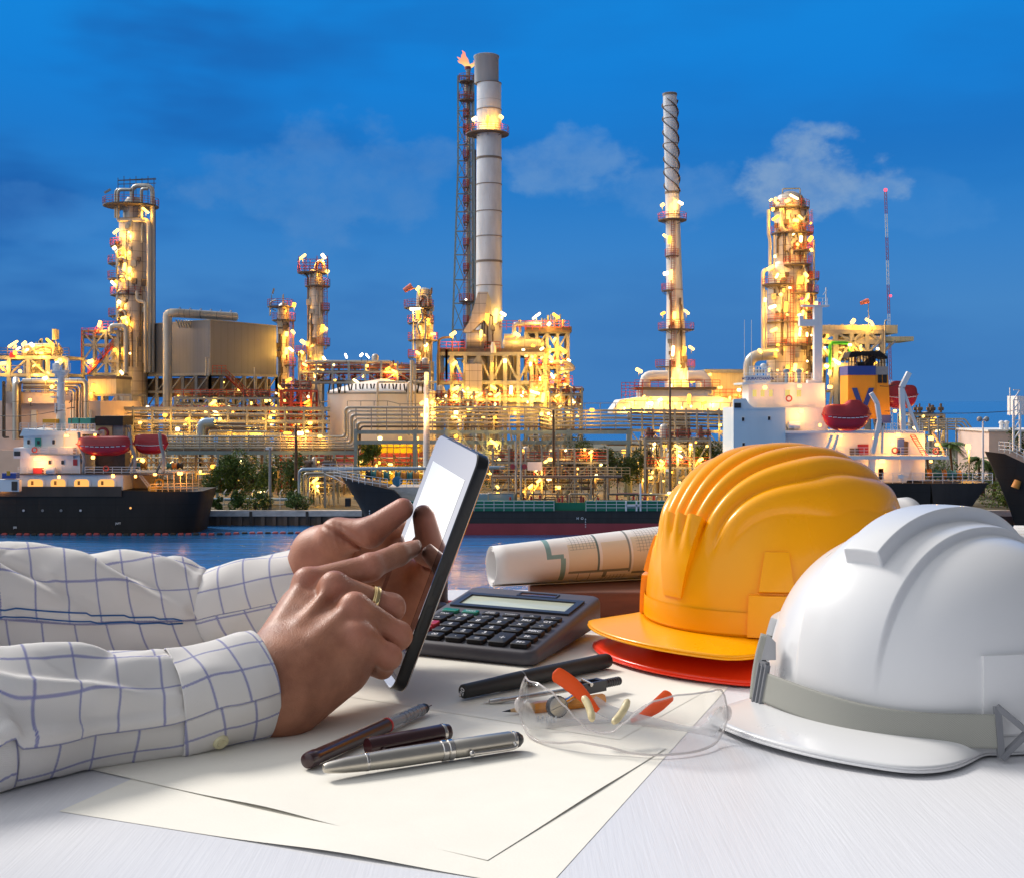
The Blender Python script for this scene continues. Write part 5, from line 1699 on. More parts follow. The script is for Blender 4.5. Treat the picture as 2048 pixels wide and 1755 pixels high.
# ------------------------------------------------------------------ lamps
LK = [0]
def lamp(parent, px, py, D, ang=35, L=14, power=900, thick=6.5, m_='sodium', light=True, r_to=1.0, bracket=True):
    """floodlight (a part of what carries it) with its glowing tube; sizes in photo pixels"""
    c = P(px, py, D); k = D / FOC; LK[0] += 1; q_ = (LK[0] * 0.618) % 1.0; L = L * (.75 + .5 * q_); thick = thick * (.72 + .5 * ((LK[0] * .381) % 1.0))
    if m_ == 'sodium': m_ = ('sodium', 'sodium', 'sodium_pale', 'sodium_deep')[LK[0] % 4]
    a = R(ang); dx_ = Vector((math.cos(a), 0, math.sin(a))) * (L * k / 2)
    mb = MB()
    mb.beam(c - dx_ * .9 + Vector((0, thick * k * .5, thick * k * .3)), c + dx_ * .9 + Vector((0, thick * k * .5, thick * k * .3)), thick * k * .35, thick * k * .25)
    if bracket:
        mb.beam(c + Vector((0, .3 * r_to, 0)), c + Vector((0, .3 * r_to, -12 * k)), .08)
        mb.beam(c + Vector((0, .3 * r_to, -12 * k)), c + Vector((0, .9 * r_to, -12 * k)), .08)
    f = mb.build('floodlight', 'soot', parent)
    t = MB().tube([c - dx_, c - dx_ * .8, c + dx_ * .8, c + dx_], 1, 8, True, rr=[thick * k * .3, thick * k * .5, thick * k * .5, thick * k * .3]).build('lamp_tube', m_, f)
    t.visible_shadow = True
    if light and power >= 220:
        ld = bpy.data.lights.new('lamp_light', 'POINT'); ld.energy = power * (.5 if m_ == 'sodium_orange' else .66); ld.shadow_soft_size = .35
        ld.color = {'sodium': (1, .45, .045), 'sodium_pale': (1, .50, .08), 'sodium_deep': (1, .41, .03), 'sodium_orange': (1, .42, .10), 'white_lamp': (1, .78, .48), 'red_lamp': (1, .1, .1)}[m_]
        lo_ = bpy.data.objects.new('lamp_light', ld); lo_.location = c + Vector((0, .1, -.6)); COL.objects.link(lo_)
        attach(lo_, parent)
    return f

def rail(mb, pts, h=1.2, posts=True, w=.07, close=False, step=None, mids=2):
    pts = [Vector(p) for p in pts]
    if close: pts = pts + [pts[0]]
    up = Vector((0, 0, 1))
    for a, b in zip(pts, pts[1:]):
        for j in range(1, mids + 1):
            mb.beam(a + up * h * j / mids, b + up * h * j / mids, w)
        if posts:
            n = max(1, int(round((b - a).length / (step or 1.6))))
            for i in range(n):
                p = a.lerp(b, i / n); mb.beam(p, p + up * h, w)
    if posts: mb.beam(pts[-1], pts[-1] + up * h, w)

def ring_platform(parent, cx, D, py, x0, x1, rail_m='red_rail', h=1.35, deck='steel_dark', cy=None):
    k = D / FOC
    c = P((x0 + x1) / 2, py, D); r = (x1 - x0) / 2 * k
    mb = MB().lathe([(0, -.22), (r, -.22), (r, 0), (0, 0)], Matrix.Translation(c), 20)
    for i in range(7):
        a = 2 * math.pi * (i + .3) / 7
        mb.beam(c + Vector((r * .95 * math.cos(a), r * .95 * math.sin(a), -.2)), c + Vector((r * .4 * math.cos(a), r * .4 * math.sin(a), -.9)), .08)
    pl = mb.build('platform', deck, parent)
    rb = MB(); n = 16
    rail(rb, [c + Vector((r * math.cos(2 * math.pi * i / n), r * math.sin(2 * math.pi * i / n), 0)) for i in range(n)], h, True, .06, True, step=9, mids=3)
    rb.build('railing', rail_m, pl)
    return pl

def ladder(parent, px, D, py0, py1, m_='steel_dark', cage='red_rail'):
    a, b = P(px, py0, D), P(px, py1, D)
    mb = MB()
    for s_ in (-.28, .28): mb.beam(a + Vector((s_, 0, 0)), b + Vector((s_, 0, 0)), .07)
    n = int((b - a).length / .45)
    for i in range(n): mb.beam(a.lerp(b, i / n) + Vector((-.28, 0, 0)), a.lerp(b, i / n) + Vector((.28, 0, 0)), .05)
    l_ = mb.build('ladder', m_, parent)
    mb = MB(); n = int((b - a).length / 1.1)
    for i in range(n):
        c = a.lerp(b, i / n); pts = [c + Vector((.5 * math.cos(R(t)), -.1 - .6 * math.sin(R(t)), 0)) for t in range(0, 181, 30)]
        for p, q in zip(pts, pts[1:]): mb.beam(p, q, .05)
    for t in (30, 90, 150):
        o = Vector((.5 * math.cos(R(t)), -.1 - .6 * math.sin(R(t)), 0)); mb.beam(a + o, b + o, .05)
    mb.build('ladder_cage', cage, l_)

def vessel(parent, name, cx, D, segs, mtl='clad', n=32, cap=True, dy=0.0):
    """upright shell: segs = [(py, radius_px), ...] from bottom to top"""
    k = D / FOC; base = P(cx, segs[0][0], D); base.y += dy
    prof = [(r * k, (segs[0][0] - py) * k) for py, r in segs]
    if cap: prof = [(0, prof[0][1])] + prof + [(0, prof[-1][1])]
    return MB().lathe(prof, Matrix.Translation(base), n).build(name, mtl, parent)

def pipe(parent, pts, D, r, mtl='pipe_grey', fil=10, name='pipe', dy=0.0, n=10):
    """pts: (px, py[, dDepth]) in photo pixels at depth D; r in pixels"""
    k = D / FOC
    q = [P(p[0], p[1], D + dy + (p[2] if len(p) > 2 else 0)) for p in pts]
    return MB().tube(fillet(q, fil * k), r * k, n).build(name, mtl, parent)

def base_of(px, D): return Vector(((px - 1024) / FOC * D, D, GZ))
GY = lambda D: HZ + (CAM_H - GZ) * FOC / D      # photo row of the ground at depth D

def frame_box(parent, x0, x1, y0, y1, D0, D1, nx, levels, mtl='steel_grey', w=.4, brace=True, name='steel_frame'):
    """open steel frame; y in photo rows measured at D0"""
    a = P(x0, y0, D0); b = P(x1, y1, D0)
    mb = MB()
    xs = [a.x + (b.x - a.x) * i / nx for i in range(nx + 1)]
    zs = [P(x0, y, D0).z for y in levels]
    for x in xs:
        for y in (D0, D1):
            mb.beam((x, y, b.z), (x, y, a.z), w)
    for z in zs:
        for y in (D0, D1): mb.beam((xs[0], y, z), (xs[-1], y, z), w * .8, w)
        for x in xs: mb.beam((x, D0, z), (x, D1, z), w * .8)
    if brace:
        zz = sorted(zs + [b.z])
        for i in range(nx):
            for j in range(len(zz) - 1):
                if (i + j) % 2 == 0: mb.beam((xs[i], D0, zz[j]), (xs[i + 1], D0, zz[j + 1]), w * .55)
                else: mb.beam((xs[i + 1], D0, zz[j]), (xs[i], D0, zz[j + 1]), w * .55)
    return mb.build(name, mtl, parent)

def scatter_added_lamps(t, x0, x1, y0, y1, D, n, seed, power=450):  # extra lamps at random spots, added for a denser golden glow
    rs = random.Random(seed)
    for i in range(n):
        lamp(t, rs.uniform(x0, x1), rs.uniform(y0, y1), D - rs.uniform(-1.5, .8), rs.choice((-35, 35, 0, 90)), rs.uniform(3.5, 8), power if i % 3 == 0 else 0, rs.uniform(3.5, 5.5), bracket=False)

def module(name, label, x0, x1, y0, y1, D, depth, nx, levels, seed, npipe=10, nlamp=4, frame_m='steel_grey', pipes=('pipe_grey', 'pipe_clad', 'pipe_dark'), power=900, rails=True, cat='pipework', nves=2, fw=.35, lampL=12):
    rs = random.Random(seed)
    t = thing(name, label, cat, base_of((x0 + x1) / 2, D))
    yb = GY(D)
    frame_box(t, x0, x1, y0, yb, D, D + depth, nx, levels, frame_m, fw)
    k = D / FOC
    for lv in levels:
        z = P(x0, lv, D).z; a = P(x0, lv, D); b = P(x1, lv, D)
        d_ = MB().box((a.x, D + .2, z + .21), (b.x, D + depth - .2, z + .32)).build('deck', 'steel_dark', t, smooth=False)
        if rails:
            rb = MB(); rail(rb, [(a.x, D, z + .3), (b.x, D, z + .3)], 1.25, True, .085, step=1.5, mids=3); rb.build('railing', 'red_rail', d_)
    for i in range(npipe):
        dy = rs.uniform(.3, depth - .3); r = rs.choice((1.2, 1.5, 2, 2.6, 3.4))
        xa = rs.uniform(x0, x1); xb = rs.uniform(x0, x1); ya = rs.uniform(y0, y1); yb2 = rs.uniform(y0, y1); y3 = rs.uniform(y0, y1)
        pts = [(xa, min(y1 + 20, yb)), (xa, ya), (xb, ya), (xb, yb2)]
        if i % 3 == 0: pts = [(x0 - 2, ya), (xb, ya), (xb, yb2), (x1 + 2, yb2)]
        pipe(t, pts, D, r, rs.choice(pipes), 6, dy=dy)
    for i in range(nves):
        cx_ = rs.uniform(x0 + 12, x1 - 12); lv = rs.choice(levels); h = rs.uniform(18, 34); r = rs.uniform(5, 9)
        vessel(t, 'vessel', cx_, D, [(lv + 2, r * .3), (lv, r), (lv - h, r), (lv - h - r * .5, r * .7), (lv - h - r * .7, r * .2)], 'clad', 20, dy=depth * .5)
    for i in range(npipe * 2):
        mv = MB()      # valves, flanges and small fittings on the decks
        px_ = rs.uniform(x0, x1); lv = rs.choice(levels); c = P(px_, lv, D + rs.uniform(.5, depth)); c.z += .4
        mv.cyl(c, c + Vector((0, 0, rs.uniform(.6, 1.8))), rs.uniform(.12, .32), n=8)
        mv.cyl(c + Vector((-.4, 0, .6)), c + Vector((.4, 0, .6)), .28, n=8)
        mv.build('valve', 'pipe_dark', t)
    for i in range(nlamp):
        lamp(t, rs.uniform(x0 + 4, x1 - 4), rs.uniform(y0 + 4, y1 - 4), D - .5, rs.choice((-32, 30, -28, 36)), rs.uniform(.75, 1.15) * lampL, power, 5)
    scatter_added_lamps(t, x0 + 3, x1 - 3, y0 + 3, y1 - 2, D, nlamp * 3, seed + 1, power * .6)
    return t
# ------------------------------------------------------------------ left distillation column
D = 230
t = thing('distillation_column', 'tall silver column with pipe loops on its crown, at the far left behind the grey box', 'column', base_of(266, D))
vessel(t, 'shell', 266, D, [(GY(D), 29), (446, 27), (438, 20)])
vessel(t, 'top_shell', 267, D, [(446, 20), (408, 20), (396, 12)])
for py, x0, x1 in ((412, 208, 316), (492, 221, 260), (527, 217, 268), (558, 217, 277), (590, 222, 288), (632, 218, 272)):
    ring_platform(t, 266, D - .6, py, x0, x1)
pipe(t, [(298, 745, -2.4), (298, 440, -2.4), (236, 440, -2.4)], D, 4.6, 'pipe_clad', 12)
pipe(t, [(305, 745, -1.5), (305, 372, -1.5), (264, 372, -1.5), (264, 412, -1.5), (258, 424, -1.5), (262, 438, -1.5)], D, 4.6, 'pipe_clad', 14)
pipe(t, [(236, 440, -2), (236, 380, -2), (262, 380, -2)], D, 3.2, 'pipe_grey', 8)
pipe(t, [(231, 436, -1), (231, 379, -1), (258, 379, -1)], D, 2.6, 'pipe_grey', 8)
pipe(t, [(283, 440, -2.6), (283, 378, -2.6), (296, 378, -2.6)], D, 3.2, 'pipe_grey', 8)
pipe(t, [(310, 745, -.5), (310, 400, -.5)], D, 1.4, 'pipe_dark')
pipe(t, [(274, 582, -3.2), (274, 602, -3.2), (291, 604, -3.2), (291, 745, -3.2)], D, 3.4, 'pipe_clad', 8)
pipe(t, [(234, 640, -3), (234, 500, -3), (246, 500, -3)], D, 2.4, 'pipe_grey', 8)
for y in (523, 556, 588, 628):
    pipe(t, [(236, y + 8, -3.2), (236, y - 6, -3.2), (248, y - 8, -3.2), (252, y + 4, -3.2)], D, 2.6, 'pipe_clad', 7)
mb = MB()
for x in range(236, 316, 12):
    mb.beam(P(x, 408, D + 1), P(x, 350 + (x % 24) * .3, D + 1), .1)
rail(mb, [P(236, 376, D + 1), P(312, 374, D + 1)], 1.4, False, .12); mb.beam(P(236, 361, D + 1), P(312, 357, D + 1), .14)
mb.build('davit_frame', 'steel_dark', t)
mb = MB(); mb.beam(P(209, 392, D), P(209, 412, D), .08); mb.beam(P(209, 386, D), P(221, 379, D), .35); mb.build('unlit_lamp', 'steel_grey', t)
for (x, y, a, l, p) in ((232, 463, 40, 13, 1300), (229, 496, 38, 9, 500), (246, 501, 88, 12, 1300), (249, 534, 85, 16, 1200), (259, 540, 85, 15, 1200), (226, 566, -45, 10, 600), (232, 564, -30, 7, 400), (291, 421, -40, 14, 1000), (248, 636, 10, 12, 900), (238, 604, 60, 8, 500), (256, 640, -60, 9, 800)):
    lamp(t, x, y, D - 3.4, a, l, p)

# steel tower with red stairs beside it
D = 222
t = thing('stair_tower', 'open steel frame with red stairs and a white drum, left of the grey box', 'steel tower', base_of(200, D))
frame_box(t, 165, 236, 662, GY(D), D, D + 7, 3, (662, 690, 722, 748), 'steel_grey', .45)
vessel(t, 'drum', 221, D, [(748, 10), (690, 11), (680, 9), (674, 3)], 'clad', 20, dy=3)
mb = MB()
rail(mb, [P(163, 674, D - .3), P(190, 674, D - .3), P(205, 660, D - .3), P(238, 660, D - .3)], 1.6, True, .1, step=1, mids=3)
mb.beam(P(163, 674, D - .3), P(163, 745, D - .3), .16)
for a, b in (((176, 748), (206, 715)), ((200, 722), (226, 692))):
    mb.beam(P(*a, D - .3), P(*b, D - .3), .5, .25); rail(mb, [P(*a, D - .3), P(*b, D - .3)], 1.2, True, .08, step=.8)
mb.build('stairs', 'red_rail', t)
MB().box(P(163, 676, D), P(240, 674, D + 6)).build('deck', 'steel_dark', t, smooth=False)
pipe(t, [(222, 664, -1), (222, 652, -1), (252, 652, -1), (252, 745, -1)], D, 5, 'pipe_clad', 10)
for a in ((199, 648, 75, 14, 1400), (181, 723, 15, 16, 900), (243, 745, -50, 9, 700), (230, 700, 30, 8, 500)):
    lamp(t, a[0], a[1], D - 1, *a[2:])

# exchanger deck at the far left
D = 214
t = thing('exchanger_deck', 'lamp-lit steel deck carrying a lying drum, at the left edge above the white building', 'steel tower', base_of(70, D))
frame_box(t, -20, 134, 715, GY(D), D, D + 8, 4, (715, 750), 'steel_grey', .6)
mb = MB().box(P(-20, 717, D), P(134, 713, D + 8)); mb.box(P(-20, 752, D), P(134, 748, D + 8)); mb.build('deck', 'steel_dark', t, smooth=False)
MB().tube([P(44, 703, D + 3), P(48, 703, D + 3), P(120, 703, D + 3), P(126, 703, D + 3)], 1, 20, True, rr=[.3, 1.15, 1.15, .3]).build('drum', 'pipe_clad', t)
pipe(t, [(50, 712, 1), (50, 692, 1), (108, 690, 1), (108, 712, 1)], D, 4.5, 'pipe_clad', 10)
vessel(t, 'vessel', 44, D, [(748, 19), (718, 19), (712, 8)], 'clad', 28, dy=5)
MB().box(P(104, 678, D + 2), P(118, 660, D + 4)).cyl(P(109, 680, D + 2), P(109, 658, D + 2), .42, n=12).build('vent_stack', 'yellow_sheet', t)
rs = random.Random(3)
mb = MB()
for i in range(16):
    x = 66 + i * 3.6; h = 690 - 14 * math.sin(math.pi * i / 15); mb.beam(P(x, 704, D + 2), P(x + rs.uniform(-4, 4), h, D + 2), .22)
mb.build('top_piping', 'pipe_grey', t)
rb = MB(); rail(rb, [P(-20, 713, D - .2), P(138, 713, D - .2)], 1.5, True, .1, step=1.6, mids=3); rb.build('railing', 'steel_dark', t); rb = MB(); rail(rb, [P(-20, 748, D - .2), P(60, 748, D - .2)], 1.5, True, .1, step=1.6, mids=3); rb.build('railing', 'steel_dark', t)
MB().box(P(20, 715, D - .4), P(32, 705, D)).build('red_box', 'boat_red', t, smooth=False)
for a in ((26, 688, 32, 19, 1500), (48, 687, 42, 11, 0), (64, 690, -40, 12, 1500), (100, 684, -40, 18, 1600), (6, 727, 10, 16, 1600), (72, 750, 0, 8, 700), (90, 756, 20, 10, 800), (30, 706, 0, 8, 700), (82, 706, 0, 8, 900), (120, 720, 0, 8, 600)):
    lamp(t, a[0], a[1], D - 1, *a[2:])

# white building with wall pipes behind the left ship
D = 186
t = thing('pump_house', 'pale rendered plant building with vertical wall pipes behind the beige-funnelled tanker', 'building', base_of(90, D))
MB().box(P(-60, 802, D + 2), (P(192, 800, D).x, D + 22, GZ)).build('wall', 'pink_wall', t, smooth=False)
MB().box(P(8, 807, D + .6), P(194, 785, D + 20)).build('parapet', 'pink_wall', t, smooth=False)
MB().box(P(-60, 900, D - .5), (P(60, 1000, D).x, D + 3, GZ)).build('annex', 'pink_wall', t, smooth=False)
for x in (62, 140, 172):
    MB().box(P(x, 880, D + 1.7), P(x + 12, 820, D + 1.99)).build('door_panel', 'ship_white', t, smooth=False)
for i, (x, r) in enumerate(((6, 2.0), (38, 2.4), (9.5, 1.6), (41, 1.8))):
    pipe(t, [(x + (30 if x > 30 else 0), 764, 0), (x, 764, 0), (x, 874, 0), (x + 8, 874, 0)], D, r, 'pipe_dark', 8)
pipe(t, [(32, 878, 0), (32, 770, 0), (32, 760, 3)], D, 7, 'pipe_clad', 10)
for i in range(5):
    pipe(t, [(46, 762 + 4.5 * i, 0), (172 - 6 * i, 762 + 4.5 * i, 0), (172 - 6 * i, 880, 0)], D, (5, 2.2, 2, 2.4, 1.6)[i], ('pipe_clad', 'pipe_dark', 'pipe_grey', 'pipe_dark', 'pipe_grey')[i], 10)
mb = MB()
for x in range(48, 180, 12): mb.beam(P(x, 785, D), P(x, 760, D), .12)
mb.build('pipe_bracket', 'steel_dark', t)
for a in ((90, 757, 0, 9, 1100), (132, 778, 0, 6, 400), (104, 774, 30, 8, 700), (126, 838, 0, 5, 260), (60, 800, 0, 5, 200)):
    lamp(t, a[0], a[1], D - 2.2, *a[2:], m_='sodium_orange' if a[1] > 790 else 'sodium')
# buff container building
D = 205
t = thing('equipment_shed', 'buff corrugated shed on a steel deck between white building and grey box', 'shed', base_of(220, D))
MB().box(P(176, 788, D), P(262, 757, D + 8)).build('wall', 'yellow_sheet', t, smooth=False)
MB().box(P(174, 758, D - .2), P(264, 754, D + 8.2)).build('roof', 'steel_dark', t, smooth=False)
frame_box(t, 176, 262, 790, GY(D), D, D + 8, 3, (790, 830), 'steel_grey', .4)
for a in ((186, 774, 80, 16, 1500), (240, 815, 30, 11, 900), (252, 838, -55, 13, 900), (295, 815, 0, 7, 500), (244, 818, -20, 8, 500)):
    lamp(t, a[0], a[1], D - 2, *a[2:])

# ------------------------------------------------------------------ grey box (air heater) on its frame
t = thing('heater_house', 'big windowless grey sheet-metal box raised on a steel frame', 'building', base_of(400, 222))
A0, B0, C0 = P(265, 752, 234), P(420, 752, 218), P(553, 752, 236)
zt = P(420, 640, 218).z; zb = P(420, 748, 218).z
D0_ = A0 + C0 - B0
for p in (A0, B0, C0, D0_): p.z = zb
MB().prism([A0, B0, C0, D0_], (0, 0, zt - zb)).build('wall', 'grey_sheet', t, smooth=False)
mb = MB()
for p, q in ((A0, B0), (B0, C0)):
    mb.beam(p + Vector((0, -.05, 0)), q + Vector((0, -.05, 0)), .5); mb.beam(p + Vector((0, -.02, zt - zb)), q + Vector((0, -.02, zt - zb)), .2)
mb.beam(B0 + Vector((0, -.05, 0)), B0 + Vector((0, -.05, zt - zb)), .22)
mb.build('corner_trim', 'steel_grey', t, smooth=False)
mb = MB()
for i in range(7):
    for p, q in ((A0, B0), (B0, C0), (A0, D0_), (D0_, C0)):
        v = p.lerp(q, i / 6); mb.beam((v.x, v.y, GZ), (v.x, v.y, zb - .2), .5)
for zz in (zb - 3.2, zb - 7.0):
    for p, q in ((A0, B0), (B0, C0)):
        mb.beam((p.x, p.y, zz), (q.x, q.y, zz), .45)
        for i in range(6):
            v = p.lerp(q, i / 6); w = p.lerp(q, (i + 1) / 6); mb.beam((v.x, v.y, zz), (w.x, w.y, zb if zz > zb - 4 else zb - 3.2), .22)
mb.build('support_frame', 'steel_grey', t)
fl_ = B0.lerp(D0_, .5)
mb = MB().prism([Vector((v.x, v.y, zb - 4.2)).lerp(Vector((fl_.x, fl_.y, zb - 4.2)), .08) for v in (A0, B0, C0, D0_)], (0, 0, 3.6)); mb.build('plenum', 'steel_dark', t, smooth=False)
mb = MB()
for p, q in ((A0, B0), (B0, C0)): rail(mb, [Vector((p.x, p.y - .4, zb - 7)), Vector((q.x, q.y - .4, zb - 7))], 1.3, True, .09, step=1.5, mids=3)
a, b = P(452, 752, 222), P(520, 815, 219); mb.beam(a, b, .6, .25); rail(mb, [a, b], 1.2, True, .09, step=1)
a, b = P(425, 748, 216), P(452, 748, 217); rail(mb, [a, b], 1.5, True, .1, step=.8, mids=3)
mb.build('railing', 'red_rail', t)
pp = [P(335, 872, 219), P(335, 627, 219), P(350, 626, 219), P(472, 634, 228)]
MB().tube(fillet(pp, 1.8, 8), .82, 20).build('header_duct', 'pipe_clad', t)
mb = MB()
for i in range(24):
    u = i / 23; c = P(352, 638, 219.6).lerp(P(470, 645, 228.4), u); mb.tube([c + Vector((0, -.2, -.2)), c + Vector((.35, .3, -.85)), c + Vector((.4, .9, -1.5))], .13, 6)
mb.build('tube_bundle', 'pipe_grey', t)
mb = MB()
for i in range(6):
    c = P(360, 622, 219).lerp(P(462, 628, 227.6), i / 5); mb.torus(c + Vector((0, 0, -.25)), .9, .06, (1, 0, 0), 20, 5)
mb.build('duct_hoop', 'steel_grey', t)
pipe(t, [(412, 752, 0), (412, 715, 0)], 216, 2, 'pipe_grey'); pipe(t, [(418, 752, 0), (418, 717, 0)], 216, 1.4, 'pipe_grey')
pipe(t, [(509, 820, 0), (509, 735, 0)], 214, 1.2, 'pipe_grey')
for a in ((343, 769, -25, 14, 1100), (443, 762, 42, 12, 900), (470, 764, -32, 15, 1100), (514, 765, -36, 14, 1100), (560, 768, -36, 16, 1200), (486, 796, -60, 12, 1400), (372, 800, 0, 7, 500), (516, 785, 0, 6, 400), (555, 783, 0, 6, 400), (430, 790, 10, 7, 600), (400, 812, 0, 7, 500)):
    lamp(t, a[0], max(a[1] + 6, 768), (218 + 16 * (420 - a[0]) / 155 if a[0] < 420 else 218 + 18 * (a[0] - 420) / 133) + 2, a[2], a[3], a[4] * .55, r_to=.3)

# ------------------------------------------------------------------ two slim columns
def slim(cx, D, label, segs, plats, lamps_, lad, extra=None):
    t = thing('process_column', label, 'column', base_of(cx, D))
    vessel(t, 'shell', cx, D, [(GY(D), segs[0][1])] + segs)
    for p in plats: ring_platform(t, cx, D - .5, *p)
    if lad: ladder(t, lad[0], D - lad[3], lad[2], lad[1])
    for a in lamps_: lamp(t, a[0], a[1], D - 2.6, *a[2:])
    if extra: extra(t)
    return t
def ex1(t):
    pipe(t, [(540, 632, -1.5), (540, 604, -1.5), (552, 600, -1.5)], 240, 1.5); pipe(t, [(586, 800, -1), (586, 640, -1)], 240, 1.6, 'pipe_dark')
    pipe(t, [(566, 590, -1), (566, 612, -1)], 240, 1.6); mb = MB(); mb.beam(P(545, 588, 240), P(548, 577, 240), .3); mb.beam(P(543, 612, 240), P(543, 590, 240), .12); mb.beam(P(567, 612, 240), P(567, 588, 240), .12); mb.build('unlit_lamp', 'steel_grey', t)
slim(567, 240, 'short silver column with two dark platforms, directly right of the grey box', [(640, 12), (612, 11), (606, 5)],
     [(613, 535, 586), (640, 544, 591), (730, 568, 592)], [(588, 610, 80, 12, 1500), (586, 664, -50, 9, 600), (573, 702, 85, 16, 1200), (582, 699, -40, 10, 900), (578, 760, 30, 12, 900), (573, 668, 85, 12, 700)], (584, 630, 800, 1.8), ex1)
def ex2(t):
    mb = MB()
    for x in (598, 612, 634, 655): mb.beam(P(x, 545, 237), P(x, 512, 237), .14)
    rail(mb, [P(596, 545, 237), P(656, 545, 237)], 2.6, True, .1, step=1.2, mids=4); mb.build('top_cage', 'red_rail', t)
    pipe(t, [(632, 560, -2), (632, 528, -2), (644, 520, -2), (650, 545, -2)], 240, 4, 'pipe_clad', 8)
    pipe(t, [(616, 760, -1), (616, 552, -1), (606, 545, -1)], 240, 1.8, 'pipe_dark', 6)
slim(632, 240, 'tall slim silver column crowned by two bright floodlights, between grey box and flare stack', [(566, 15), (548, 13), (540, 12)],
     [(545, 595, 656), (572, 610, 660), (620, 641, 659), (690, 630, 660)], [(605, 514, 38, 15, 1600), (647, 513, -55, 13, 1600), (645, 657, 85, 13, 900), (651, 657, -38, 9, 400), (606, 684, -35, 14, 1200), (649, 719, -60, 12, 1400), (631, 725, 88, 18, 1600), (655, 543, -40, 8, 500)], (651, 560, 690, 2.4), ex2)
slim(604, 236, 'small pipe column with a red deck between the two slim columns', [(712, 8), (702, 7)], [(706, 591, 614)], [(604, 705, -40, 8, 500)], None)

module('valve_tower', 'red and yellow lamp-lit valve tower in front of the slim columns', 562, 622, 780, 880, 204, 6, 3, (782, 806, 830, 855), 11, 12, 3, frame_m='red_rail', power=900)
module('pipe_manifold', 'dense lit pipework under the grey box', 350, 556, 795, 862, 208, 7, 6, (797, 830), 12, 16, 4, power=700)
module('pipe_deck', 'pipe deck of small valves on top of the white tank', 600, 860, 722, 768, 214, 8, 8, (744, 765), 13, 14, 4, power=600)
for (x, y, a) in ((692, 712, -70), (723, 710, 45), (735, 712, -50)):
    lamp(bpy.data.objects['pipe_deck'], x, y, 212, a, 10, 60, 4, 'white_lamp', light=False)

# ------------------------------------------------------------------ white storage tank
D = 204
t = thing('storage_tank', 'wide white storage tank with a low cone roof behind the pipe bends', 'tank', base_of(752, D))
k = D / FOC; c = P(752, 782, D); c.y += 112 * k
MB().lathe([(0, GZ), (113 * k, GZ), (113 * k, c.z), (111.5 * k, c.z + .1), (60 * k, c.z + 1.4), (0, c.z + 2.3)], Matrix.Translation((c.x, c.y, 0)), 64).build('shell', 'tank_white', t)
mb = MB(); mb.lathe([(113.2 * k, c.z - .5), (114 * k, c.z - .5), (114 * k, c.z - .25), (113.2 * k, c.z - .25)], Matrix.Translation((c.x, c.y, 0)), 64); mb.build('stiffener_ring', 'steel_grey', t)
mb = MB()
for i in range(26):
    x = 660 + i * 7.4; mb.beam(P(x, 768, D + 1), P(x + (i % 3 - 1) * 3, 786, D + 1.5), .2)
mb.build('roof_bracket', 'soot', t)
for x in (755, 817): pipe(t, [(x, 870, -1), (x, 764, -1), (x + 56, 764, -1)], D, 2.2, 'pipe_clad', 5)
pipe(t, [(823, 870, -1.4), (823, 720, -1.4)], D, 3, 'pipe_clad'); pipe(t, [(831, 870, -1.6), (831, 730, -1.6)], D, 1.6, 'pipe_grey')

# ------------------------------------------------------------------ column with windsock
def ex4(t):
    pipe(t, [(838, 612, -2), (838, 578, -2), (818, 576, -2)], 225, 1.6, 'pipe_grey', 4); pipe(t, [(842, 590, -2), (856, 592, -2), (856, 612, -2)], 225, 2.4, 'pipe_clad', 6)
    pipe(t, [(858, 800, -1), (858, 610, -1)], 225, 2.2, 'pipe_clad'); pipe(t, [(826, 700, -2), (826, 615, -2)], 225, 2, 'pipe_clad')
    pipe(t, [(840, 670, -3), (834, 650, -3), (846, 640, -3), (842, 618, -3)], 225, 2.6, 'pipe_clad', 6); pipe(t, [(850, 690, -3), (852, 640, -3)], 225, 2.6, 'pipe_clad', 6)
    mb = MB().tube([P(808, 582, 222), P(814, 578, 222), P(824, 572, 222)], 1, 12, False, rr=[.42, .5, .62]); mb.build('windsock', 'wind_cloth', t)
slim(848, 225, 'lamp-lit column with red platforms and a windsock, left of the flare tower', [(720, 16), (650, 19), (580, 14), (576, 6)],
     [(615, 808, 867), (646, 815, 868), (680, 816, 876), (714, 816, 844)], [(836, 577, 55, 11, 500), (831, 617, 5, 18, 1400), (836, 630, 85, 16, 1400), (839, 657, 88, 13, 1100), (866, 668, 0, 9, 700), (852, 690, 60, 9, 700), (856, 640, -40, 8, 700), (836, 706, -35, 10, 500)], (822, 735, 900, 2.8), ex4)

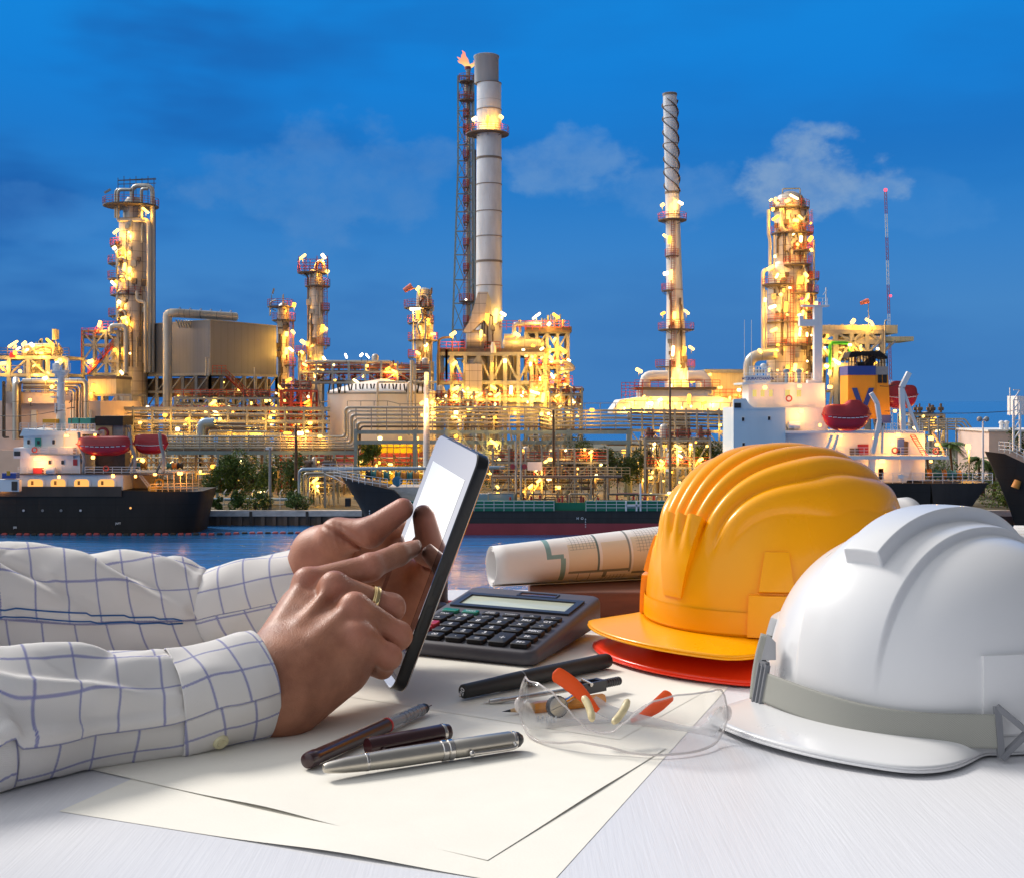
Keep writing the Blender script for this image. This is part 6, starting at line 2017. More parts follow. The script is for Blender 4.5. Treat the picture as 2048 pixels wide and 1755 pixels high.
# ------------------------------------------------------------------ flare tower
D = 246; k = D / FOC
t = thing('flare_tower', 'tall lattice flare tower with a burning flame at its tip', 'flare tower', base_of(932, D))
mb = MB()
yb = GY(D)
def leg(y, s): 
    u = (y - 150) / (yb - 150)
    xl = 916 - (916 - 896) * max(0, (y - 330) / (yb - 330)) if y > 330 else 916
    xr = 947 + 4 * u
    return (xl, xr)[s]
ys = [152, 190, 222, 255, 290, 322, 355, 388, 424, 463, 510, 560, 607, 660, 720, 790, 870, yb]
for ya, y2 in zip(ys, ys[1:]):
    for dd in (0, 3.4):
        a0, a1 = P(leg(ya, 0), ya, D + dd), P(leg(ya, 1), ya, D + dd); b0, b1 = P(leg(y2, 0), y2, D + dd), P(leg(y2, 1), y2, D + dd)
        mb.beam(a0, b0, .36); mb.beam(a1, b1, .36); mb.beam(a0, a1, .26)
        mm = (b0 + b1) / 2
        mb.beam(a0, mm, .19); mb.beam(a1, mm, .19); mb.beam(b0, (a0 + a1) / 2, .12)
    for s_ in (0, 1): mb.beam(P(leg(ya, s_), ya, D), P(leg(ya, s_), ya, D + 3.4), .18); mb.beam(P(leg(ya, s_), ya, D), P(leg(y2, s_), y2, D + 3.4), .11)
mb.build('lattice', 'steel_blue', t)
vessel(t, 'riser', 936, D, [(yb, 5), (190, 5), (189, 8), (163, 8), (160, 4.5), (138, 4.5), (136, 6), (132, 6)], 'pipe_grey', 16, dy=1.7)
pipe(t, [(944, yb, 1), (944, 165, 1)], D, 1.6, 'pipe_grey'); pipe(t, [(949, yb, 2), (949, 300, 2)], D, 3.4, 'pipe_dark')
for i, y in enumerate((163, 200, 232, 262, 314, 374, 405, 444, 490, 540, 602, 645)):
    big = y in (163, 200, 602)
    ring_platform(t, 930, D - .3, y, 918 if big else 926, 948 if big else 938)
ladder(t, 931, D - .3, yb, 165)
MB().lathe([(5.5 * k, 0), (6.5 * k, .5 * k), (6.5 * k, 6 * k), (5 * k, 6 * k)], Matrix.Translation(P(936, 140, D + 1.7)), 16).build('flare_tip', 'hull_red', t)
lamp(t, 932, 600, D - 1, 0, 4, 0, 4, 'white_lamp', light=False)
# flame
m = bpy.data.materials.new('flame'); m.use_nodes = True; nt = m.node_tree; nt.nodes.clear()
o_ = nt.nodes.new('ShaderNodeOutputMaterial'); em = nd(nt, 'ShaderNodeEmission', Strength=1.25); tr = nt.nodes.new('ShaderNodeBsdfTransparent'); mx = nt.nodes.new('ShaderNodeMixShader')
tc = nt.nodes.new('ShaderNodeTexCoord'); sp = nt.nodes.new('ShaderNodeSeparateXYZ'); nt.links.new(tc.outputs['Object'], sp.inputs[0])
mr = nd(nt, 'ShaderNodeMapRange'); mr.inputs['From Min'].default_value = 0; mr.inputs['From Max'].default_value = 3.2; nt.links.new(sp.outputs['Z'], mr.inputs['Value'])
rp = nt.nodes.new('ShaderNodeValToRGB'); rp.color_ramp.elements[0].color = (1, .62, .22, 1); rp.color_ramp.elements[1].color = (1, .26, .20, 1); e = rp.color_ramp.elements.new(.35); e.color = (1, .36, .16, 1)
nt.links.new(mr.outputs[0], rp.inputs['Fac']); nt.links.new(rp.outputs[0], em.inputs[0])
nz = nd(nt, 'ShaderNodeTexNoise', Scale=1.4, Detail=4.0); nt.links.new(tc.outputs['Object'], nz.inputs['Vector'])
mr2 = nd(nt, 'ShaderNodeMapRange'); mr2.inputs['From Min'].default_value = .25; mr2.inputs['From Max'].default_value = .62; nt.links.new(nz.outputs['Fac'], mr2.inputs['Value'])
nt.links.new(mr2.outputs[0], mx.inputs[0]); nt.links.new(tr.outputs[0], mx.inputs[1]); nt.links.new(em.outputs[0], mx.inputs[2]); nt.links.new(mx.outputs[0], o_.inputs[0])
m.cycles.emission_sampling = 'NONE'
fb = P(936, 134, D + 1.7)
mb = MB()
for (pts, rr) in (([(0, 0), (-4, 7), (-10, 14), (-15, 15), (-22, 20)], (5, 6.5, 5, 3, .4)), ([(-1, 2), (-5, 12), (-9, 21), (-8, 27), (-12, 33)], (5, 6.5, 5, 3, .4)), ([(2, 0), (8, 3), (13, 8), (11, 13)], (4, 4, 2.6, .4)), ([(-2, 3), (-10, 9), (-17, 10), (-21, 13)], (5, 4.5, 2.6, .4))):
    q = [fb + Vector((x * k, 0, y * k)) for x, y in pts]; q2 = catmull(q, 4); r2 = [np.interp(i / (len(q2) - 1) * (len(rr) - 1), range(len(rr)), rr) * k for i in range(len(q2))]
    mb.tube(q2, 1, 10, True, rr=r2)
mb.build('flame', m, t, origin=fb)

# ------------------------------------------------------------------ main chimney
D = 240; k = D / FOC
t = thing('chimney', 'tallest round silver chimney with one lit platform ring near its top', 'chimney', base_of(980, D))
vessel(t, 'shaft', 978, D, [(GY(D), 27.5), (640, 26.5), (168, 24.2)], 'stack', 48, cap=False)
vessel(t, 'rim', 973, D, [(168, 24.4), (118, 24.2), (116, 25.6), (113, 25.6), (112, 23.5), (125, 22.5)], 'stack_top', 48, cap=False)
def lean(y): return 973 + (y - 115) / (640 - 115) * 11
ob = bpy.data.objects
for y in (168, 221, 318, 370, 424, 474, 524, 572):
    r = (24.2 + (y - 168) / 472 * 2.3) * k
    th = .45 if y in (318, 524) else .16
    MB().lathe([(r * .98, -th / 2), (r + .10, -th / 2), (r + .10, th / 2), (r * .98, th / 2)], Matrix.Translation(P(978, y, D)), 48).build('plate_seam', 'seam', t)
ring_platform(t, 976, D, 268, 932, 1018)
for a in ((949, 238, 30, 9, 900), (975, 239, 85, 16, 1700), (1002, 234, -38, 12, 1300)): lamp(t, a[0], a[1], D - 3.8, *a[2:])
lamp(t, 992, 632, D - 3.8, 85, 26, 2600, 9); lamp(t, 1006, 628, D - 3.2, -30, 14, 1500)
# breeching duct and fan casing
t = thing('flue_duct', 'tall wedge-shaped silver flue duct with a round fan casing at the chimney foot', 'duct', base_of(960, 236))
D = 236
poly = [(956, 584), (975, 584), (968, 640), (938, 668), (926, 664), (940, 640)]
MB().prism([P(x, y, D - 2.5) for x, y in poly], (0, 3.4, 0)).build('duct_body', 'clad', t, smooth=False)
MB().prism([P(x, y, D - 2.45) for x, y in ((975, 584), (982, 600), (976, 652), (968, 640))], (0, 3.3, 0)).build('duct_side', 'yellow_sheet', t, smooth=False)
c = P(949, 680, D - 1); k = D / FOC
MB().tube([c + Vector((-16 * k, 0, 0)), c + Vector((-15 * k, 0, 0)), c + Vector((13 * k, 0, 0)), c + Vector((24 * k, 0, 0))], 1, 32, True, rr=[17 * k, 20 * k, 20 * k, 8 * k]).build('fan_casing', 'clad', t)
MB().box(P(921, 700, D - 2), P(930, 680, D)).build('motor', 'funnel_blue', t, smooth=False)
MB().box(P(938, 706, D - 2.6), P(996, 700, D - .5)).build('bedplate', 'funnel_blue', t, smooth=False)
lamp(t, 974, 634, D - 4, 85, 18, 1400, 7); lamp(t, 962, 668, D - 4, 85, 15, 1200, 7)

# ------------------------------------------------------------------ fired furnace block under the chimney
D = 226
t = thing('furnace', 'large lamp-lit furnace block with steel decks and a buff base at the chimney foot', 'furnace', base_of(1010, D))
frame_box(t, 877, 1090, 708, GY(D), D, D + 12, 8, (708, 765, 800), 'steel_grey', .7)
MB().box(P(877, 710, D), P(1095, 702, D + 12)).build('deck', 'steel_dark', t, smooth=False)
MB().box(P(931, 800, D - .8), P(966, 730, D + 6)).build('clad_tower', 'clad', t, smooth=False)
MB().tube([P(935, 732, D + 2), P(940, 724, D + 2), P(957, 722, D + 2), P(964, 732, D + 2)], 1.5, 14).build('clad_hood', 'clad', t)
MB().box(P(967, 760, D + 3), P(1040, 712, D + 9)).build('radiant_wall', 'yellow_sheet', t, smooth=False)
MB().box(P(967, 830, D + 1), (P(1100, 830, D).x, D + 11, P(0, 764, D).z)).build('base_wall', 'yellow_sheet', t, smooth=False)
for x in (981, 1002, 1054, 1066): MB().box(P(x, 805, D + .7), P(x + 8, 790, D + .99)).build('door', 'glass_dark', t, smooth=False)
MB().tube([P(1005, 688, D + 2), P(1009, 688, D + 2), P(1075, 688, D + 2), P(1098, 688, D + 2)], 1, 32, True, rr=[.4, 16 * D / FOC, 16 * D / FOC, 5 * D / FOC]).build('convection_drum', 'pipe_clad', t)
pipe(t, [(1008, 672, 0), (1028, 672, 0), (1028, 648, 0), (1082, 648, 0)], D, 4.5, 'pipe_clad', 8)
pipe(t, [(877, 830, -1), (877, 676, -1), (906, 674, -1)], D, 2.4, 'pipe_dark', 12); pipe(t, [(1040, 665, 1), (1040, 640, 1)], D, 3, 'pipe_clad')
pipe(t, [(1100, 725, -1), (1135, 724, -1), (1150, 738, -1), (1120, 742, -1)], D, 4, 'pipe_clad', 8)
frame_box(t, 1052, 1136, 664, GY(D), D + 1, D + 11, 4, (664, 700, 735, 770), 'steel_grey', .6)
MB().box(P(1050, 664, D), P(1138, 660, D + 11)).build('upper_deck', 'steel_dark', t, smooth=False)
rs = random.Random(21)
for i in range(8):
    x = 1084 + i * 6; pipe(t, [(x, 662, rs.uniform(0, 6)), (x, 632 + rs.uniform(-4, 10), rs.uniform(0, 6))], D, rs.uniform(1.5, 3.2), 'pipe_clad')
for i in range(22):
    xa, xb = rs.uniform(1045, 1130), rs.uniform(1045, 1130); ya, yb_ = rs.uniform(705, 810), rs.uniform(705, 825); dy = rs.uniform(0, 9)
    pipe(t, [(xa, ya), (xa, yb_), (xb, yb_)], D, rs.choice((1.4, 2, 3)), rs.choice(('pipe_clad', 'pipe_grey', 'red_rail')), 5, dy=dy)
for i in range(10):
    xa = rs.uniform(970, 1040); pipe(t, [(xa, 712), (xa, 760)], D, rs.choice((1.2, 1.8)), 'pipe_grey', 5, dy=rs.uniform(0, 2.5))
rb = MB()
for (x0, x1, y) in ((880, 930, 702), (970, 1000, 702), (1000, 1052, 660), (1050, 1138, 660), (880, 930, 765), (1052, 1140, 735), (1060, 1145, 770), (970, 1100, 800)):
    rail(rb, [P(x0, y, D - .3), P(x1, y, D - .3)], 1.7, True, .1, step=1.3, mids=3)
rail(rb, [P(893, 760, D - .3), P(893, 700, D - .3)], .1, False, .4)
rb.build('railing', 'red_rail', t)
for a in ((906, 668, 35, 17, 1500), (1073, 632, 38, 17, 1500), (1112, 632, -35, 17, 1500), (1034, 669, -32, 17, 1500), (1109, 680, 60, 10, 900), (1098, 648, 50, 9, 800), (1125, 700, -35, 16, 1400), (1102, 716, -50, 12, 1300), (909, 727, 45, 14, 1400), (1105, 752, -55, 11, 1200), (1085, 755, 60, 8, 700), (911, 777, 30, 20, 1600), (990, 777, -32, 20, 1600), (1022, 780, 85, 20, 1800), (1112, 775, -40, 6, 500), (1136, 773, -30, 20, 1600), (945, 785, 0, 30, 2200), (1070, 785, -15, 18, 1800), (1098, 790, -60, 14, 1500), (1086, 795, 80, 16, 1300), (908, 795, 60, 10, 900), (1010, 722, 85, 10, 900), (985, 730, 85, 8, 700)):
    lamp(t, a[0], a[1], D - 1.6, *a[2:])
MB().tube([P(987, 706, D - .6), P(987, 698, D - .6), P(986, 690, D - .6), P(986, 684, D - .6)], 1, 10, True, rr=[.5, .55, .4, .22]).build('tarpaulin', 'ship_white', t)
module('pump_station', 'bright cluster of pumps and pipes between the white tank and the furnace', 866, 1000, 782, 842, 212, 6, 5, (800, 822), 33, 16, 5, power=1000)
module('burner_piping', 'pipe and valve cluster with red rails right of the furnace base', 1100, 1164, 775, 840, 220, 6, 3, (790, 815), 34, 10, 3, power=900)

# ------------------------------------------------------------------ spiral stack
D = 250; k = D / FOC
t = thing('spiral_stack', 'slender white stack wound with a dark spiral strake, lit on four platforms', 'chimney', base_of(1348, D))
def sx(y): return 1339.5 + (y - 187) / (760 - 187) * 14
vs_ = []
mb = MB(); prof = [(GY(D), 26), (760, 24), (720, 21), (600, 16.5), (520, 15.2), (430, 14.2), (390, 14), (187, 13.6)]
rings = []
for y, r in prof:
    c = P(sx(y), y, D); rings.append((c, r * k))
mb.tube([c for c, r in rings], 1, 40, False, rr=[r for c, r in rings]); mb.build('shaft', 'stack', t)
for y in (214, 238, 288, 338, 386, 430, 580, 640): 
    r = np.interp(-y, [-p[0] for p in prof], [p[1] for p in prof]) * k; th = .5 if y == 386 else .14
    MB().lathe([(r * .97, -th / 2), (r + .08, -th / 2), (r + .08, th / 2), (r * .97, th / 2)], Matrix.Translation(P(sx(y), y, D)), 40).build('plate_seam', 'seam', t)
MB().lathe([(13 * k, -.2), (14.6 * k, -.2), (14.6 * k, .25), (12 * k, .25)], Matrix.Translation(P(sx(190), 190, D)), 40).build('rim', 'seam', t)
for ph in range(3):
    pts = []
    for i in range(150):
        u = i / 149; y = 200 + (384 - 200) * u; a = 2 * math.pi * (u * 2.3 + ph / 3)
        c = P(sx(y), y, D); pts.append(c + Vector((math.cos(a), math.sin(a), 0)) * (14.2 * k))
    mb = MB()
    for p, q, s_ in zip(pts, pts[1:], range(150)):
        c = P(sx(200 + 184 * s_ / 149), 200 + 184 * s_ / 149, D); o = (p - c); o.z = 0; o.normalize()
        mb.beam(p + o * .14, q + o * .14, .32, .12)
    mb.build('spiral_strake', 'steel_dark', t)
for (y, x0, x1) in ((440, 1316, 1373), (512, 1330, 1358), (581, 1323, 1348), (659, 1316, 1388), (733, 1311, 1355), (733, 1372, 1390)):
    ring_platform(t, sx(y), D - .8, y, x0, x1)
ladder(t, 1346, D - 2.6, 733, 440)
for a in ((1325, 410, 35, 10, 1000), (1350, 410, 85, 18, 1600), (1361, 406, -30, 12, 900), (1339, 480, 85, 20, 1300), (1330, 472, -35, 9, 300), (1342, 550, 85, 22, 1300), (1332, 547, 15, 9, 400), (1326, 627, 30, 10, 900), (1349, 631, 85, 18, 1500), (1373, 624, -38, 12, 1000), (1346, 702, 85, 22, 1700), (1369, 700, 80, 18, 1400), (1383, 696, -35, 12, 700), (1362, 752, 85, 22, 1500), (1388, 750, -30, 18, 1300), (1385, 763, 20, 10, 800), (1278, 741, -28, 18, 1200), (1418, 750, 20, 9, 900)):
    lamp(t, a[0], a[1], D - 3.4, *a[2:])
D = 244; k = D / FOC
t = thing('flue_house', 'low lamp-lit duct base with curved flues under the spiral stack', 'duct', base_of(1350, D))
pipe(t, [(1290, 788, 0), (1290, 752, 0), (1335, 752, 0)], D, 11, 'tank_white', 16, n=20, name='curved_flue'); pipe(t, [(1412, 788, 0), (1412, 752, 0), (1375, 752, 0)], D, 11, 'tank_white', 16, n=20, name='curved_flue')
MB().box(P(1280, 802, D - 1), P(1405, 778, D + 6)).build('plinth', 'tank_white', t, smooth=False)
MB().prism([P(x, y, D - 3) for x, y in ((1225, 820), (1240, 800), (1290, 793), (1440, 793), (1465, 800), (1465, 825), (1225, 828))], (0, 12, 0)).build('duct_casing', 'tank_white', t, smooth=False)
MB().box(P(1270, 780, D - 2), P(1420, 775, D + 6)).build('deck', 'steel_dark', t, smooth=False)
rb = MB(); rail(rb, [P(1243, 797, D - 2.4), P(1285, 797, D - 2.4)], 3.2, True, .11, step=.9, mids=5); rail(rb, [P(1270, 776, D - 2.4), P(1440, 776, D - 2.4)], 1.6, True, .1, step=1.6, mids=3); rb.build('railing', 'red_rail', t)
for a in ((1320, 800, 30, 10, 1000), (1378, 798, 85, 16, 1400), (1440, 802, 30, 14, 1300), (1262, 806, 20, 12, 900), (1300, 806, -20, 12, 900), (1408, 806, 20, 12, 900), (1350, 806, -10, 12, 900)):
    lamp(t, a[0], a[1], D - 4.4, *a[2:])
D = 252
t = thing('sheet_building', 'buff corrugated building between the spiral stack and the right-hand ship', 'building', base_of(1455, D))
MB().box(P(1412, 792, D), (P(1500, 792, D).x, D + 14, P(0, 744, D).z)).build('wall', 'yellow_sheet', t, smooth=False)
MB().box(P(1410, 746, D - .4), P(1502, 742, D + 14)).build('roof', 'steel_grey', t, smooth=False)
MB().box(P(1430, 830, D - 3), P(1520, 790, D + 4)).build('lower_wall', 'yellow_sheet', t, smooth=False)
rb = MB(); rail(rb, [P(1428, 800, D - 3.3), P(1500, 800, D - 3.3)], 2.2, True, .12, step=1.2, mids=3); rb.build('railing', 'red_rail', t)
for a in ((1440, 775, 0, 8, 900), (1478, 780, 0, 8, 900), (1455, 815, 10, 16, 1300)): lamp(t, a[0], a[1], D - 4.5, *a[2:])

# ------------------------------------------------------------------ big right column
D = 236; k = D / FOC
t = thing('fractionator', 'thick gold-lit column with many red platforms, the one with the windsock structure beside it', 'column', base_of(1580, D))
vessel(t, 'shell', 1580, D, [(GY(D), 46), (700, 46), (545, 43), (538, 42), (525, 31), (405, 31), (392, 24), (384, 10)])
for y in (690, 640, 575, 470, 425): vessel(t, 'stiffener_ring', 1580, D, [(y, (46.8 if y > 545 else 32)), (y - 2, (46.8 if y > 545 else 32))], 'seam', 40)
for (y, x0, x1) in ((417, 1540, 1618), (467, 1543, 1626), (500, 1588, 1624), (529, 1568, 1622), (558, 1616, 1638), (569, 1524, 1586), (586, 1582, 1636), (645, 1526, 1630), (692, 1528, 1636), (620, 1600, 1640)):
    ring_platform(t, 1580, D - (4.4 if x1 - x0 < 75 else .4), y, x0, x1)
pipe(t, [(1526, 712, -3), (1526, 540, -3), (1545, 538, -3)], D, 4, 'pipe_clad', 8); pipe(t, [(1540, 540, -3), (1540, 480, -3), (1537, 470, -3), (1537, 420, -3)], D, 3.4, 'pipe_clad', 6)
pipe(t, [(1548, 560, -3), (1548, 470, -3)], D, 2, 'pipe_clad'); pipe(t, [(1563, 422, -5), (1563, 456, -5), (1572, 462, -5)], D, 3.6, 'pipe_clad', 8)
pipe(t, [(1498, 790, -5), (1498, 712, -5), (1555, 708, -5)], D, 11, 'pipe_clad', 22, n=20); pipe(t, [(1565, 410, -1), (1565, 378, -1), (1600, 377, -1), (1600, 412, -1)], D, 1.4, 'pipe_grey', 3)
pipe(t, [(1532, 700, -5), (1532, 580, -5)], D, 2, 'pipe_grey'); pipe(t, [(1628, 700, -4), (1628, 480, -4)], D, 2, 'pipe_grey'); pipe(t, [(1612, 640, -5), (1612, 540, -5), (1604, 520, -5)], D, 2.6, 'pipe_clad', 6)
for (x, y) in ((1590, 455), (1567, 560)): MB().cyl(P(x, y, D - 4.6), P(x, y, D - 3.5), .55, n=16).build('manhole', 'pipe_dark', t)
rs = random.Random(5)
for i in range(9):
    x = 1548 + i * 6.5; pipe(t, [(x, 412, rs.uniform(-2, 1)), (x, 394 + rs.uniform(-4, 6), rs.uniform(-2, 1))], D, rs.uniform(1.4, 3), 'pipe_clad')
ladder(t, 1584, D - 5.2, 790, 560); ladder(t, 1620, D - 3, 640, 420)
for a in ((1551, 400, 80, 10, 900), (1575, 402, 30, 12, 900), (1588, 394, -28, 17, 1200), (1551, 436, 35, 17, 1300), (1592, 441, -5, 16, 1300), (1601, 435, -45, 12, 900), (1602, 478, 85, 15, 1200), (1621, 478, 55, 11, 600), (1623, 500, -60, 7, 400), (1541, 536, 30, 20, 1500), (1554, 552, 60, 10, 900), (1604, 560, 80, 18, 1700), (1612, 550, -50, 9, 600), (1616, 592, 85, 12, 1200), (1545, 614, 20, 18, 1600), (1572, 614, 85, 18, 1600), (1606, 626, 85, 12, 1300), (1548, 660, 25, 20, 1700), (1600, 664, 85, 16, 1500), (1551, 706, 85, 10, 900), (1590, 735, 80, 14, 1400), (1520, 702, -50, 10, 900), (1640, 640, 0, 6, 500), (1556, 690, 0, 6, 600), (1640, 702, -40, 9, 700), (1632, 608, 85, 8, 700), (1530, 600, 85, 8, 700), (1575, 735, 80, 12, 1000)):
    lamp(t, a[0], a[1], D - 6, *a[2:])

# right steel structure with green pipe and windsock
D = 228
t = thing('cooler_structure', 'steel cooler structure with a green pipe loop and a windsock, right of the thick column', 'steel tower', base_of(1705, D))
frame_box(t, 1640, 1765, 664, GY(D), D, D + 9, 4, (664, 684, 730), 'steel_grey', .8)
mb = MB().box(P(1636, 667, D), P(1766, 656, D + 9)); mb.box(P(1690, 682, D), P(1797, 678, D + 9)); mb.build('deck', 'yellow_sheet', t, smooth=False)
mb = MB()
for a, b in (((1705, 682), (1733, 704)), ((1765, 706), (1790, 682)), ((1737, 704), (1760, 682)), ((1704, 684), (1724, 664))): mb.beam(P(*a, D - .3), P(*b, D - .3), .4)
mb.build('knee_brace', 'steel_grey', t)
rs = random.Random(9)
for i in range(10):
    x = 1655 + i * 8.5; pipe(t, [(x, 660, 3), (x + 3, 652 - rs.uniform(0, 4), 3), (x + 8, 656, 3)], D, 2.6, 'pipe_clad', 5)
pipe(t, [(1660, 738, -1), (1660, 686, -1), (1700, 686, -1), (1700, 704, -1)], D, 3.4, 'pipe_green', 8)
pipe(t, [(1666, 700, 1), (1690, 692, 1), (1695, 715, 1)], D, 5, 'pipe_clad', 8); pipe(t, [(1640, 706, 2), (1745, 706, 2)], D, 9, 'pipe_clad', n=18)
pipe(t, [(1770, 780, -1), (1770, 642, -1), (1774, 640, -1)], D, 1.4, 'pipe_grey', 2)
for i in range(14):
    xa, xb = rs.uniform(1640, 1740), rs.uniform(1640, 1740); ya, yb_ = rs.uniform(690, 780), rs.uniform(690, 790)
    pipe(t, [(xa, ya), (xa, yb_), (xb, yb_)], D, rs.choice((1.4, 2, 3)), rs.choice(('pipe_clad', 'pipe_grey', 'red_rail')), 5, dy=rs.uniform(0, 7))
mb = MB().beam(P(1737, 640, D), P(1737, 605, D), .12); mb.build('windsock_mast', 'steel_grey', t)
MB().tube([P(1721, 607, D), P(1729, 604, D), P(1737, 602, D)], 1, 12, False, rr=[.35, .42, .5]).build('windsock', 'wind_cloth', t)
for a in ((1706, 643, 55, 10, 700), (1738, 642, -30, 17, 1500), (1675, 725, -32, 17, 1400), (1640, 742, -30, 10, 700), (1745, 650, 90, 7, 300), (1660, 745, 80, 9, 900), (1700, 690, 0, 7, 700), (1655, 672, 0, 6, 600)): lamp(t, a[0], a[1], D - 1.5, *a[2:])

# radio mast
D = 300
t = thing('radio_mast', 'thin red and white guyed radio mast against the sky on the right', 'mast', base_of(1780, D))
ysm = [378, 428, 475, 521, 570, 628, 684, 760, GY(D)]
for i, (a, b) in enumerate(zip(ysm, ysm[1:])):
    mb = MB(); pa, pb = P(1771 + (a - 378) * .027, a, D), P(1771 + (b - 378) * .027, b, D)
    for dx_ in (-.28, .28): mb.beam(pa + Vector((dx_, 0, 0)), pb + Vector((dx_, 0, 0)), .11)
    n = int((pb - pa).length / 1.0)
    for j in range(n):
        p, q = pa.lerp(pb, j / n), pa.lerp(pb, (j + 1) / n); mb.beam(p + Vector((-.28, 0, 0)), q + Vector((.28, 0, 0)), .06); mb.beam(p + Vector((.28, 0, 0)), q + Vector((-.28, 0, 0)), .06)
    mb.build('lattice_section', ('hull_red', 'ship_white')[i % 2], t)
for (x, y) in ((1771, 380), (1781, 592)): lamp(t, x, y, D - 1, 0, 5, 0, 5, 'red_lamp', light=False, bracket=False)

def dress(n_, cx, D, r, y0, y1, n, seed):
    # small pipes, ladders, boxes and brackets fixed to a column's near side
    t = bpy.data.objects[n_]; rs = random.Random(seed); k = D / FOC; c0 = P(cx, y0, D)
    def on(a, y, o=1.06): 
        p = P(cx, y, D); return Vector((p.x + r * k * o * math.cos(a), D + r * k * o * math.sin(a), p.z))
    for i in range(n):
        a = rs.uniform(-2.75, -.4); ya = rs.uniform(y0, y1); yb = min(y1 + 14, ya + rs.uniform(25, 130)); a2 = a + rs.uniform(-.5, .5); w = rs.choice((.1, .13, .18, .24))
        q = [on(a, yb), on(a, ya), on(a2, ya - 4), on(a2, ya - 16)]
        MB().tube(fillet(q, .4), w, 6).build('riser_pipe', rs.choice(('pipe_dark', 'pipe_grey', 'steel_dark', 'pipe_clad')), t)
    for i in range(n):
        a = rs.uniform(-2.7, -.4); p = on(a, rs.uniform(y0, y1), 1.1); s_ = rs.uniform(.2, .55)
        MB().box(p - Vector((s_, .3, s_)), p + Vector((s_, .3, s_ * 1.4))).cyl(p - Vector((0, 0, s_ * 3)), p, .07, n=6).build('instrument_box', rs.choice(('steel_dark', 'pipe_grey')), t)
for a_ in (('distillation_column', 266, 230, 27, 452, 720, 16, 1), ('fractionator', 1580, 236, 44, 548, 760, 20, 2), ('fractionator', 1580, 236, 31, 405, 525, 14, 3), ('process_column', 567, 240, 12, 640, 760, 8, 4), ('process_column.001', 632, 240, 15, 566, 730, 9, 5), ('process_column.003', 848, 225, 17, 590, 740, 14, 6), ('chimney', 981, 240, 27, 590, 700, 5, 7), ('spiral_stack', 1352, 250, 20, 600, 740, 8, 8), ('storage_tank', 752, 226, 112, 790, 900, 9, 9)): dress(*a_)
for n_, x0, x1, y0, y1, D, n, sd in (('furnace', 1042, 1140, 690, 825, 224.5, 34, 1), ('furnace', 885, 1040, 770, 825, 224.5, 16, 2), ('heater_house', 350, 560, 775, 860, 224, 24, 3), ('exchanger_deck', 0, 132, 685, 756, 212.5, 12, 4),
                             ('fractionator', 1528, 1636, 400, 520, 228.5, 8, 5), ('fractionator', 1528, 1636, 540, 790, 228, 20, 6), ('cooler_structure', 1642, 1760, 690, 790, 226, 16, 7), ('flue_house', 1235, 1460, 790, 818, 239.5, 12, 8), ('distillation_column', 224, 262, 450, 720, 226, 9, 9), ('spiral_stack', 1326, 1385, 690, 790, 246, 6, 10)):
    scatter_added_lamps(bpy.data.objects[n_], x0, x1, y0, y1, D, n, sd, 600)
# ------------------------------------------------------------------ pipe racks
t = thing('pipe_bridge', 'long pipe bridge whose pipes bend down to a lower level behind the black bow', 'pipe rack', base_of(1000, 180))
D = 180
pa = (815, 822, 829.5, 837, 845, 853); pb_ = (873, 879, 885, 890, 895, 900); xb = (690, 696, 702, 708, 714, 720)
for i in range(6):
    for j, dd in enumerate((0, 2.6)):
        if j and i % 2: continue
        pipe(t, [(330, pb_[i], dd), (xb[i] + 2 * j, pb_[i], dd), (xb[i] + 2 * j, pa[i], dd), (1080, pa[i], dd), (1105, pa[i] + 6, dd), (1262, pa[i] + 6, dd)], D, (2.4, 1.8, 2.4, 2.0, 2.6, 2.2)[i], ('pipe_grey', 'pipe_clad', 'pipe_grey', 'pipe_clad', 'pipe_grey', 'pipe_dark')[i], 9)
mb = MB()
for (x0, x1, y) in ((335, 712, 905), (712, 1262, 864), (712, 1262, 884)):
    for dd in (-.6, 5): mb.beam(P(x0, y, D + dd), P(x1, y, D + dd), .3, .55)
for x in (712, 830, 893, 1137, 1257):
    for dd in (-.6, 5): mb.beam((P(x, 0, D).x, D + dd, GZ), P(x, 858, D + dd), .5)
for x in (437, 530, 620, 668):
    for dd in (-.6, 5): mb.beam((P(x, 0, D).x, D + dd, GZ), P(x, 905, D + dd), .35)
mb.build('rack_frame', 'steel_blue', t)
mb = MB()
for (ya, yb_, x0, x1) in ((868, 905, 893, 1137), (910, 936, 893, 1137)):
    mb.beam(P(x0, yb_, D - .9), P(x1, yb_, D - .9), .35, .5)
    n = 9
    for i in range(n + 1):
        x = x0 + (x1 - x0) * i / n; mb.beam(P(x, ya, D - .9), P(x, yb_, D - .9), .16)
        mb.box(P(x - 4, yb_ + 3, D - 1.2), P(x + 4, yb_ - 3, D - 1.1)); mb.box(P(x - 4, ya + 3, D - 1.2), P(x + 4, ya - 3, D - 1.1))
        if i < n:
            x2 = x0 + (x1 - x0) * (i + 1) / n; q = (P(x, ya, D - .9), P(x2, yb_, D - .9)) if i < n / 2 else (P(x, yb_, D - .9), P(x2, ya, D - .9)); mb.beam(*q, .2)
mb.build('truss', 'steel_blue', t)
rb = MB()
for (x0, x1, y, h) in ((335, 690, 903, 2.8), (712, 1080, 860, 3.4), (1080, 1262, 864, 3.4)):
    n = int((x1 - x0) / 30)
    for i in range(n + 1): x = x0 + (x1 - x0) * i / n; MB().beam(P(x, y, D - .7), P(x, y, D - .7) + Vector((0, 0, h)), .13).build('pipe_stanchion', 'steel_grey', t)
rail(rb, [P(695, 812, D + 2), P(775, 812, D + 2), P(800, 818, D + 2), P(1262, 816, D + 2)], .75, True, .1, step=2.4, mids=1)
rb.build('railing', 'steel_grey', t)
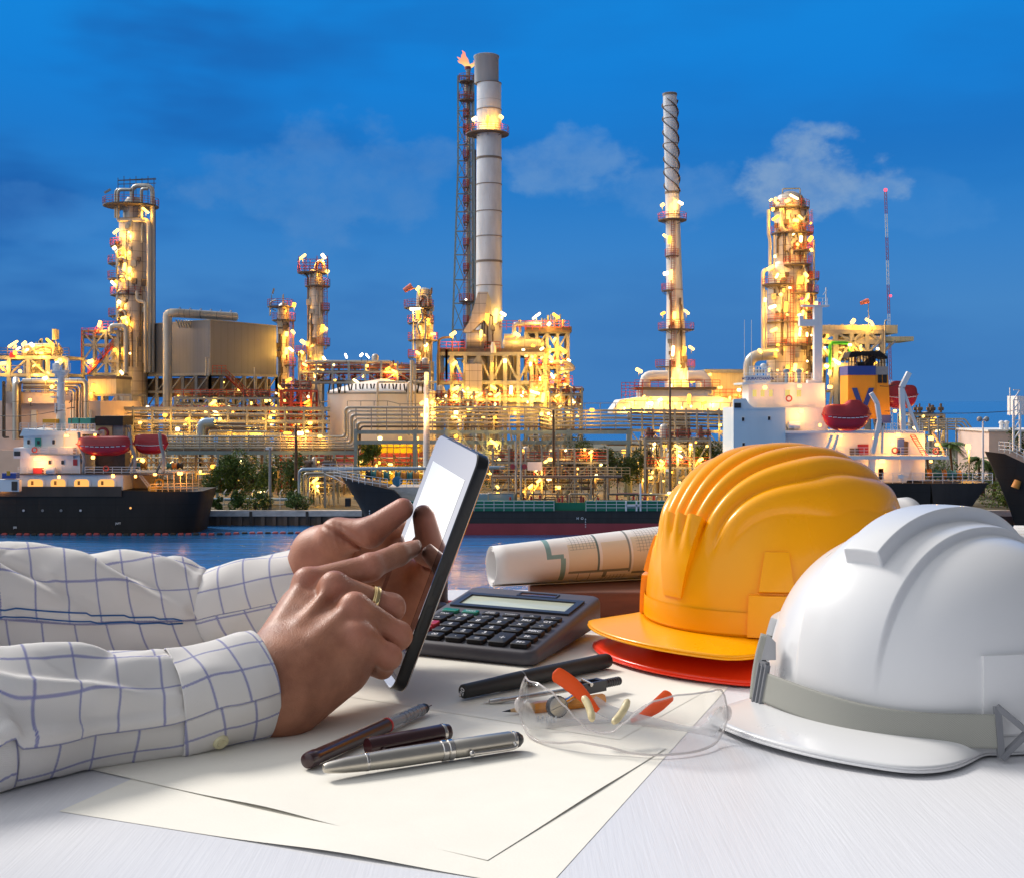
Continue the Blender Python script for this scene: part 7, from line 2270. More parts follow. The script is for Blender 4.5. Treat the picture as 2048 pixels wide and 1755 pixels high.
for a in ((912, 872, 25, 10, 500), (945, 910, 30, 12, 700), (988, 885, -35, 22, 1100), (912, 825, 0, 7, 350), (990, 835, 0, 7, 350), (1030, 826, 0, 7, 350), (1083, 828, 0, 6, 350), (1097, 827, 0, 6, 350), (1184, 820, 0, 7, 400), (1030, 948, 0, 6, 300), (640, 872, 0, 10, 400), (600, 866, 0, 12, 500), (575, 866, 0, 16, 700)): lamp(t, a[0], a[1], D - 1.6, *a[2:])
for i in range(24):
    x = 900 + (i * 37) % 360; y = 872 + (i * 53) % 66
    pipe(t, [(x - 30, y, 2), (x + 30 + i % 4 * 10, y, 2), (x + 30 + i % 4 * 10, y + 20, 2)], D, 1.6, ('pipe_grey', 'pipe_dark', 'pipe_clad')[i % 3], 4, dy=(i % 5) * .8)

t = thing('pipe_rack', 'dark pipe rack running from the truss pipe bridge to the skylit white ship block', 'pipe rack', base_of(1370, 190))
D = 190
for i, y in enumerate((824, 830, 836, 842, 848, 854, 884, 905)):
    pipe(t, [(1255, y - 4, 0), (1480, y, 0)], D, 2, ('pipe_grey', 'pipe_dark')[i % 2], dy=(i % 3) * 1.2)
mb = MB()
for y in (820, 860, 890): mb.beam(P(1250, y, D - .6), P(1480, y + 4, D - .6), .25, .45)
for x in range(1262, 1480, 22): mb.beam((P(x, 0, D).x, D - .6, GZ), P(x, 816, D - .6), .28); mb.beam(P(x, 862, D - .6), P(x + 22, 892, D - .6), .16); mb.beam(P(x, 920, D - .6), P(x + 11, 890, D - .6), .16)
rail(mb, [P(1250, 812, D - .6), P(1480, 818, D - .6)], .9, True, .1, step=1.5, mids=1)
mb.build('rack_frame', 'steel_grey', t)
for a in ((1322, 862, -60, 8, 500), (1335, 880, 0, 7, 300), (1360, 900, 0, 8, 600), (1248, 902, 0, 8, 400), (1440, 850, 0, 6, 400), (1325, 933, 0, 9, 500), (1305, 895, 30, 10, 900)): lamp(t, a[0], a[1], D - 1.6, *a[2:])

t = thing('pipe_rack', 'many-layered yellowish pipe rack with a blue elbow, under the grey box', 'pipe rack', base_of(420, 200))
D = 200
for i, y in enumerate((820, 826, 833, 840, 846, 852, 858, 864)):
    x0 = 190 + (i % 3) * 12
    pipe(t, [(x0, y, 0), (345 if i % 2 else 650, y, 0), (652 if i % 2 else 660, y + (3 if i % 2 else 0), 0)], D, 1.9, ('pipe_grey', 'pipe_clad', 'pipe_dark', 'pipe_grey')[i % 4], dy=(i % 3) * 1.4)
pipe(t, [(402, 888, -4), (402, 846, -4), (430, 844, -4)], D, 9, 'pipe_blue', 10, n=18)
for i in range(4): pipe(t, [(406 + i * 4, 886, -4), (406 + i * 4, 846 + i * 5, -4), (492 + i * 14, 848 + i * 5, -4)], D, 2.2, ('pipe_dark', 'pipe_clad')[i % 2], 8)
mb = MB()
for y in (816, 842, 868): mb.beam(P(185, y, D - .6), P(660, y, D - .6), .2, .4)
for x in range(190, 665, 38): mb.beam((P(x, 0, D).x, D - .6, GZ), P(x, 812, D - .6), .3); mb.beam((P(x, 0, D).x, D + 4, GZ), P(x, 812, D + 4), .3)
mb.build('rack_frame', 'steel_grey', t)
for a in ((375, 838, 20, 9, 700), (440, 838, 0, 7, 500), (498, 858, 0, 8, 700), (512, 860, -60, 11, 700), (330, 830, 0, 7, 500), (280, 845, 0, 7, 500), (540, 835, 0, 7, 600), (355, 858, 0, 7, 500), (460, 862, 0, 7, 500), (620, 846, 0, 7, 600)): lamp(t, a[0], a[1], D - 2, *a[2:])

t = thing('pipe_rack', 'low lamp-lit pipe rows on sleepers behind the bushes at the quay', 'pipe rack', base_of(600, 188))
D = 188
for i, y in enumerate((915, 924, 934, 946, 958, 940)):
    pipe(t, [(250, y, 0), (1330, y, 0)], D, 1.8, ('pipe_grey', 'pipe_dark', 'pipe_clad')[i % 3], dy=(i % 3) * 1.5)
mb = MB()
for x in range(260, 1330, 33): mb.beam((P(x, 0, D).x, D - .4, GZ), P(x, 908, D - .4), .28); mb.beam(P(x, 910, D - .4), P(x + 33, 940, D - .4), .14)
mb.build('rack_frame', 'steel_dark', t)
for x in range(280, 1330, 62): lamp(t, x + (x * 7) % 23, 920 + (x * 13) % 40, D - 1.5, (30, -35, 0)[x % 3], 8, 420)

scatter_added_lamps(t, 260, 1320, 912, 965, 187, 40, 31, 420)
D = 195
t = thing('yellow_store', 'bright yellow store wall under the pipe bridge near the small bush', 'building', base_of(790, D))
MB().box(P(722, 990, D), P(845, 880, D + 6)).build('wall', 'yellow_wall', t, smooth=False)
MB().box(P(640, 905, D - .3), P(846, 925, D + 5.7)).build('red_band', 'hull_red', t, smooth=False)
mb = MB()
for x in range(735, 845, 13): mb.beam(P(x, 880, D - .4), P(x, 935, D - .4), .12)
mb.beam(P(722, 893, D - .4), P(845, 893, D - .4), .12); mb.build('wall_bar', 'steel_dark', t)
for x in (760, 800, 835): lamp(t, x, 876, D - 3, 0, 7, 900)
module('valve_yard', 'dense yard of red and grey valves and pipes above the green tanker deck', 985, 1215, 895, 990, 172, 6, 7, (925, 955), 41, 22, 5, power=500, fw=.25)
module('loading_frame', 'orange-lit steel loading frame beside the yellow helmet crown', 1290, 1420, 875, 990, 176, 6, 4, (880, 935), 42, 14, 6, power=700, fw=.3)
module('manifold_frame', 'grey pipe manifold behind the black bow on the quay', 612, 668, 936, 1000, 168, 4, 3, (938, 965), 43, 10, 1, power=500, fw=.22, rails=False)

D = 166
t = thing('quay_pipeline', 'pale blue pipe bending up from the quay and running over the black bow', 'pipe', base_of(800, D))
pipe(t, [(599, 1000, 0), (599, 938, 0), (1010, 934, 0)], D, 3.6, 'pipe_blue', 10); pipe(t, [(608, 1000, 1), (608, 946, 1), (720, 944, 1)], D, 2.6, 'pipe_grey', 8); pipe(t, [(617, 1000, 1), (617, 951, 1), (700, 950, 1)], D, 2.6, 'pipe_grey', 8)
mb = MB()
for x in (650, 760, 880): mb.beam((P(x, 0, D).x, D, GZ), P(x, 940, D), .3)
mb.build('pipe_support', 'steel_grey', t)
D = 164
t = thing('quay_pipeline', 'white pipe lying low behind the quay wall at the bushes', 'pipe', base_of(480, D))
pipe(t, [(415, 998, 0), (580, 998, 0)], D, 3.2, 'pipe_blue'); pipe(t, [(415, 1008, 0), (600, 1008, 0)], D, 1.6, 'pipe_grey')
t = thing('quay_fence', 'wire fence with pale posts along the quay edge', 'fence', base_of(520, 163))
for i in range(8):
    x = 420 + i * 28; p = P(x, 1016, 163); q = P(x, 985, 163); MB().tube([p, q, q + Vector((.2, 0, .35)), q + Vector((.35, 0, .45))], .06, 6).build('fence_post', 'ship_white', t)
mb = MB()
for z in (985, 992, 1000, 1008): mb.beam(P(418, z, 163), P(620, z, 163), .035)
mb.build('fence_wire', 'steel_grey', t)
# ------------------------------------------------------------------ ships
def hull(parent, name, mtl, sts, t0, t1, D0, hb, out=0.0, deck=True):
    """sts: (px at waterline, px at deck, deck row, half beam at waterline, half beam at deck); t = share of the height"""
    mb = MB(); rows = 7; vs = []; yc = D0 + hb
    for (xw, xd, yd, bw, bd) in sts:
        zd = P(0, yd, D0).z; col = []
        for i in range(rows):
            t = t0 + (t1 - t0) * i / (rows - 1); z = WZ - .6 + (zd - WZ + .6) * t
            x = (xw + (xd - xw) * t ** 1.2 - 1024) / FOC * D0; b = bw + (bd - bw) * t ** 1.3 + out
            col.append((x, yc - b, z))
        vs += col + [(x_, 2 * yc - y_, z_) for x_, y_, z_ in reversed(col)]
    m = rows * 2; n = len(sts); fs = []
    for i in range(n - 1):
        for k in range(m if not deck else m):
            k2 = (k + 1) % m; fs.append((i * m + k, (i + 1) * m + k, (i + 1) * m + k2, i * m + k2))
    fs.append(tuple(range(m))); fs.append(tuple(reversed([(n - 1) * m + k for k in range(m)])))
    return mb.add(vs, fs).build(name, mtl, parent, angle=50)
def bx(parent, name, mtl, x0, y0, x1, y1, Da, Db):
    """box whose front face has photo corners (x0,y0)-(x1,y1) at depth Da, reaching back to Db"""
    a = P(x0, y0, Da); b = P(x1, y1, Da)
    return MB().box((a.x, Da, a.z), (b.x, Db, b.z)).build(name, mtl, parent, smooth=False)
def srail(parent, segs, D, h=1.05, m_='ship_white', step=1.1, w=.06, mids=3):
    mb = MB()
    for pts in segs: rail(mb, [P(x, y, D + (r_[0] if r_ else 0)) for x, y, *r_ in pts], h, True, w, step=step, mids=mids)
    return mb.build('railing', m_, parent)
def window(parent, x0, y0, x1, y1, D, m_='glass_dark', r=.3):
    a, b = P(x0, y1, D), P(x1, y0, D); w, h = b.x - a.x, b.z - a.z
    o = slab_outline(w, h, min(r * w, r * h), 4)
    f = MB().prism([(a.x + x, D - .05, a.z + z) for x, z in o], (0, .049, 0)).build('window', 'ship_white', parent, smooth=False)
    o = slab_outline(w * .8, h * .8, min(r * w, r * h) * .8, 4)
    MB().prism([(a.x + w * .1 + x, D - .07, a.z + h * .1 + z) for x, z in o], (0, .019, 0)).build('pane', m_, f, smooth=False)
    return f
def lifebuoy(px, py, D, r, label):
    t = tag(MB().torus(P(px, py, D), r, r * .27, (0, 1, 0), 20, 8).build('lifebuoy', 'ring_white'), label, 'lifebuoy', 'lifebuoys on the ships')
def lifeboat(x0, x1, ytop, ymid, ybot, D, label, canopy=1.0, hump=None):
    k = D / FOC; L = (x1 - x0) * k; c = P((x0 + x1) / 2, ymid, D); B = L * .16
    t = thing('lifeboat', label, 'lifeboat', c, 'red lifeboats hanging on the ships')
    up, dn = (ymid - ytop) * k, (ybot - ymid) * k
    def sec(u): return max(0.02, 1 - abs(2 * u - 1) ** 3.2)
    def low(u, v):
        a = math.pi * v; s_ = sec(u)
        return (c.x + (u - .5) * L * (1 - .06 * math.sin(a)), c.y - B * s_ ** .7 * math.cos(a), c.z - dn * (s_ ** .45) * math.sin(a) ** .8 + .12 * dn * abs(2 * u - 1) ** 2)
    MB().grid(low, 28, 13).build('boat_hull', 'boat_red', t, angle=60)
    def top(u, v):
        a = math.pi * v; s_ = max(.02, 1 - abs(2 * u - 1) ** 5)
        h = up * (s_ ** .5) * (.72 + .28 * (math.exp(-((u - hump) / .16) ** 4) if hump else 1))
        return (c.x + (u - .5) * L * .97, c.y - B * .96 * s_ ** .6 * math.cos(a), c.z + h * min(1, 1.35 * math.sin(a)) * canopy + .12 * dn * abs(2 * u - 1) ** 2)
    MB().grid(top, 28, 11).build('canopy', 'boat_red2', t, angle=60)
    mb = MB()
    for i in range(9):
        u = .14 + i * .09; p = Vector(low(u, .03)); mb.beam(p + Vector((-.22, -.05, .05)), p + Vector((.22, -.05, .05)), .05, .09)
    mb.build('grab_line', 'ship_white', t)
    MB().tube([Vector(low(i / 27, 0)) + Vector((0, -.03, .02)) for i in range(28)], .09, 6).build('rubbing_strake', 'boat_red2', t)
    return t
def reel(px, py, D, r, m_, parent, w=.9, axis=(1, 0, 0)):
    c = P(px, py, D); a = Vector(axis); mb = MB()
    for s_ in (-1, 1): mb.cyl(c + a * (s_ * w * .5 - .06), c + a * (s_ * w * .5 + .06), r, n=20)
    mb.cyl(c - a * w * .5, c + a * w * .5, r * .72, n=16)
    for s_ in (-1, 1): mb.beam(c + a * s_ * w * .6 + Vector((0, 0, -r * 1.2)), c + a * s_ * w * .6 + Vector((0, 0, .1)), .14)
    return mb.build('mooring_reel', m_, parent)

# ---- ship at the left
D = 150
t = thing('tanker', 'black-hulled tanker with white bridge, orange-lit side openings and a beige funnel', 'ship', P(200, 1067, 152))
hull(t, 'hull', 'hull_black', [(-420, -420, 980, 4, 4.3), (-60, -60, 980, 4.4, 4.4), (240, 240, 980, 4.4, 4.4), (330, 335, 983, 4.2, 4.3), (380, 390, 983, 3.2, 3.9), (387, 402, 982, 2.0, 3.3)], 0, 1, D, 4.5)
bx(t, 'bulwark', 'hull_brown', -60, 992, 243, 972, D - .06, D + .04)
bx(t, 'deckhouse', 'ship_white', 30, 981, 246, 948, D + .5, D + 8)
bx(t, 'deck_edge', 'steel_dark', 26, 949, 345, 946.5, D + .2, D + 8.3)
for x0, x1 in ((52, 90), (98, 135), (145, 182), (192, 233)):
    f = window(t, x0, 955, x1, 978, D + .48, 'lit_window', .35)
    bx(f, 'inner_window', 'orange_reel', x0 + 10, 969, x0 + 15, 961, D + .395, D + .405)
bx(t, 'winch_house', 'funnel_beige', 246, 983, 300, 950, D + 4.6, D + 7)
mb = MB()
for a, b in (((278, 950), (300, 978)), ((284, 950), (306, 978))): mb.beam(P(*a, D + 3), P(*b, D + 3), .12)
for i in range(9): mb.beam(P(278 + i * 2.6, 950 + i * 3.3, D + 3), P(284 + i * 2.6, 950 + i * 3.3, D + 3), .08)
mb.build('ladder', 'ship_white', t)
MB().torus(P(318, 966, D + 3), .55, .12, (0, 1, 0), 20, 6).build('hose_reel', 'ochre', t)
s_ = bx(t, 'notice_board', 'ochre', 296, 984, 314, 972, D + .6, D + .7)
bx(t, 'lower_bridge', 'ship_white', 40, 948, 160, 906, D + 1, D + 7.4)
bx(t, 'bridge_wing', 'ship_white', 27, 916, 146, 895, D + .6, D + 8); bx(t, 'wing_opening', 'glass_dark', 28, 911, 40, 902, D + .5, D + .59)
bx(t, 'wing_edge', 'steel_grey', 60, 910, 160, 907.5, D + .3, D + 8)
bx(t, 'bridge', 'ship_white_skylit', 47, 908, 127, 868, D + 1.6, D + 6.6); bx(t, 'bridge_rear', 'ship_white', 127, 908, 165, 866, D + 1.8, D + 6.6)
MB().prism([P(x, y, D + 1.2) for x, y in ((39, 872), (46, 857), (130, 862), (130, 869))], (0, 6, 0)).build('bridge_roof', 'ship_white_skylit', t, smooth=False)
bx(t, 'roof_deck', 'ship_white', 120, 868, 196, 862, D + 1.4, D + 7)
d_ = bx(t, 'door', 'teal', 70, 906, 82, 876, D + 1.5, D + 1.59); bx(d_, 'door_window', 'glass_dark', 74, 888, 79, 881, D + 1.44, D + 1.49)
for x in (54, 104): window(t, x, 878, x + 7, 889, D + 1.58)
for x in (96, 122): window(t, x, 919, x + 7, 929, D + .98)
bx(t, 'hatch', 'boat_red2', 146, 930, 154, 918, D + .9, D + .99)
srail(t, [[(60, 908), (153, 908)], [(36, 948), (160, 948)], [(40, 861), (190, 863)], [(170, 948), (280, 948)]], D + .4, .95)
MB().tube([P(93, 940, D + .2), P(94, 940, D + .2), P(111, 940, D + .2), P(112, 940, D + .2)], 1, 16, True, rr=[.2, .42, .42, .2]).build('raft_canister', 'ship_white', t)
mb = MB().tube([P(122, 866, D + 4), P(122, 745, D + 4)], .5, 12, True, rr=[.62, .42]); mb.lathe([(.3, 0), (1.1, .9), (1.1, 1.1), (0, 1.1)], Matrix.Translation(P(122, 757, D + 4)), 16)
mb.box(P(105, 744, D + 3), P(141, 742, D + 5)); mb.box(P(100, 796, D + 3), P(122, 793, D + 5)); mb.ell(P(113, 734, D + 4), .5, .5, .6); mb.beam(P(98, 780, D + 3), P(120, 782, D + 3), .16); mb.beam(P(137, 742, D + 4), P(137, 716, D + 4), .12)
for y in (752, 766, 810, 818, 824): mb.beam(P(112, y, D + 3.6), P(130, y, D + 3.6), .14); mb.box(P(109, y + 3, D + 3.4), P(114, y - 4, D + 3.8))
m_ = mb.build('mast', 'ship_white', t)
rb = MB(); rail(rb, [P(105, 742, D + 3), P(141, 742, D + 3)], .95, True, .06, step=.6, mids=3); rb.build('railing', 'ship_white', m_)
mb = MB(); mb.beam(P(143, 848, D + 2), P(143, 788, D + 2), .08); mb.beam(P(134, 817, D + 2), P(150, 815, D + 2), .12); mb.beam(P(138, 806, D + 2), P(144, 800, D + 2), .12); mb.build('aerial', 'steel_dark', t)
for n_, x0, x1, y0, y1, mm in (('awning', 85, 110, 848, 838, 'ochre'), ('deck_locker', 136, 157, 847, 836, 'teal'), ('deck_locker', 160, 181, 847, 836, 'teal')):
    o = bx(t, n_, mm, x0, y0, x1, y1, D + 2, D + 4); o2 = MB()
    for x in (x0 + 2, x1 - 2): o2.beam(P(x, y0, D + 2.2), P(x, 864, D + 2.2), .1)
    o2.build('leg', 'ship_white', o)
f_ = bx(t, 'funnel', 'funnel_beige', 191, 900, 224, 850, D + 3, D + 6.4); bx(f_, 'funnel_top', 'soot', 190, 851, 246, 832, D + 2.7, D + 6.8); bx(f_, 'funnel_side', 'steel_grey', 224, 880, 246, 850, D + 3.2, D + 6)
MB().torus(P(206, 866, D + 2.95), .62, .17, (0, 1, 0), 24, 8).build('funnel_ring', 'hull_red', f_); MB().cyl(P(206, 866, D + 2.94), P(206, 866, D + 2.98), .5, n=24).build('funnel_disc', 'ship_white', f_)
mb = MB()
for x in (250, 256, 262): mb.tube(fillet([P(x - 8, 856, D + 4), P(x - 2, 850, D + 4), P(x, 862, D + 4), P(x, 872, D + 4)], .4), .13, 8)
mb.build('vent_pipe', 'pipe_grey', t)
for (x, xb) in ((160, 166), (262, 268), (322, 326)):
    mb = MB().tube(catmull([P(xb, 945, D + .7), P(xb + 2, 915, D + .4), P(x, 890, D + .2), P(x - 3, 865, D + .5)], 6), .22, 8); mb.beam(P(xb - 14, 946, D + 2), P(xb + 1, 912, D + 1), .2); mb.build('davit', 'steel_grey', t)
bx(t, 'engine_casing', 'steel_dark', 190, 948, 250, 905, D + 4, D + 6)
for (x, y, m_) in ((278, 930, 'teal_reel'), (287, 930, 'orange_reel'), (340, 930, 'teal_reel'), (350, 930, 'orange_reel'), (360, 930, 'hull_black')): reel(x, y, D + 3, .42, m_, t, .5)
mb = MB()
for x in (335, 348, 361, 373, 385, 397): mb.beam(P(x, 980, D + .6), P(x, 942, D + .6), .07)
mb.beam(P(332, 943, D + .6), P(398, 942, D + .6), .07); mb.build('awning_frame', 'funnel_beige', t)
srail(t, [[(300, 983), (398, 981)]], D + .3, 1.0, 'funnel_beige', .8)
for (x, m_) in ((47, 'white_lamp'), (85, None), (122, None), (161, 'white_lamp'), (261, 'sodium_orange')):
    o = MB().cyl(P(x, 1020 - (5 if x > 200 else 0), D - .02), P(x, 1020 - (5 if x > 200 else 0), D + .15), .17, n=16).build('porthole', 'steel_grey', t)
    if m_: MB().cyl(P(x, 1020 - (5 if x > 200 else 0), D - .05), P(x, 1020 - (5 if x > 200 else 0), D - .021), .13, n=16).build('porthole_glass', 'lit_window' if m_ == 'sodium_orange' else 'ship_white', o)
put_text('hull_marking', '|ER', .34, P(30, 1054, D - .08), (1, 0, 0), (0, 0, 1), 'ship_white', t); put_text('hull_marking', '|APT', .34, P(236, 1046, D - .03), (1, 0, 0), (0, 0, 1), 'ship_white', t)
for a in ((133, 871, 0, 10, 420), (76, 918, 0, 13, 520), (226, 951, 0, 6, 120), (310, 948, 0, 8, 300), (360, 946, 0, 9, 420), (190, 869, 0, 5, 150), (271, 952, 0, 6, 200), (186, 914, 0, 6, 120), (4, 968, 0, 8, 260), (118, 953, 0, 4, 60)): lamp(t, a[0], a[1], D - .3, a[2], a[3], a[4], 6, 'sodium_orange', bracket=False)
bx(t, 'paravane', 'boat_red2', 66, 946, 84, 935, D + .3, D + .9)
lifeboat(153, 268, 872, 890, 911, D + .5, 'larger red lifeboat nearest the beige funnel of the left tanker')
lifeboat(267, 337, 868, 888, 908, D + 3.5, 'second red lifeboat of the left tanker, behind the first one')
lifebuoy(69, 899, D + .2, .3, 'red and white lifebuoy under the teal bridge door'); lifebuoy(212, 936, D + .2, .3, 'lifebuoy on the rail under the red lifeboat of the left tanker')
MB_ = thing('work_boat', 'small boat with a blue canopy and lit cabin at the left tanker\'s side', 'boat', P(15, 985, 149)); bx(MB_, 'cabin', 'ship_white', -20, 982, 38, 958, 148.6, 149.4); bx(MB_, 'canopy', 'funnel_blue', 4, 956, 32, 945, 148.4, 149.5); bx(MB_, 'canopy_cover', 'ochre', 13, 950, 20, 941, 148.3, 148.39); bx(MB_, 'door', 'hull_brown', 23, 980, 34, 962, 148.5, 148.59)

# ---- long tanker across the middle, bridge at the right
D = 149
t = thing('long_tanker', 'long tanker with raked black bow, green bulwark and an orange funnel with blue band', 'ship', P(1200, 1067, 152))
main = [(738, 672, 955, .1, .3), (744, 700, 962, .9, 2.4), (766, 745, 971, 2.4, 3.7), (790, 786, 980, 3.4, 4.1), (806, 806, 1000, 4.0, 4.2), (1200, 1200, 1000, 4.3, 4.3), (1640, 1640, 1000, 4.3, 4.3), (1665, 1668, 966, 4.2, 4.3), (1740, 1742, 966, 4.1, 4.3)]
hull(t, 'hull', 'hull_black', main[:5], 0, 1, D, 4.5)
hull(t, 'side_plating', 'hull_grey', [(803, 803, 1021, 4.0, 4.2)] + [(x, x, 1021, 4.3, 4.3) for x in (900, 1200, 1640)], 0, 1, D, 4.5)
hull(t, 'stern', 'hull_black', [(1630, 1630, 966, 4.2, 4.3), (1860, 1863, 966, 4.2, 4.3)], 0, 1, D, 4.5)
hull(t, 'stern_quarter', 'hull_brown', [(1874, 1863.5, 966, 4.2, 4.3), (1912, 1950, 966, 3.4, 4.0), (1924, 1985, 966, 2.2, 3.4)], 0, 1, D, 4.5)
bx(t, 'boot_topping', 'hull_red', 800, 1075, 1640, 1046, D + .1, D + .6)
bx(t, 'bulwark', 'hull_green', 806, 1021, 1110, 1000, D + .05, D + .3); bx(t, 'bulwark', 'hull_green', 1170, 1021, 1640, 1000, D + .05, D + .3)
bx(t, 'loading_gate', 'hull_green', 1110, 1021, 1170, 1004, D + .6, D + .8)
srail(t, [[(808, 1021), (1108, 1021)], [(1172, 1021), (1640, 1021)]], D - .05, 1.25, step=1.25, w=.06, mids=3)
mb = MB()
for (x, h) in ((1252, 1001), (1273, 1001), (1281, 966)): mb.beam(P(x, 1021, D - .2), P(x, h, D - .2), .2)
mb.beam(P(1252, 1010, D - .2), P(1281, 1010, D - .2), .2); mb.build('mooring_bitt', 'ship_white', t)
MB().prism([P(x, y, D + 4.4) for x, y in ((648, 946), (668, 953), (690, 967), (682, 962))], (0, .4, 0)).build('bow_bulwark', 'ship_white', t, smooth=False)
srail(t, [[(668, 955, 2), (730, 968, 0), (775, 974, 0)], [(645, 944, 4), (705, 944, 4)], [(800, 975, 0), (840, 975, 0)]], D + .2, 1.1, step=.9)
bx(t, 'forecastle', 'concrete', 776, 1000, 850, 974, D + 1.4, D + 7)
for i, (x, y, m_) in enumerate(((737, 948, 'hull_black'), (748, 948, 'teal_reel'), (759, 949, 'orange_reel'), (773, 950, 'teal_reel'), (796, 950, 'teal_reel'), (808, 951, 'orange_reel'), (820, 951, 'teal_reel'), (832, 951, 'orange_reel'))): reel(x, y, D + 3.5, .62, m_, t, .55)
reel(795, 961, D + 1.2, .62, 'blue_reel', t, .3, (.35, .94, 0))
bx(t, 'anchor', 'hull_black', 690, 1012, 700, 996, D + 2.4, D + 3.4)
put_text('draught_mark', '8\n6\n4', .3, P(739, 1026, D + 1.2), (1, 0, 0), (0, 0, 1), 'ship_white', t)
put_text('load_line', 'H  O', .42, P(1160, 1036, D + .15), (1, 0, 0), (0, 0, 1), 'ship_white', t); put_text('draught_mark', '8\n6\n4\n2', .3, P(1171, 1045, D + .05), (1, 0, 0), (0, 0, 1), 'ship_white', t)
rs = random.Random(77)
for i in range(26):
    xa = rs.uniform(960, 1420); xb_ = xa + rs.uniform(15, 90); y = rs.uniform(985, 1002); pipe(t, [(xa, 1006, 0), (xa, y, 0), (xb_, y, 0), (xb_, 1006, 0)], D, rs.choice((1, 1.4, 2)), rs.choice(('pipe_dark', 'hull_red', 'pipe_grey', 'pipe_grey', 'steel_dark')), 3, name='deck_pipe', dy=rs.uniform(1.5, 6))
mb = MB()
for i in range(40): x = rs.uniform(950, 1440); y = D + rs.uniform(1.2, 7); mb.cyl(P(x, 1004, y), P(x, rs.uniform(986, 998), y), rs.uniform(.08, .22), n=8)
mb.build('deck_fitting', 'hull_red', t)
for (x0, x1, y, d_) in ((955, 1030, 988, 1), (1100, 1160, 985, 2.5), (1160, 1260, 952, 5), (1000, 1230, 951, 6)): srail(t, [[(x0, y), (x1, y)]], D + d_, 1.15, 'funnel_beige', 1.0)
bx(t, 'catwalk', 'steel_dark', 985, 955, 1245, 951, D + 5, D + 6.5); bx(t, 'hose_saddle', 'pipe_blue', 955, 1003, 1028, 987, D + 2, D + 3)
mb = MB()
for x in range(995, 1245, 24): mb.beam(P(x, 1003, D + 5.5), P(x, 954, D + 5.5), .12)
mb.build('catwalk_post', 'steel_dark', t)
bx(t, 'information_board', 'ship_white', 1055, 940, 1084, 923, D + 4.8, D + 4.9)
for x in (1032, 1042): MB().tube([P(x, 1003, D + 3), P(x, 882, D + 3)], .16, 8).build('derrick_post', 'pipe_grey', t)
for x in (1025, 1049): reel(x, 932, D + 3, .32, 'hull_red', t, .3, (0, 1, 0))
for a in ((1100, 918, 0, 9, 500), (995, 973, -60, 10, 250), (1118, 974, 0, 6, 180), (1340, 985, 0, 10, 250)): lamp(t, a[0], a[1], D + 2, a[2], a[3], a[4], 6, 'sodium_orange' if a[0] in (1100,) else 'sodium', bracket=False)
# bridge block
bx(t, 'accommodation_block', 'ship_white_skylit', 1467, 1000, 1571, 815, D + .4, D + 8)
MB().prism([P(x, y, D + .35) for x, y in ((1467, 815), (1467, 798), (1492, 797), (1498, 808), (1508, 815), (1571, 815.5), (1571, 818), (1467, 818))], (0, .6, 0)).build('side_screen', 'ship_white_skylit', t, smooth=False)
bx(t, 'screen_opening', 'glass_dark', 1469, 816 - .5, 1482, 806, D + .2, D + .34)
for x0, y0 in ((1483, 834), (1535, 832), (1484, 884)): window(t, x0, y0, x0 + 6, y0 + 9, D + .38, r=.1)
bx(t, 'wheelhouse', 'ship_white', 1497, 816, 1585, 767, D + 1.8, D + 6); bx(t, 'wheelhouse_roof', 'ship_white_skylit', 1485, 769, 1590, 765, D + 1, D + 7); bx(t, 'wheelhouse_rear', 'ship_white', 1585, 816, 1650, 766, D + 2.2, D + 6)
for x0, x1 in ((1504, 1514), (1520, 1530), (1537, 1546), (1569, 1581), (1592, 1603)): window(t, x0, 778, x1, 795, D + (1.76 if x1 < 1585 else 2.18), 'lit_pane', .1)
s_ = bx(t, 'name_board', 'ship_white_skylit', 1491, 764, 1541, 751, D + .9, D + 1.0); put_text('ship_name', 'MT.SURATCHANYA', .46, P(1516, 757.5, D + .88), (1, 0, 0), (0, 0, 1), 'funnel_blue', s_)
bx(t, 'upper_house', 'ship_white', 1571, 1000, 1655, 815, D + 1.5, D + 7); bx(t, 'boat_deck', 'ship_white', 1571, 866, 1760, 861, D + .3, D + 8)
bx(t, 'aft_house', 'ship_white', 1655, 960, 1850, 862, D + 2.2, D + 7); bx(t, 'aft_deck_edge', 'ship_white', 1600, 918, 1898, 911, D + .1, D + 8.4)
bx(t, 'after_house', 'ship_white', 1740, 968, 1800, 916, D + 2, D + 6); MB().prism([P(x, y, D + .6) for x, y in ((1740, 966), (1740, 918), (1752, 918), (1748, 966))], (0, .4, 0)).build('deck_support', 'ship_white', t, smooth=False)
MB().prism([P(x, y, D + 1.6) for x, y in ((1801, 966), (1801, 918), (1830, 918), (1812, 966))], (0, 4, 0)).build('deck_support', 'ship_white', t, smooth=False)
bx(t, 'mid_deck', 'ship_white', 1740, 866, 1848, 863, D + .6, D + 8)
for x0, x1, y0, y1, mm in ((1795, 1808, 915, 877, 'funnel_blue'), (1808, 1816, 915, 882, 'hull_brown'), (1716, 1737, 908, 888, 'boat_red2'), (1700, 1718, 910, 896, 'steel_dark'), (1757, 1767, 958, 936, 'boat_red'), (1793, 1802, 906, 898, 'steel_dark')): bx(t, 'deck_locker', mm, x0, y1, x1, y0, D + 2.0, D + 2.19)
mb = MB().beam(P(1635, 768, D + 3.5), P(1635, 612, D + 3.5), 1.0, .9); mb.box(P(1600, 652, D + 3), P(1632, 640, D + 4)); mb.beam(P(1602, 640, D + 3.4), P(1602, 632, D + 3.4), .5); mb.box(P(1605, 613, D + 3), P(1655, 611, D + 4))
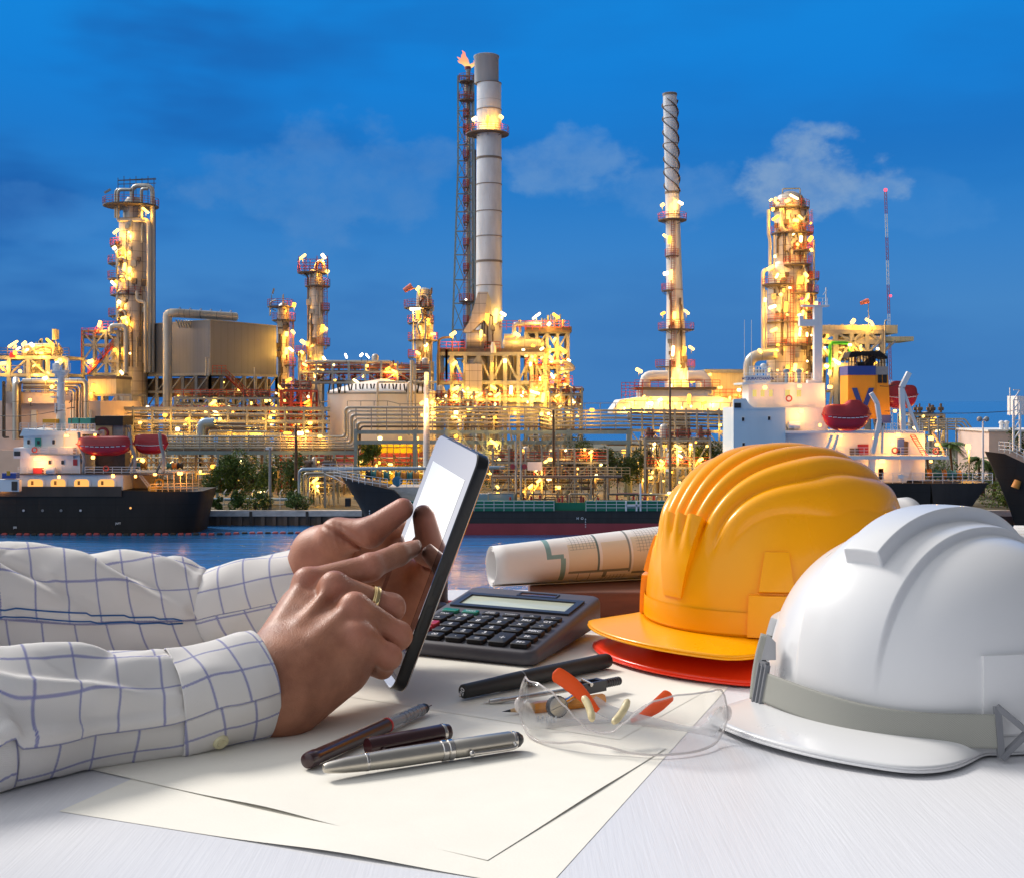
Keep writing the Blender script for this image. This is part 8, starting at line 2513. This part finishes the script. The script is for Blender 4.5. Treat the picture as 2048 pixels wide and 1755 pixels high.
mb.beam(P(1652, 612, D + 3.5), P(1652, 575, D + 3.5), .12); mb.beam(P(1646, 590, D + 3.5), P(1654, 580, D + 3.5), .1); mb.beam(P(1625, 800, D + 3), P(1625, 760, D + 3), 1.4, 1)
m_ = mb.build('mast', 'ship_white', t); rb = MB(); rail(rb, [P(1636, 612, D + 3), P(1655, 612, D + 3)], 1, True, .06, step=.5); rb.build('railing', 'ship_white', m_)
lamp(t, 1604, 598, D + 2.5, 0, 5, 0, 5, 'red_lamp', light=False, bracket=False)
mb = MB()
for x in (1489, 1503): mb.beam(P(x, 766, D + 3), P(x, 640, D + 3), .05)
mb.build('whip_aerial', 'ship_white', t)
for x, h in ((1573, 742), (1598, 742)): MB().cyl(P(x, 766, D + 3), P(x, h, D + 3), .25, .22, 12).ell(P(x, h, D + 3), .42, .42, .3).build('vent_cowl', 'steel_blue', t)
rb = MB()
for x in range(1500, 1542, 6): rb.beam(P(x, 752, D + 3), P(x, 732, D + 3), .1)
for y in (733, 740, 746): rb.beam(P(1498, y, D + 3), P(1542, y, D + 3), .08)
rb.ell(P(1527, 732, D + 3), .42, .42, .35); rb.build('searchlight_frame', 'ship_white', t)
srail(t, [[(1500, 814, .8), (1580, 814, .8), (1650, 814, .8)], [(1590, 862), (1650, 862)], [(1755, 864), (1845, 864)], [(1655, 912), (1893, 912)], [(1488, 764, 1.2), (1640, 764, 1.2)]], D + .5, 1.1, step=1.1)
srail(t, [[(1745, 966), (1985, 966, 1.2)]], D + .15, 1.3, step=1.3)
f_ = MB().prism([P(1696, 838, D + 3.2), P(1696, 735, D + 3.2), P(1751, 735, D + 3.2), P(1751, 838, D + 3.2)], (0, 3.6, 0)).build('funnel', 'funnel_orange', t, smooth=False)
MB().prism([P(1751.2, 838, D + 3.3), P(1751.2, 735, D + 3.3), P(1776, 738, D + 3.3), P(1781, 838, D + 3.3)], (0, 3.4, 0)).build('funnel_casing', 'funnel_orange', f_, smooth=False)
bx(f_, 'funnel_band', 'funnel_blue', 1695.5, 750, 1751.5, 732, D + 3.1, D + 6.9); bx(f_, 'funnel_band', 'steel_grey', 1751.6, 750, 1776.5, 733, D + 3.2, D + 6.8); bx(f_, 'funnel_foot', 'funnel_blue', 1760, 846, 1782, 830, D + 3.1, D + 6)
for x in (1756, 1766): bx(f_, 'funnel_louvre', 'glass_dark', x, 766, x + 8, 749 + .5, D + 3.18, D + 3.29)
mb = MB()
for a, b in (((1709, 776), (1722, 812)), ((1743, 776), (1730, 812))): mb.prism([P(a[0] - 5, a[1], D + 3.1), P(b[0] - 5, b[1], D + 3.1), P(b[0] + 5, b[1], D + 3.1), P(a[0] + 5, a[1], D + 3.1)], (0, .09, 0))
mb.build('funnel_letter', 'funnel_blue', f_, smooth=False)
mb = MB()
for x in range(1697, 1778, 6): mb.beam(P(x, 733, D + 3.3), P(x + (2 if x < 1720 else -2), 706 + .002 * (x - 1735) ** 2, D + 3.3), .06); mb.beam(P(x, 733, D + 6.6), P(x, 706 + .002 * (x - 1735) ** 2, D + 6.6), .06)
for y in (707, 714, 724): mb.beam(P(1698, y, D + 3.3), P(1776, y + 1, D + 3.3), .06)
mb.prism([P(x, y, D + 3.4) for x, y in ((1699, 712), (1702, 703), (1760, 702), (1775, 714), (1775, 718), (1740, 709), (1700, 716))], (0, 3.2, 0)); mb.prism([P(x, y, D + 4.2) for x, y in ((1730, 733), (1738, 718), (1748, 710), (1754, 712), (1746, 733))], (0, 1.4, 0)); mb.prism([P(x, y, D + 4.2) for x, y in ((1714, 733), (1718, 724), (1728, 724), (1730, 733))], (0, 1.4, 0))
mb.build('funnel_cage', 'soot', f_)
for a in ((1700, 724), (1722, 721), (1747, 726), (1708, 727)): lamp(f_, a[0], a[1], D + 5, 0, 5, 0, 5, 'sodium', light=False, bracket=False) if False else None
for pts, w in ((((1742, 786), (1754, 806), (1759, 840), (1745, 905)), .5), (((1818, 745), (1803, 775), (1806, 860)), .6), (((1806, 780), (1836, 862)), .35), (((1664, 870), (1650, 905)), .3), (((1676, 870), (1664, 908)), .3), (((1765, 846), (1764, 905)), .25), (((1765, 846), (1742, 900)), .25)):
    q = [P(x, y, D + .4) for x, y in pts]
    mb = MB()
    for a, b in zip(q, q[1:]): mb.beam(a, b, w)
    mb.build('davit', 'ship_white', t)
mb = MB(); a, b = P(1825, 870, D + 1.5), P(1850, 910, D + 1.5)
for o in (-.3, .3): mb.beam(a + Vector((o, 0, 0)), b + Vector((o, 0, 0)), .1)
for i in range(12): c = a.lerp(b, i / 11); mb.beam(c + Vector((-.3, 0, 0)), c + Vector((.3, 0, 0)), .07)
mb.build('ladder', 'red_rail', t)
mb = MB(); mb.beam(P(1865, 862, D + 1), P(1888, 905, D + 1), .2); mb.beam(P(1888, 905, D + 1), P(1886, 915, D + 1), .2); mb.build('stern_davit', 'funnel_beige', t)
for i in range(10): reel(1826 + i * 10, 944 + i * .6, D + 4, .62, ('orange_reel', 'teal_reel', 'teal_reel')[i % 3], t, .5)
bx(t, 'white_sign', 'ship_white', 1796, 956, 1807, 948, D + .05, D + .1)
for a in ((1530, 775, 0, 7, 260), (1599, 772, 0, 9, 420), (1660, 774, 0, 8, 420), (1602, 822, 0, 10, 520), (1681, 872, 0, 9, 420), (1796, 870, 0, 9, 460), (1790, 822, 0, 7, 260), (1785, 887, 0, 7, 260), (1862, 876, 0, 9, 420), (1874, 888, 0, 9, 460), (1764, 922, 0, 11, 520), (1862, 922, 0, 6, 220), (1640, 850, 0, 6, 200), (1749, 877, 0, 6, 200)): lamp(t, a[0], a[1], D + (.6 if a[0] > 1640 else -.1), a[2], a[3], a[4], 7, 'sodium_orange', bracket=False)
MB().tube([P(1575, 850, D + .9), P(1577, 850, D + .9), P(1599, 850, D + .9), P(1601, 850, D + .9)], 1, 16, True, rr=[.2, .45, .45, .2]).build('raft_canister', 'ship_white', t)
lifeboat(1643, 1742, 800, 832, 862, D + .2, 'enclosed red lifeboat in front of the orange funnel', hump=.66)
lifeboat(1765, 1836, 762, 792, 818, D + 5, 'red lifeboat hanging behind the orange funnel on its far side', hump=.4)
for x, y, l in ((1578, 797, 'lifebuoy on the rail under the lit wheelhouse windows'), (1790, 900, 'lifebuoy on the after deck rail beside the blue door'), (1872, 902, 'lifebuoy at the stern ladder under the brightest stern lamp')): lifebuoy(x, y, D + .3, .34, l)

# ---- bow at the right edge
D = 146
t = thing('moored_ship', 'black ship prow with a red foot, only its tip in view beyond the long tanker', 'ship', P(2060, 1067, 150))
hull(t, 'hull', 'hull_black', [(2069, 2000, 905, .1, .3), (2080, 2022, 908, 1.0, 2.6), (2095, 2062, 930, 2.6, 3.9), (2120, 2110, 935, 3.8, 4.2), (2400, 2400, 935, 4.2, 4.2)], 0, 1, D, 4.5)
hull(t, 'boot_topping', 'hull_red', [(2070, 2005, 905, .1, .3), (2080, 2025, 908, 1.0, 2.6), (2095, 2063, 930, 2.6, 3.9), (2120, 2110, 935, 3.8, 4.2), (2400, 2400, 935, 4.2, 4.2)], 0, .22, D, 4.5, out=.04)
srail(t, [[(1998, 904, 4), (2020, 906, 2), (2062, 928, .5)]], D + .4, 1.35, step=.9)
MB().cyl(P(2030, 975, D + 2), P(2036, 960, D + 2), .5, .42, 12).build('anchor', 'orange_reel', t)
put_text('draught_mark', '4\n3\n2\n1', .3, P(2046, 1010, D + 3.2), (1, 0, 0), (0, 0, 1), 'ship_white', t)
mb = MB()
for x in (2027, 2040): mb.beam(P(x, 900, D + 6), P(x, 800, D + 6), .22)
for i in range(5): mb.beam(P(2027, 880 - 20 * i, D + 6), P(2040, 860 - 20 * i, D + 6), .12); mb.beam(P(2027, 860 - 20 * i, D + 6), P(2040, 860 - 20 * i, D + 6), .12)
mb.beam(P(2020, 830, D + 6), P(2020, 775, D + 6), .12); mb.build('lattice_mast', 'ship_white', t)
bx(t, 'mast_house', 'ship_white', 2034, 830, 2080, 792, D + 7, D + 10)
t = thing('quay_building', 'low buff building with shrubs on its roof edge behind the right-edge bow', 'building', base_of(2010, 172)); bx(t, 'wall', 'pink_wall', 1978, 960, 2150, 862, 172, 184); bx(t, 'roof_edge', 'ship_white', 1976, 863, 2150, 859, 171.8, 184.2)
mb = MB()
for x in (2003, 2013): mb.cyl(P(x, 860, 174), P(x, 846, 174), .3, n=10).ell(P(x, 845, 174), .4, .4, .3)
mb.build('roof_vent', 'ship_white', t)
# distant jetty pipes at the right
t = thing('pipe_rack', 'pale pipes stepping down towards the river behind the stern of the long tanker', 'pipe rack', base_of(1900, 185)); D = 185
for i in range(5): pipe(t, [(1835, 838 + i * 5, 0), (1930 - i * 5, 838 + i * 5, 0), (1950 - i * 4, 866 + i * 4, 0), (2000, 866 + i * 4, 0)], D, 1.8, ('pipe_grey', 'pipe_clad')[i % 2], 4, dy=i * .6)
mb = MB()
for x in range(1840, 1990, 18): mb.beam((P(x, 0, D).x, D - .5, GZ), P(x, 836 if x < 1930 else 868, D - .5), .22)
mb.build('rack_frame', 'steel_grey', t)
t2 = module('jetty_frame', 'buff steel jetty frame under the far-side lifeboat', 1822, 1888, 828, 870, 190, 6, 3, (830, 850), 91, 8, 2, power=300, rails=False)

# ------------------------------------------------------------------ poles and cables
def pole(px, y0, y1, D, r, label, m_='steel_grey', name='lamp_post'):
    t = thing(name, label, 'post', P(px, y1, D)); MB().tube([P(px, y1, D), P(px, y0, D)], 1, 10, True, rr=[r * 1.2, r * .8]).build('post', m_, t); return t
t = pole(853, 748, 1000, 167, .42, 'tall white floodlight mast with a glowing cluster of lamps above the tablet', 'ship_white'); ladder(t, 860, 166.6, 985, 755, 'steel_grey', 'steel_grey')
for a in ((853, 803, 90, 14, 900), (844, 806, 40, 8, 300), (864, 805, -40, 8, 300), (845, 830, 0, 9, 500), (866, 826, 0, 8, 300), (853, 820, 90, 16, 600), (853, 748, 0, 6, 300)): lamp(t, a[0], a[1], 166, *a[2:], m_='sodium_orange' if a[1] > 804 else 'sodium', bracket=False)
t = pole(540, 895, 1020, 163, .2, 'grey pole with a white camera head in front of the quay bushes'); MB().box(P(531, 899, 163), P(545, 893, 163.4)).build('camera_head', 'ship_white', t)
pole(1340, 720, 985, 170, .17, 'weathered wooden pole rising in front of the spiral stack base', 'steel_dark', 'utility_pole'); pole(1107, 820, 985, 171, .2, 'short weathered pole in front of the truss pipe bridge', 'bark', 'utility_pole'); pole(592, 850, 960, 165, .2, 'thin weathered pole in front of the left pipe bridge', 'bark', 'utility_pole')
t = pole(1966, 838, 962, 152, .13, 'thin white post with two round lamp heads at the stern of the long tanker', 'ship_white')
for x in (1959, 1973): MB().ell(P(x, 838, 152), .34, .3, .34, n=14).build('lamp_head', 'steel_grey', t)
t = pole(1938, 896, 990, 158, .14, 'leaning post carrying the brightest starlike lamp beside the stern'); lamp(t, 1936, 893, 157.6, 0, 9, 1500, 9, 'sodium')
t = pole(523, 984, 1012, 163.4, .12, 'low quay lamp glowing in front of the dark bushes'); lamp(t, 523, 984, 163, 0, 18, 500, 6, 'sodium')
for i, (a, b, l) in enumerate((((1770, 822, 150), (2100, 815, 155), 'black cable from the orange funnel to the right edge'), ((1760, 772, 150), (1818, 752, 150), 'short cable between funnel and white davit'), ((-40, 828, 160), (125, 820, 153), 'upper mooring wire at the mast of the left tanker'), ((-40, 858, 160), (110, 848, 153), 'lower wire at the mast of the left tanker'))):
    p, q = P(*a), P(*b); tag(MB().tube([p.lerp(q, j / 12) - Vector((0, 0, .5 * math.sin(math.pi * j / 12))) for j in range(13)], .045, 5).build('cable', 'cable'), l, 'cable')

# ------------------------------------------------------------------ vegetation
def leaves(n, blobs, size, rs, flat=.0):
    mb = MB(); vs = []; fs = []
    for i in range(n):
        c, r3 = blobs[int(rs.integers(len(blobs)))]
        v = rs.normal(size=3); v /= np.linalg.norm(v); rad = rs.uniform(.35, 1.0) ** .45
        p = np.array(c) + v * rad * np.array(r3)
        a = rs.normal(size=3); a /= np.linalg.norm(a); b = np.cross(a, rs.normal(size=3)); b /= np.linalg.norm(b)
        s_ = size * rs.uniform(.6, 1.4); o = len(vs)
        vs += [tuple(p - a * s_), tuple(p + b * s_ * .5), tuple(p + a * s_), tuple(p - b * s_ * .5)]; fs.append((o, o + 1, o + 2, o + 3))
    return mb.add(vs, fs)
def bush(px, yb, D, w, h, label, seed, mats=('leaf_dark', 'leaf_mid'), name='bush', n=1500, trunk=0.0, group='trees and bushes on the quay'):
    rs = np.random.default_rng(seed); k = D / FOC; base = P(px, yb, D); W_, H_ = w * k * .62, h * k * 1.05
    t = thing(name, label, 'tree' if name == 'tree' else 'bush', base, group)
    mb = MB(); top = base + Vector((0, 0, H_ * .6)); mb.tube([base, base.lerp(top, .5) + Vector((rs.uniform(-.2, .2), 0, 0)), top], 1, 7, True, rr=[.06 * H_ * .6 + .05, .05 * H_ * .6 + .04, .04])
    blobs = []
    for i in range(9):
        c = base + Vector((rs.uniform(-.75, .75) * W_, rs.uniform(-.6, .6) * W_ * .7, H_ * (trunk + (1 - trunk) * (.10 + .72 * ((i * 4) % 9) / 8)))); r = rs.uniform(.34, .58)
        blobs.append((tuple(c), (W_ * r, W_ * r * .8, H_ * r * .55 * (1 - trunk * .4)))); mb.tube([base.lerp(top, rs.uniform(.3, .9)), c], .035, 5)
    mb.build('trunk', 'bark', t)
    c_ = leaves(n, blobs, .15, rs).build('crown', mats[0], t, smooth=False)
    c_.data.materials.append(M[mats[1]]); c_.data.materials.append(M['leaf_light'])
    c_.data.polygons.foreach_set('material_index', rs.choice([0, 0, 1, 1, 1, 2] if mats[1] != 'leaf_dark' else [0, 1, 0], len(c_.data.polygons)).astype(np.int32))
    return t
for i, (px, yb, w, h, l) in enumerate(((440, 985, 50, 62, 'dark bush nearest the stern of the left tanker'), (470, 985, 56, 78, 'taller dark bush second from the left tanker'), (505, 985, 60, 66, 'bush behind the low quay lamp'), (545, 983, 56, 64, 'bush behind the grey pole'), (585, 985, 54, 74, 'tall bush beside the upright quay pipes'), (452, 950, 46, 36, 'small dim bush higher up behind the left stern'))):
    bush(px, yb, 169 + i % 3, w, h, l, 40 + i, ('leaf_dark', 'leaf_mid'), n=3200)
for i, (px, yb, w, h, l) in enumerate(((475, 1014, 22, 34, 'small shrub left of the low quay lamp on the wall edge'), (510, 1018, 44, 36, 'round shrub under the low quay lamp'), (592, 1018, 50, 34, 'round shrub on the quay edge left of the upright pipes'), (430, 1016, 22, 22, 'tiny shrub next to the left stern'))):
    bush(px, yb, 162, w, h, l, 60 + i, ('leaf_dark', 'leaf_mid'), n=1700)
for i, (px, yb, w, h, l) in enumerate(((745, 930, 46, 42, 'bright green small tree in front of the yellow store'), (1190, 960, 80, 80, 'dark tree in front of the truss pipe bridge'), (1235, 965, 80, 66, 'dark broad tree left of the loading frame'), (1275, 965, 66, 62, 'dark tree touching the loading frame'), (1408, 960, 60, 72, 'dark tree right behind the yellow helmet crown'), (1445, 985, 70, 90, 'tall dark tree between loading frame and skylit white ship'))):
    bush(px, yb, 178 if i else 184, w, h, l, 80 + i, ('leaf_mid', 'leaf_mid') if not i else ('leaf_dark', 'leaf_dark'), 'tree', 3200, .16)
bush(2010, 1012, 164, 74, 50, 'dense bright green hedge bush under the right-edge bow', 95, ('leaf_mid', 'leaf_light'), n=2600); bush(2040, 905, 170, 40, 50, 'dark shrub on the buff building at the right edge', 96, ('leaf_dark', 'leaf_dark'), n=700)
def palm(px, yb, D, h, r, label, seed):
    rs = random.Random(seed); k = D / FOC; b = P(px, yb, D); top = b + Vector((rs.uniform(-.4, .4), 0, h * k))
    t = thing('palm_tree', label, 'palm', b, 'palms behind the stern'); MB().tube([b, b.lerp(top, .5) + Vector((.1, 0, 0)), top], .16, 8).build('trunk', 'bark', t)
    mb = MB()
    for i in range(22):
        a = i * 2.4 + rs.uniform(-.2, .2); e = rs.uniform(-.1, 1.0); L = r * k * rs.uniform(.8, 1.1); q = []
        for j in range(9):
            u = j / 8; rr_ = L * u; q.append(top + Vector((math.cos(a) * rr_ * math.cos(e * (1 - u * .5)), math.sin(a) * rr_ * math.cos(e * (1 - u * .5)), L * (math.sin(e) * u - .75 * u * u))))
        for j in range(8):
            p, p2 = q[j], q[j + 1]; d_ = (p2 - p).normalized(); s_ = d_.cross(Vector((0, 0, 1))).normalized()
            for m2 in range(3):
                c = p.lerp(p2, m2 / 3); w = L * .24 * math.sin(math.pi * min(1, (j + m2 / 3 + .8) / 8.6)) + .05
                for sg in (-1, 1): mb.add([c, c + d_ * .14, c + d_ * (w * .5) + s_ * (w * sg) - Vector((0, 0, w * .45))], [(0, 1, 2)])
    mb.build('fronds', 'leaf_mid', t, smooth=False)
for i, (px, yb, h, r, l) in enumerate(((1858, 985, 82, 34, 'palm left of the bright stern lamp'), (1905, 985, 95, 40, 'tallest palm right behind the bright stern lamp'), (1955, 990, 70, 36, 'palm between the two-headed lamp post and the right bow'), (1990, 995, 62, 36, 'palm half hidden by the right-edge bow'), (1925, 990, 40, 30, 'lowest palm under the bright stern lamp'))): palm(px, yb, 165 + i, h, r, l, 200 + i)
for i, (px, yb, w, h, l) in enumerate(((1880, 985, 70, 70, 'dim olive bush behind the stern of the long tanker'), (1965, 990, 70, 60, 'dim olive bush left of the right-edge bow'))): bush(px, yb, 172, w, h, l, 120 + i, ('leaf_dark', 'leaf_mid'), n=1600)
t_ = tag(leaves(5200, [((x, 196 + (x * 7) % 9, GZ + 1.2), (4.2, 2.5, 2.4)) for x in range(-62, 70, 5)], .2, np.random.default_rng(8)).build('undergrowth', 'leaf_dark', smooth=False), 'low dark undergrowth behind the pipe rows', 'undergrowth', kind='stuff')
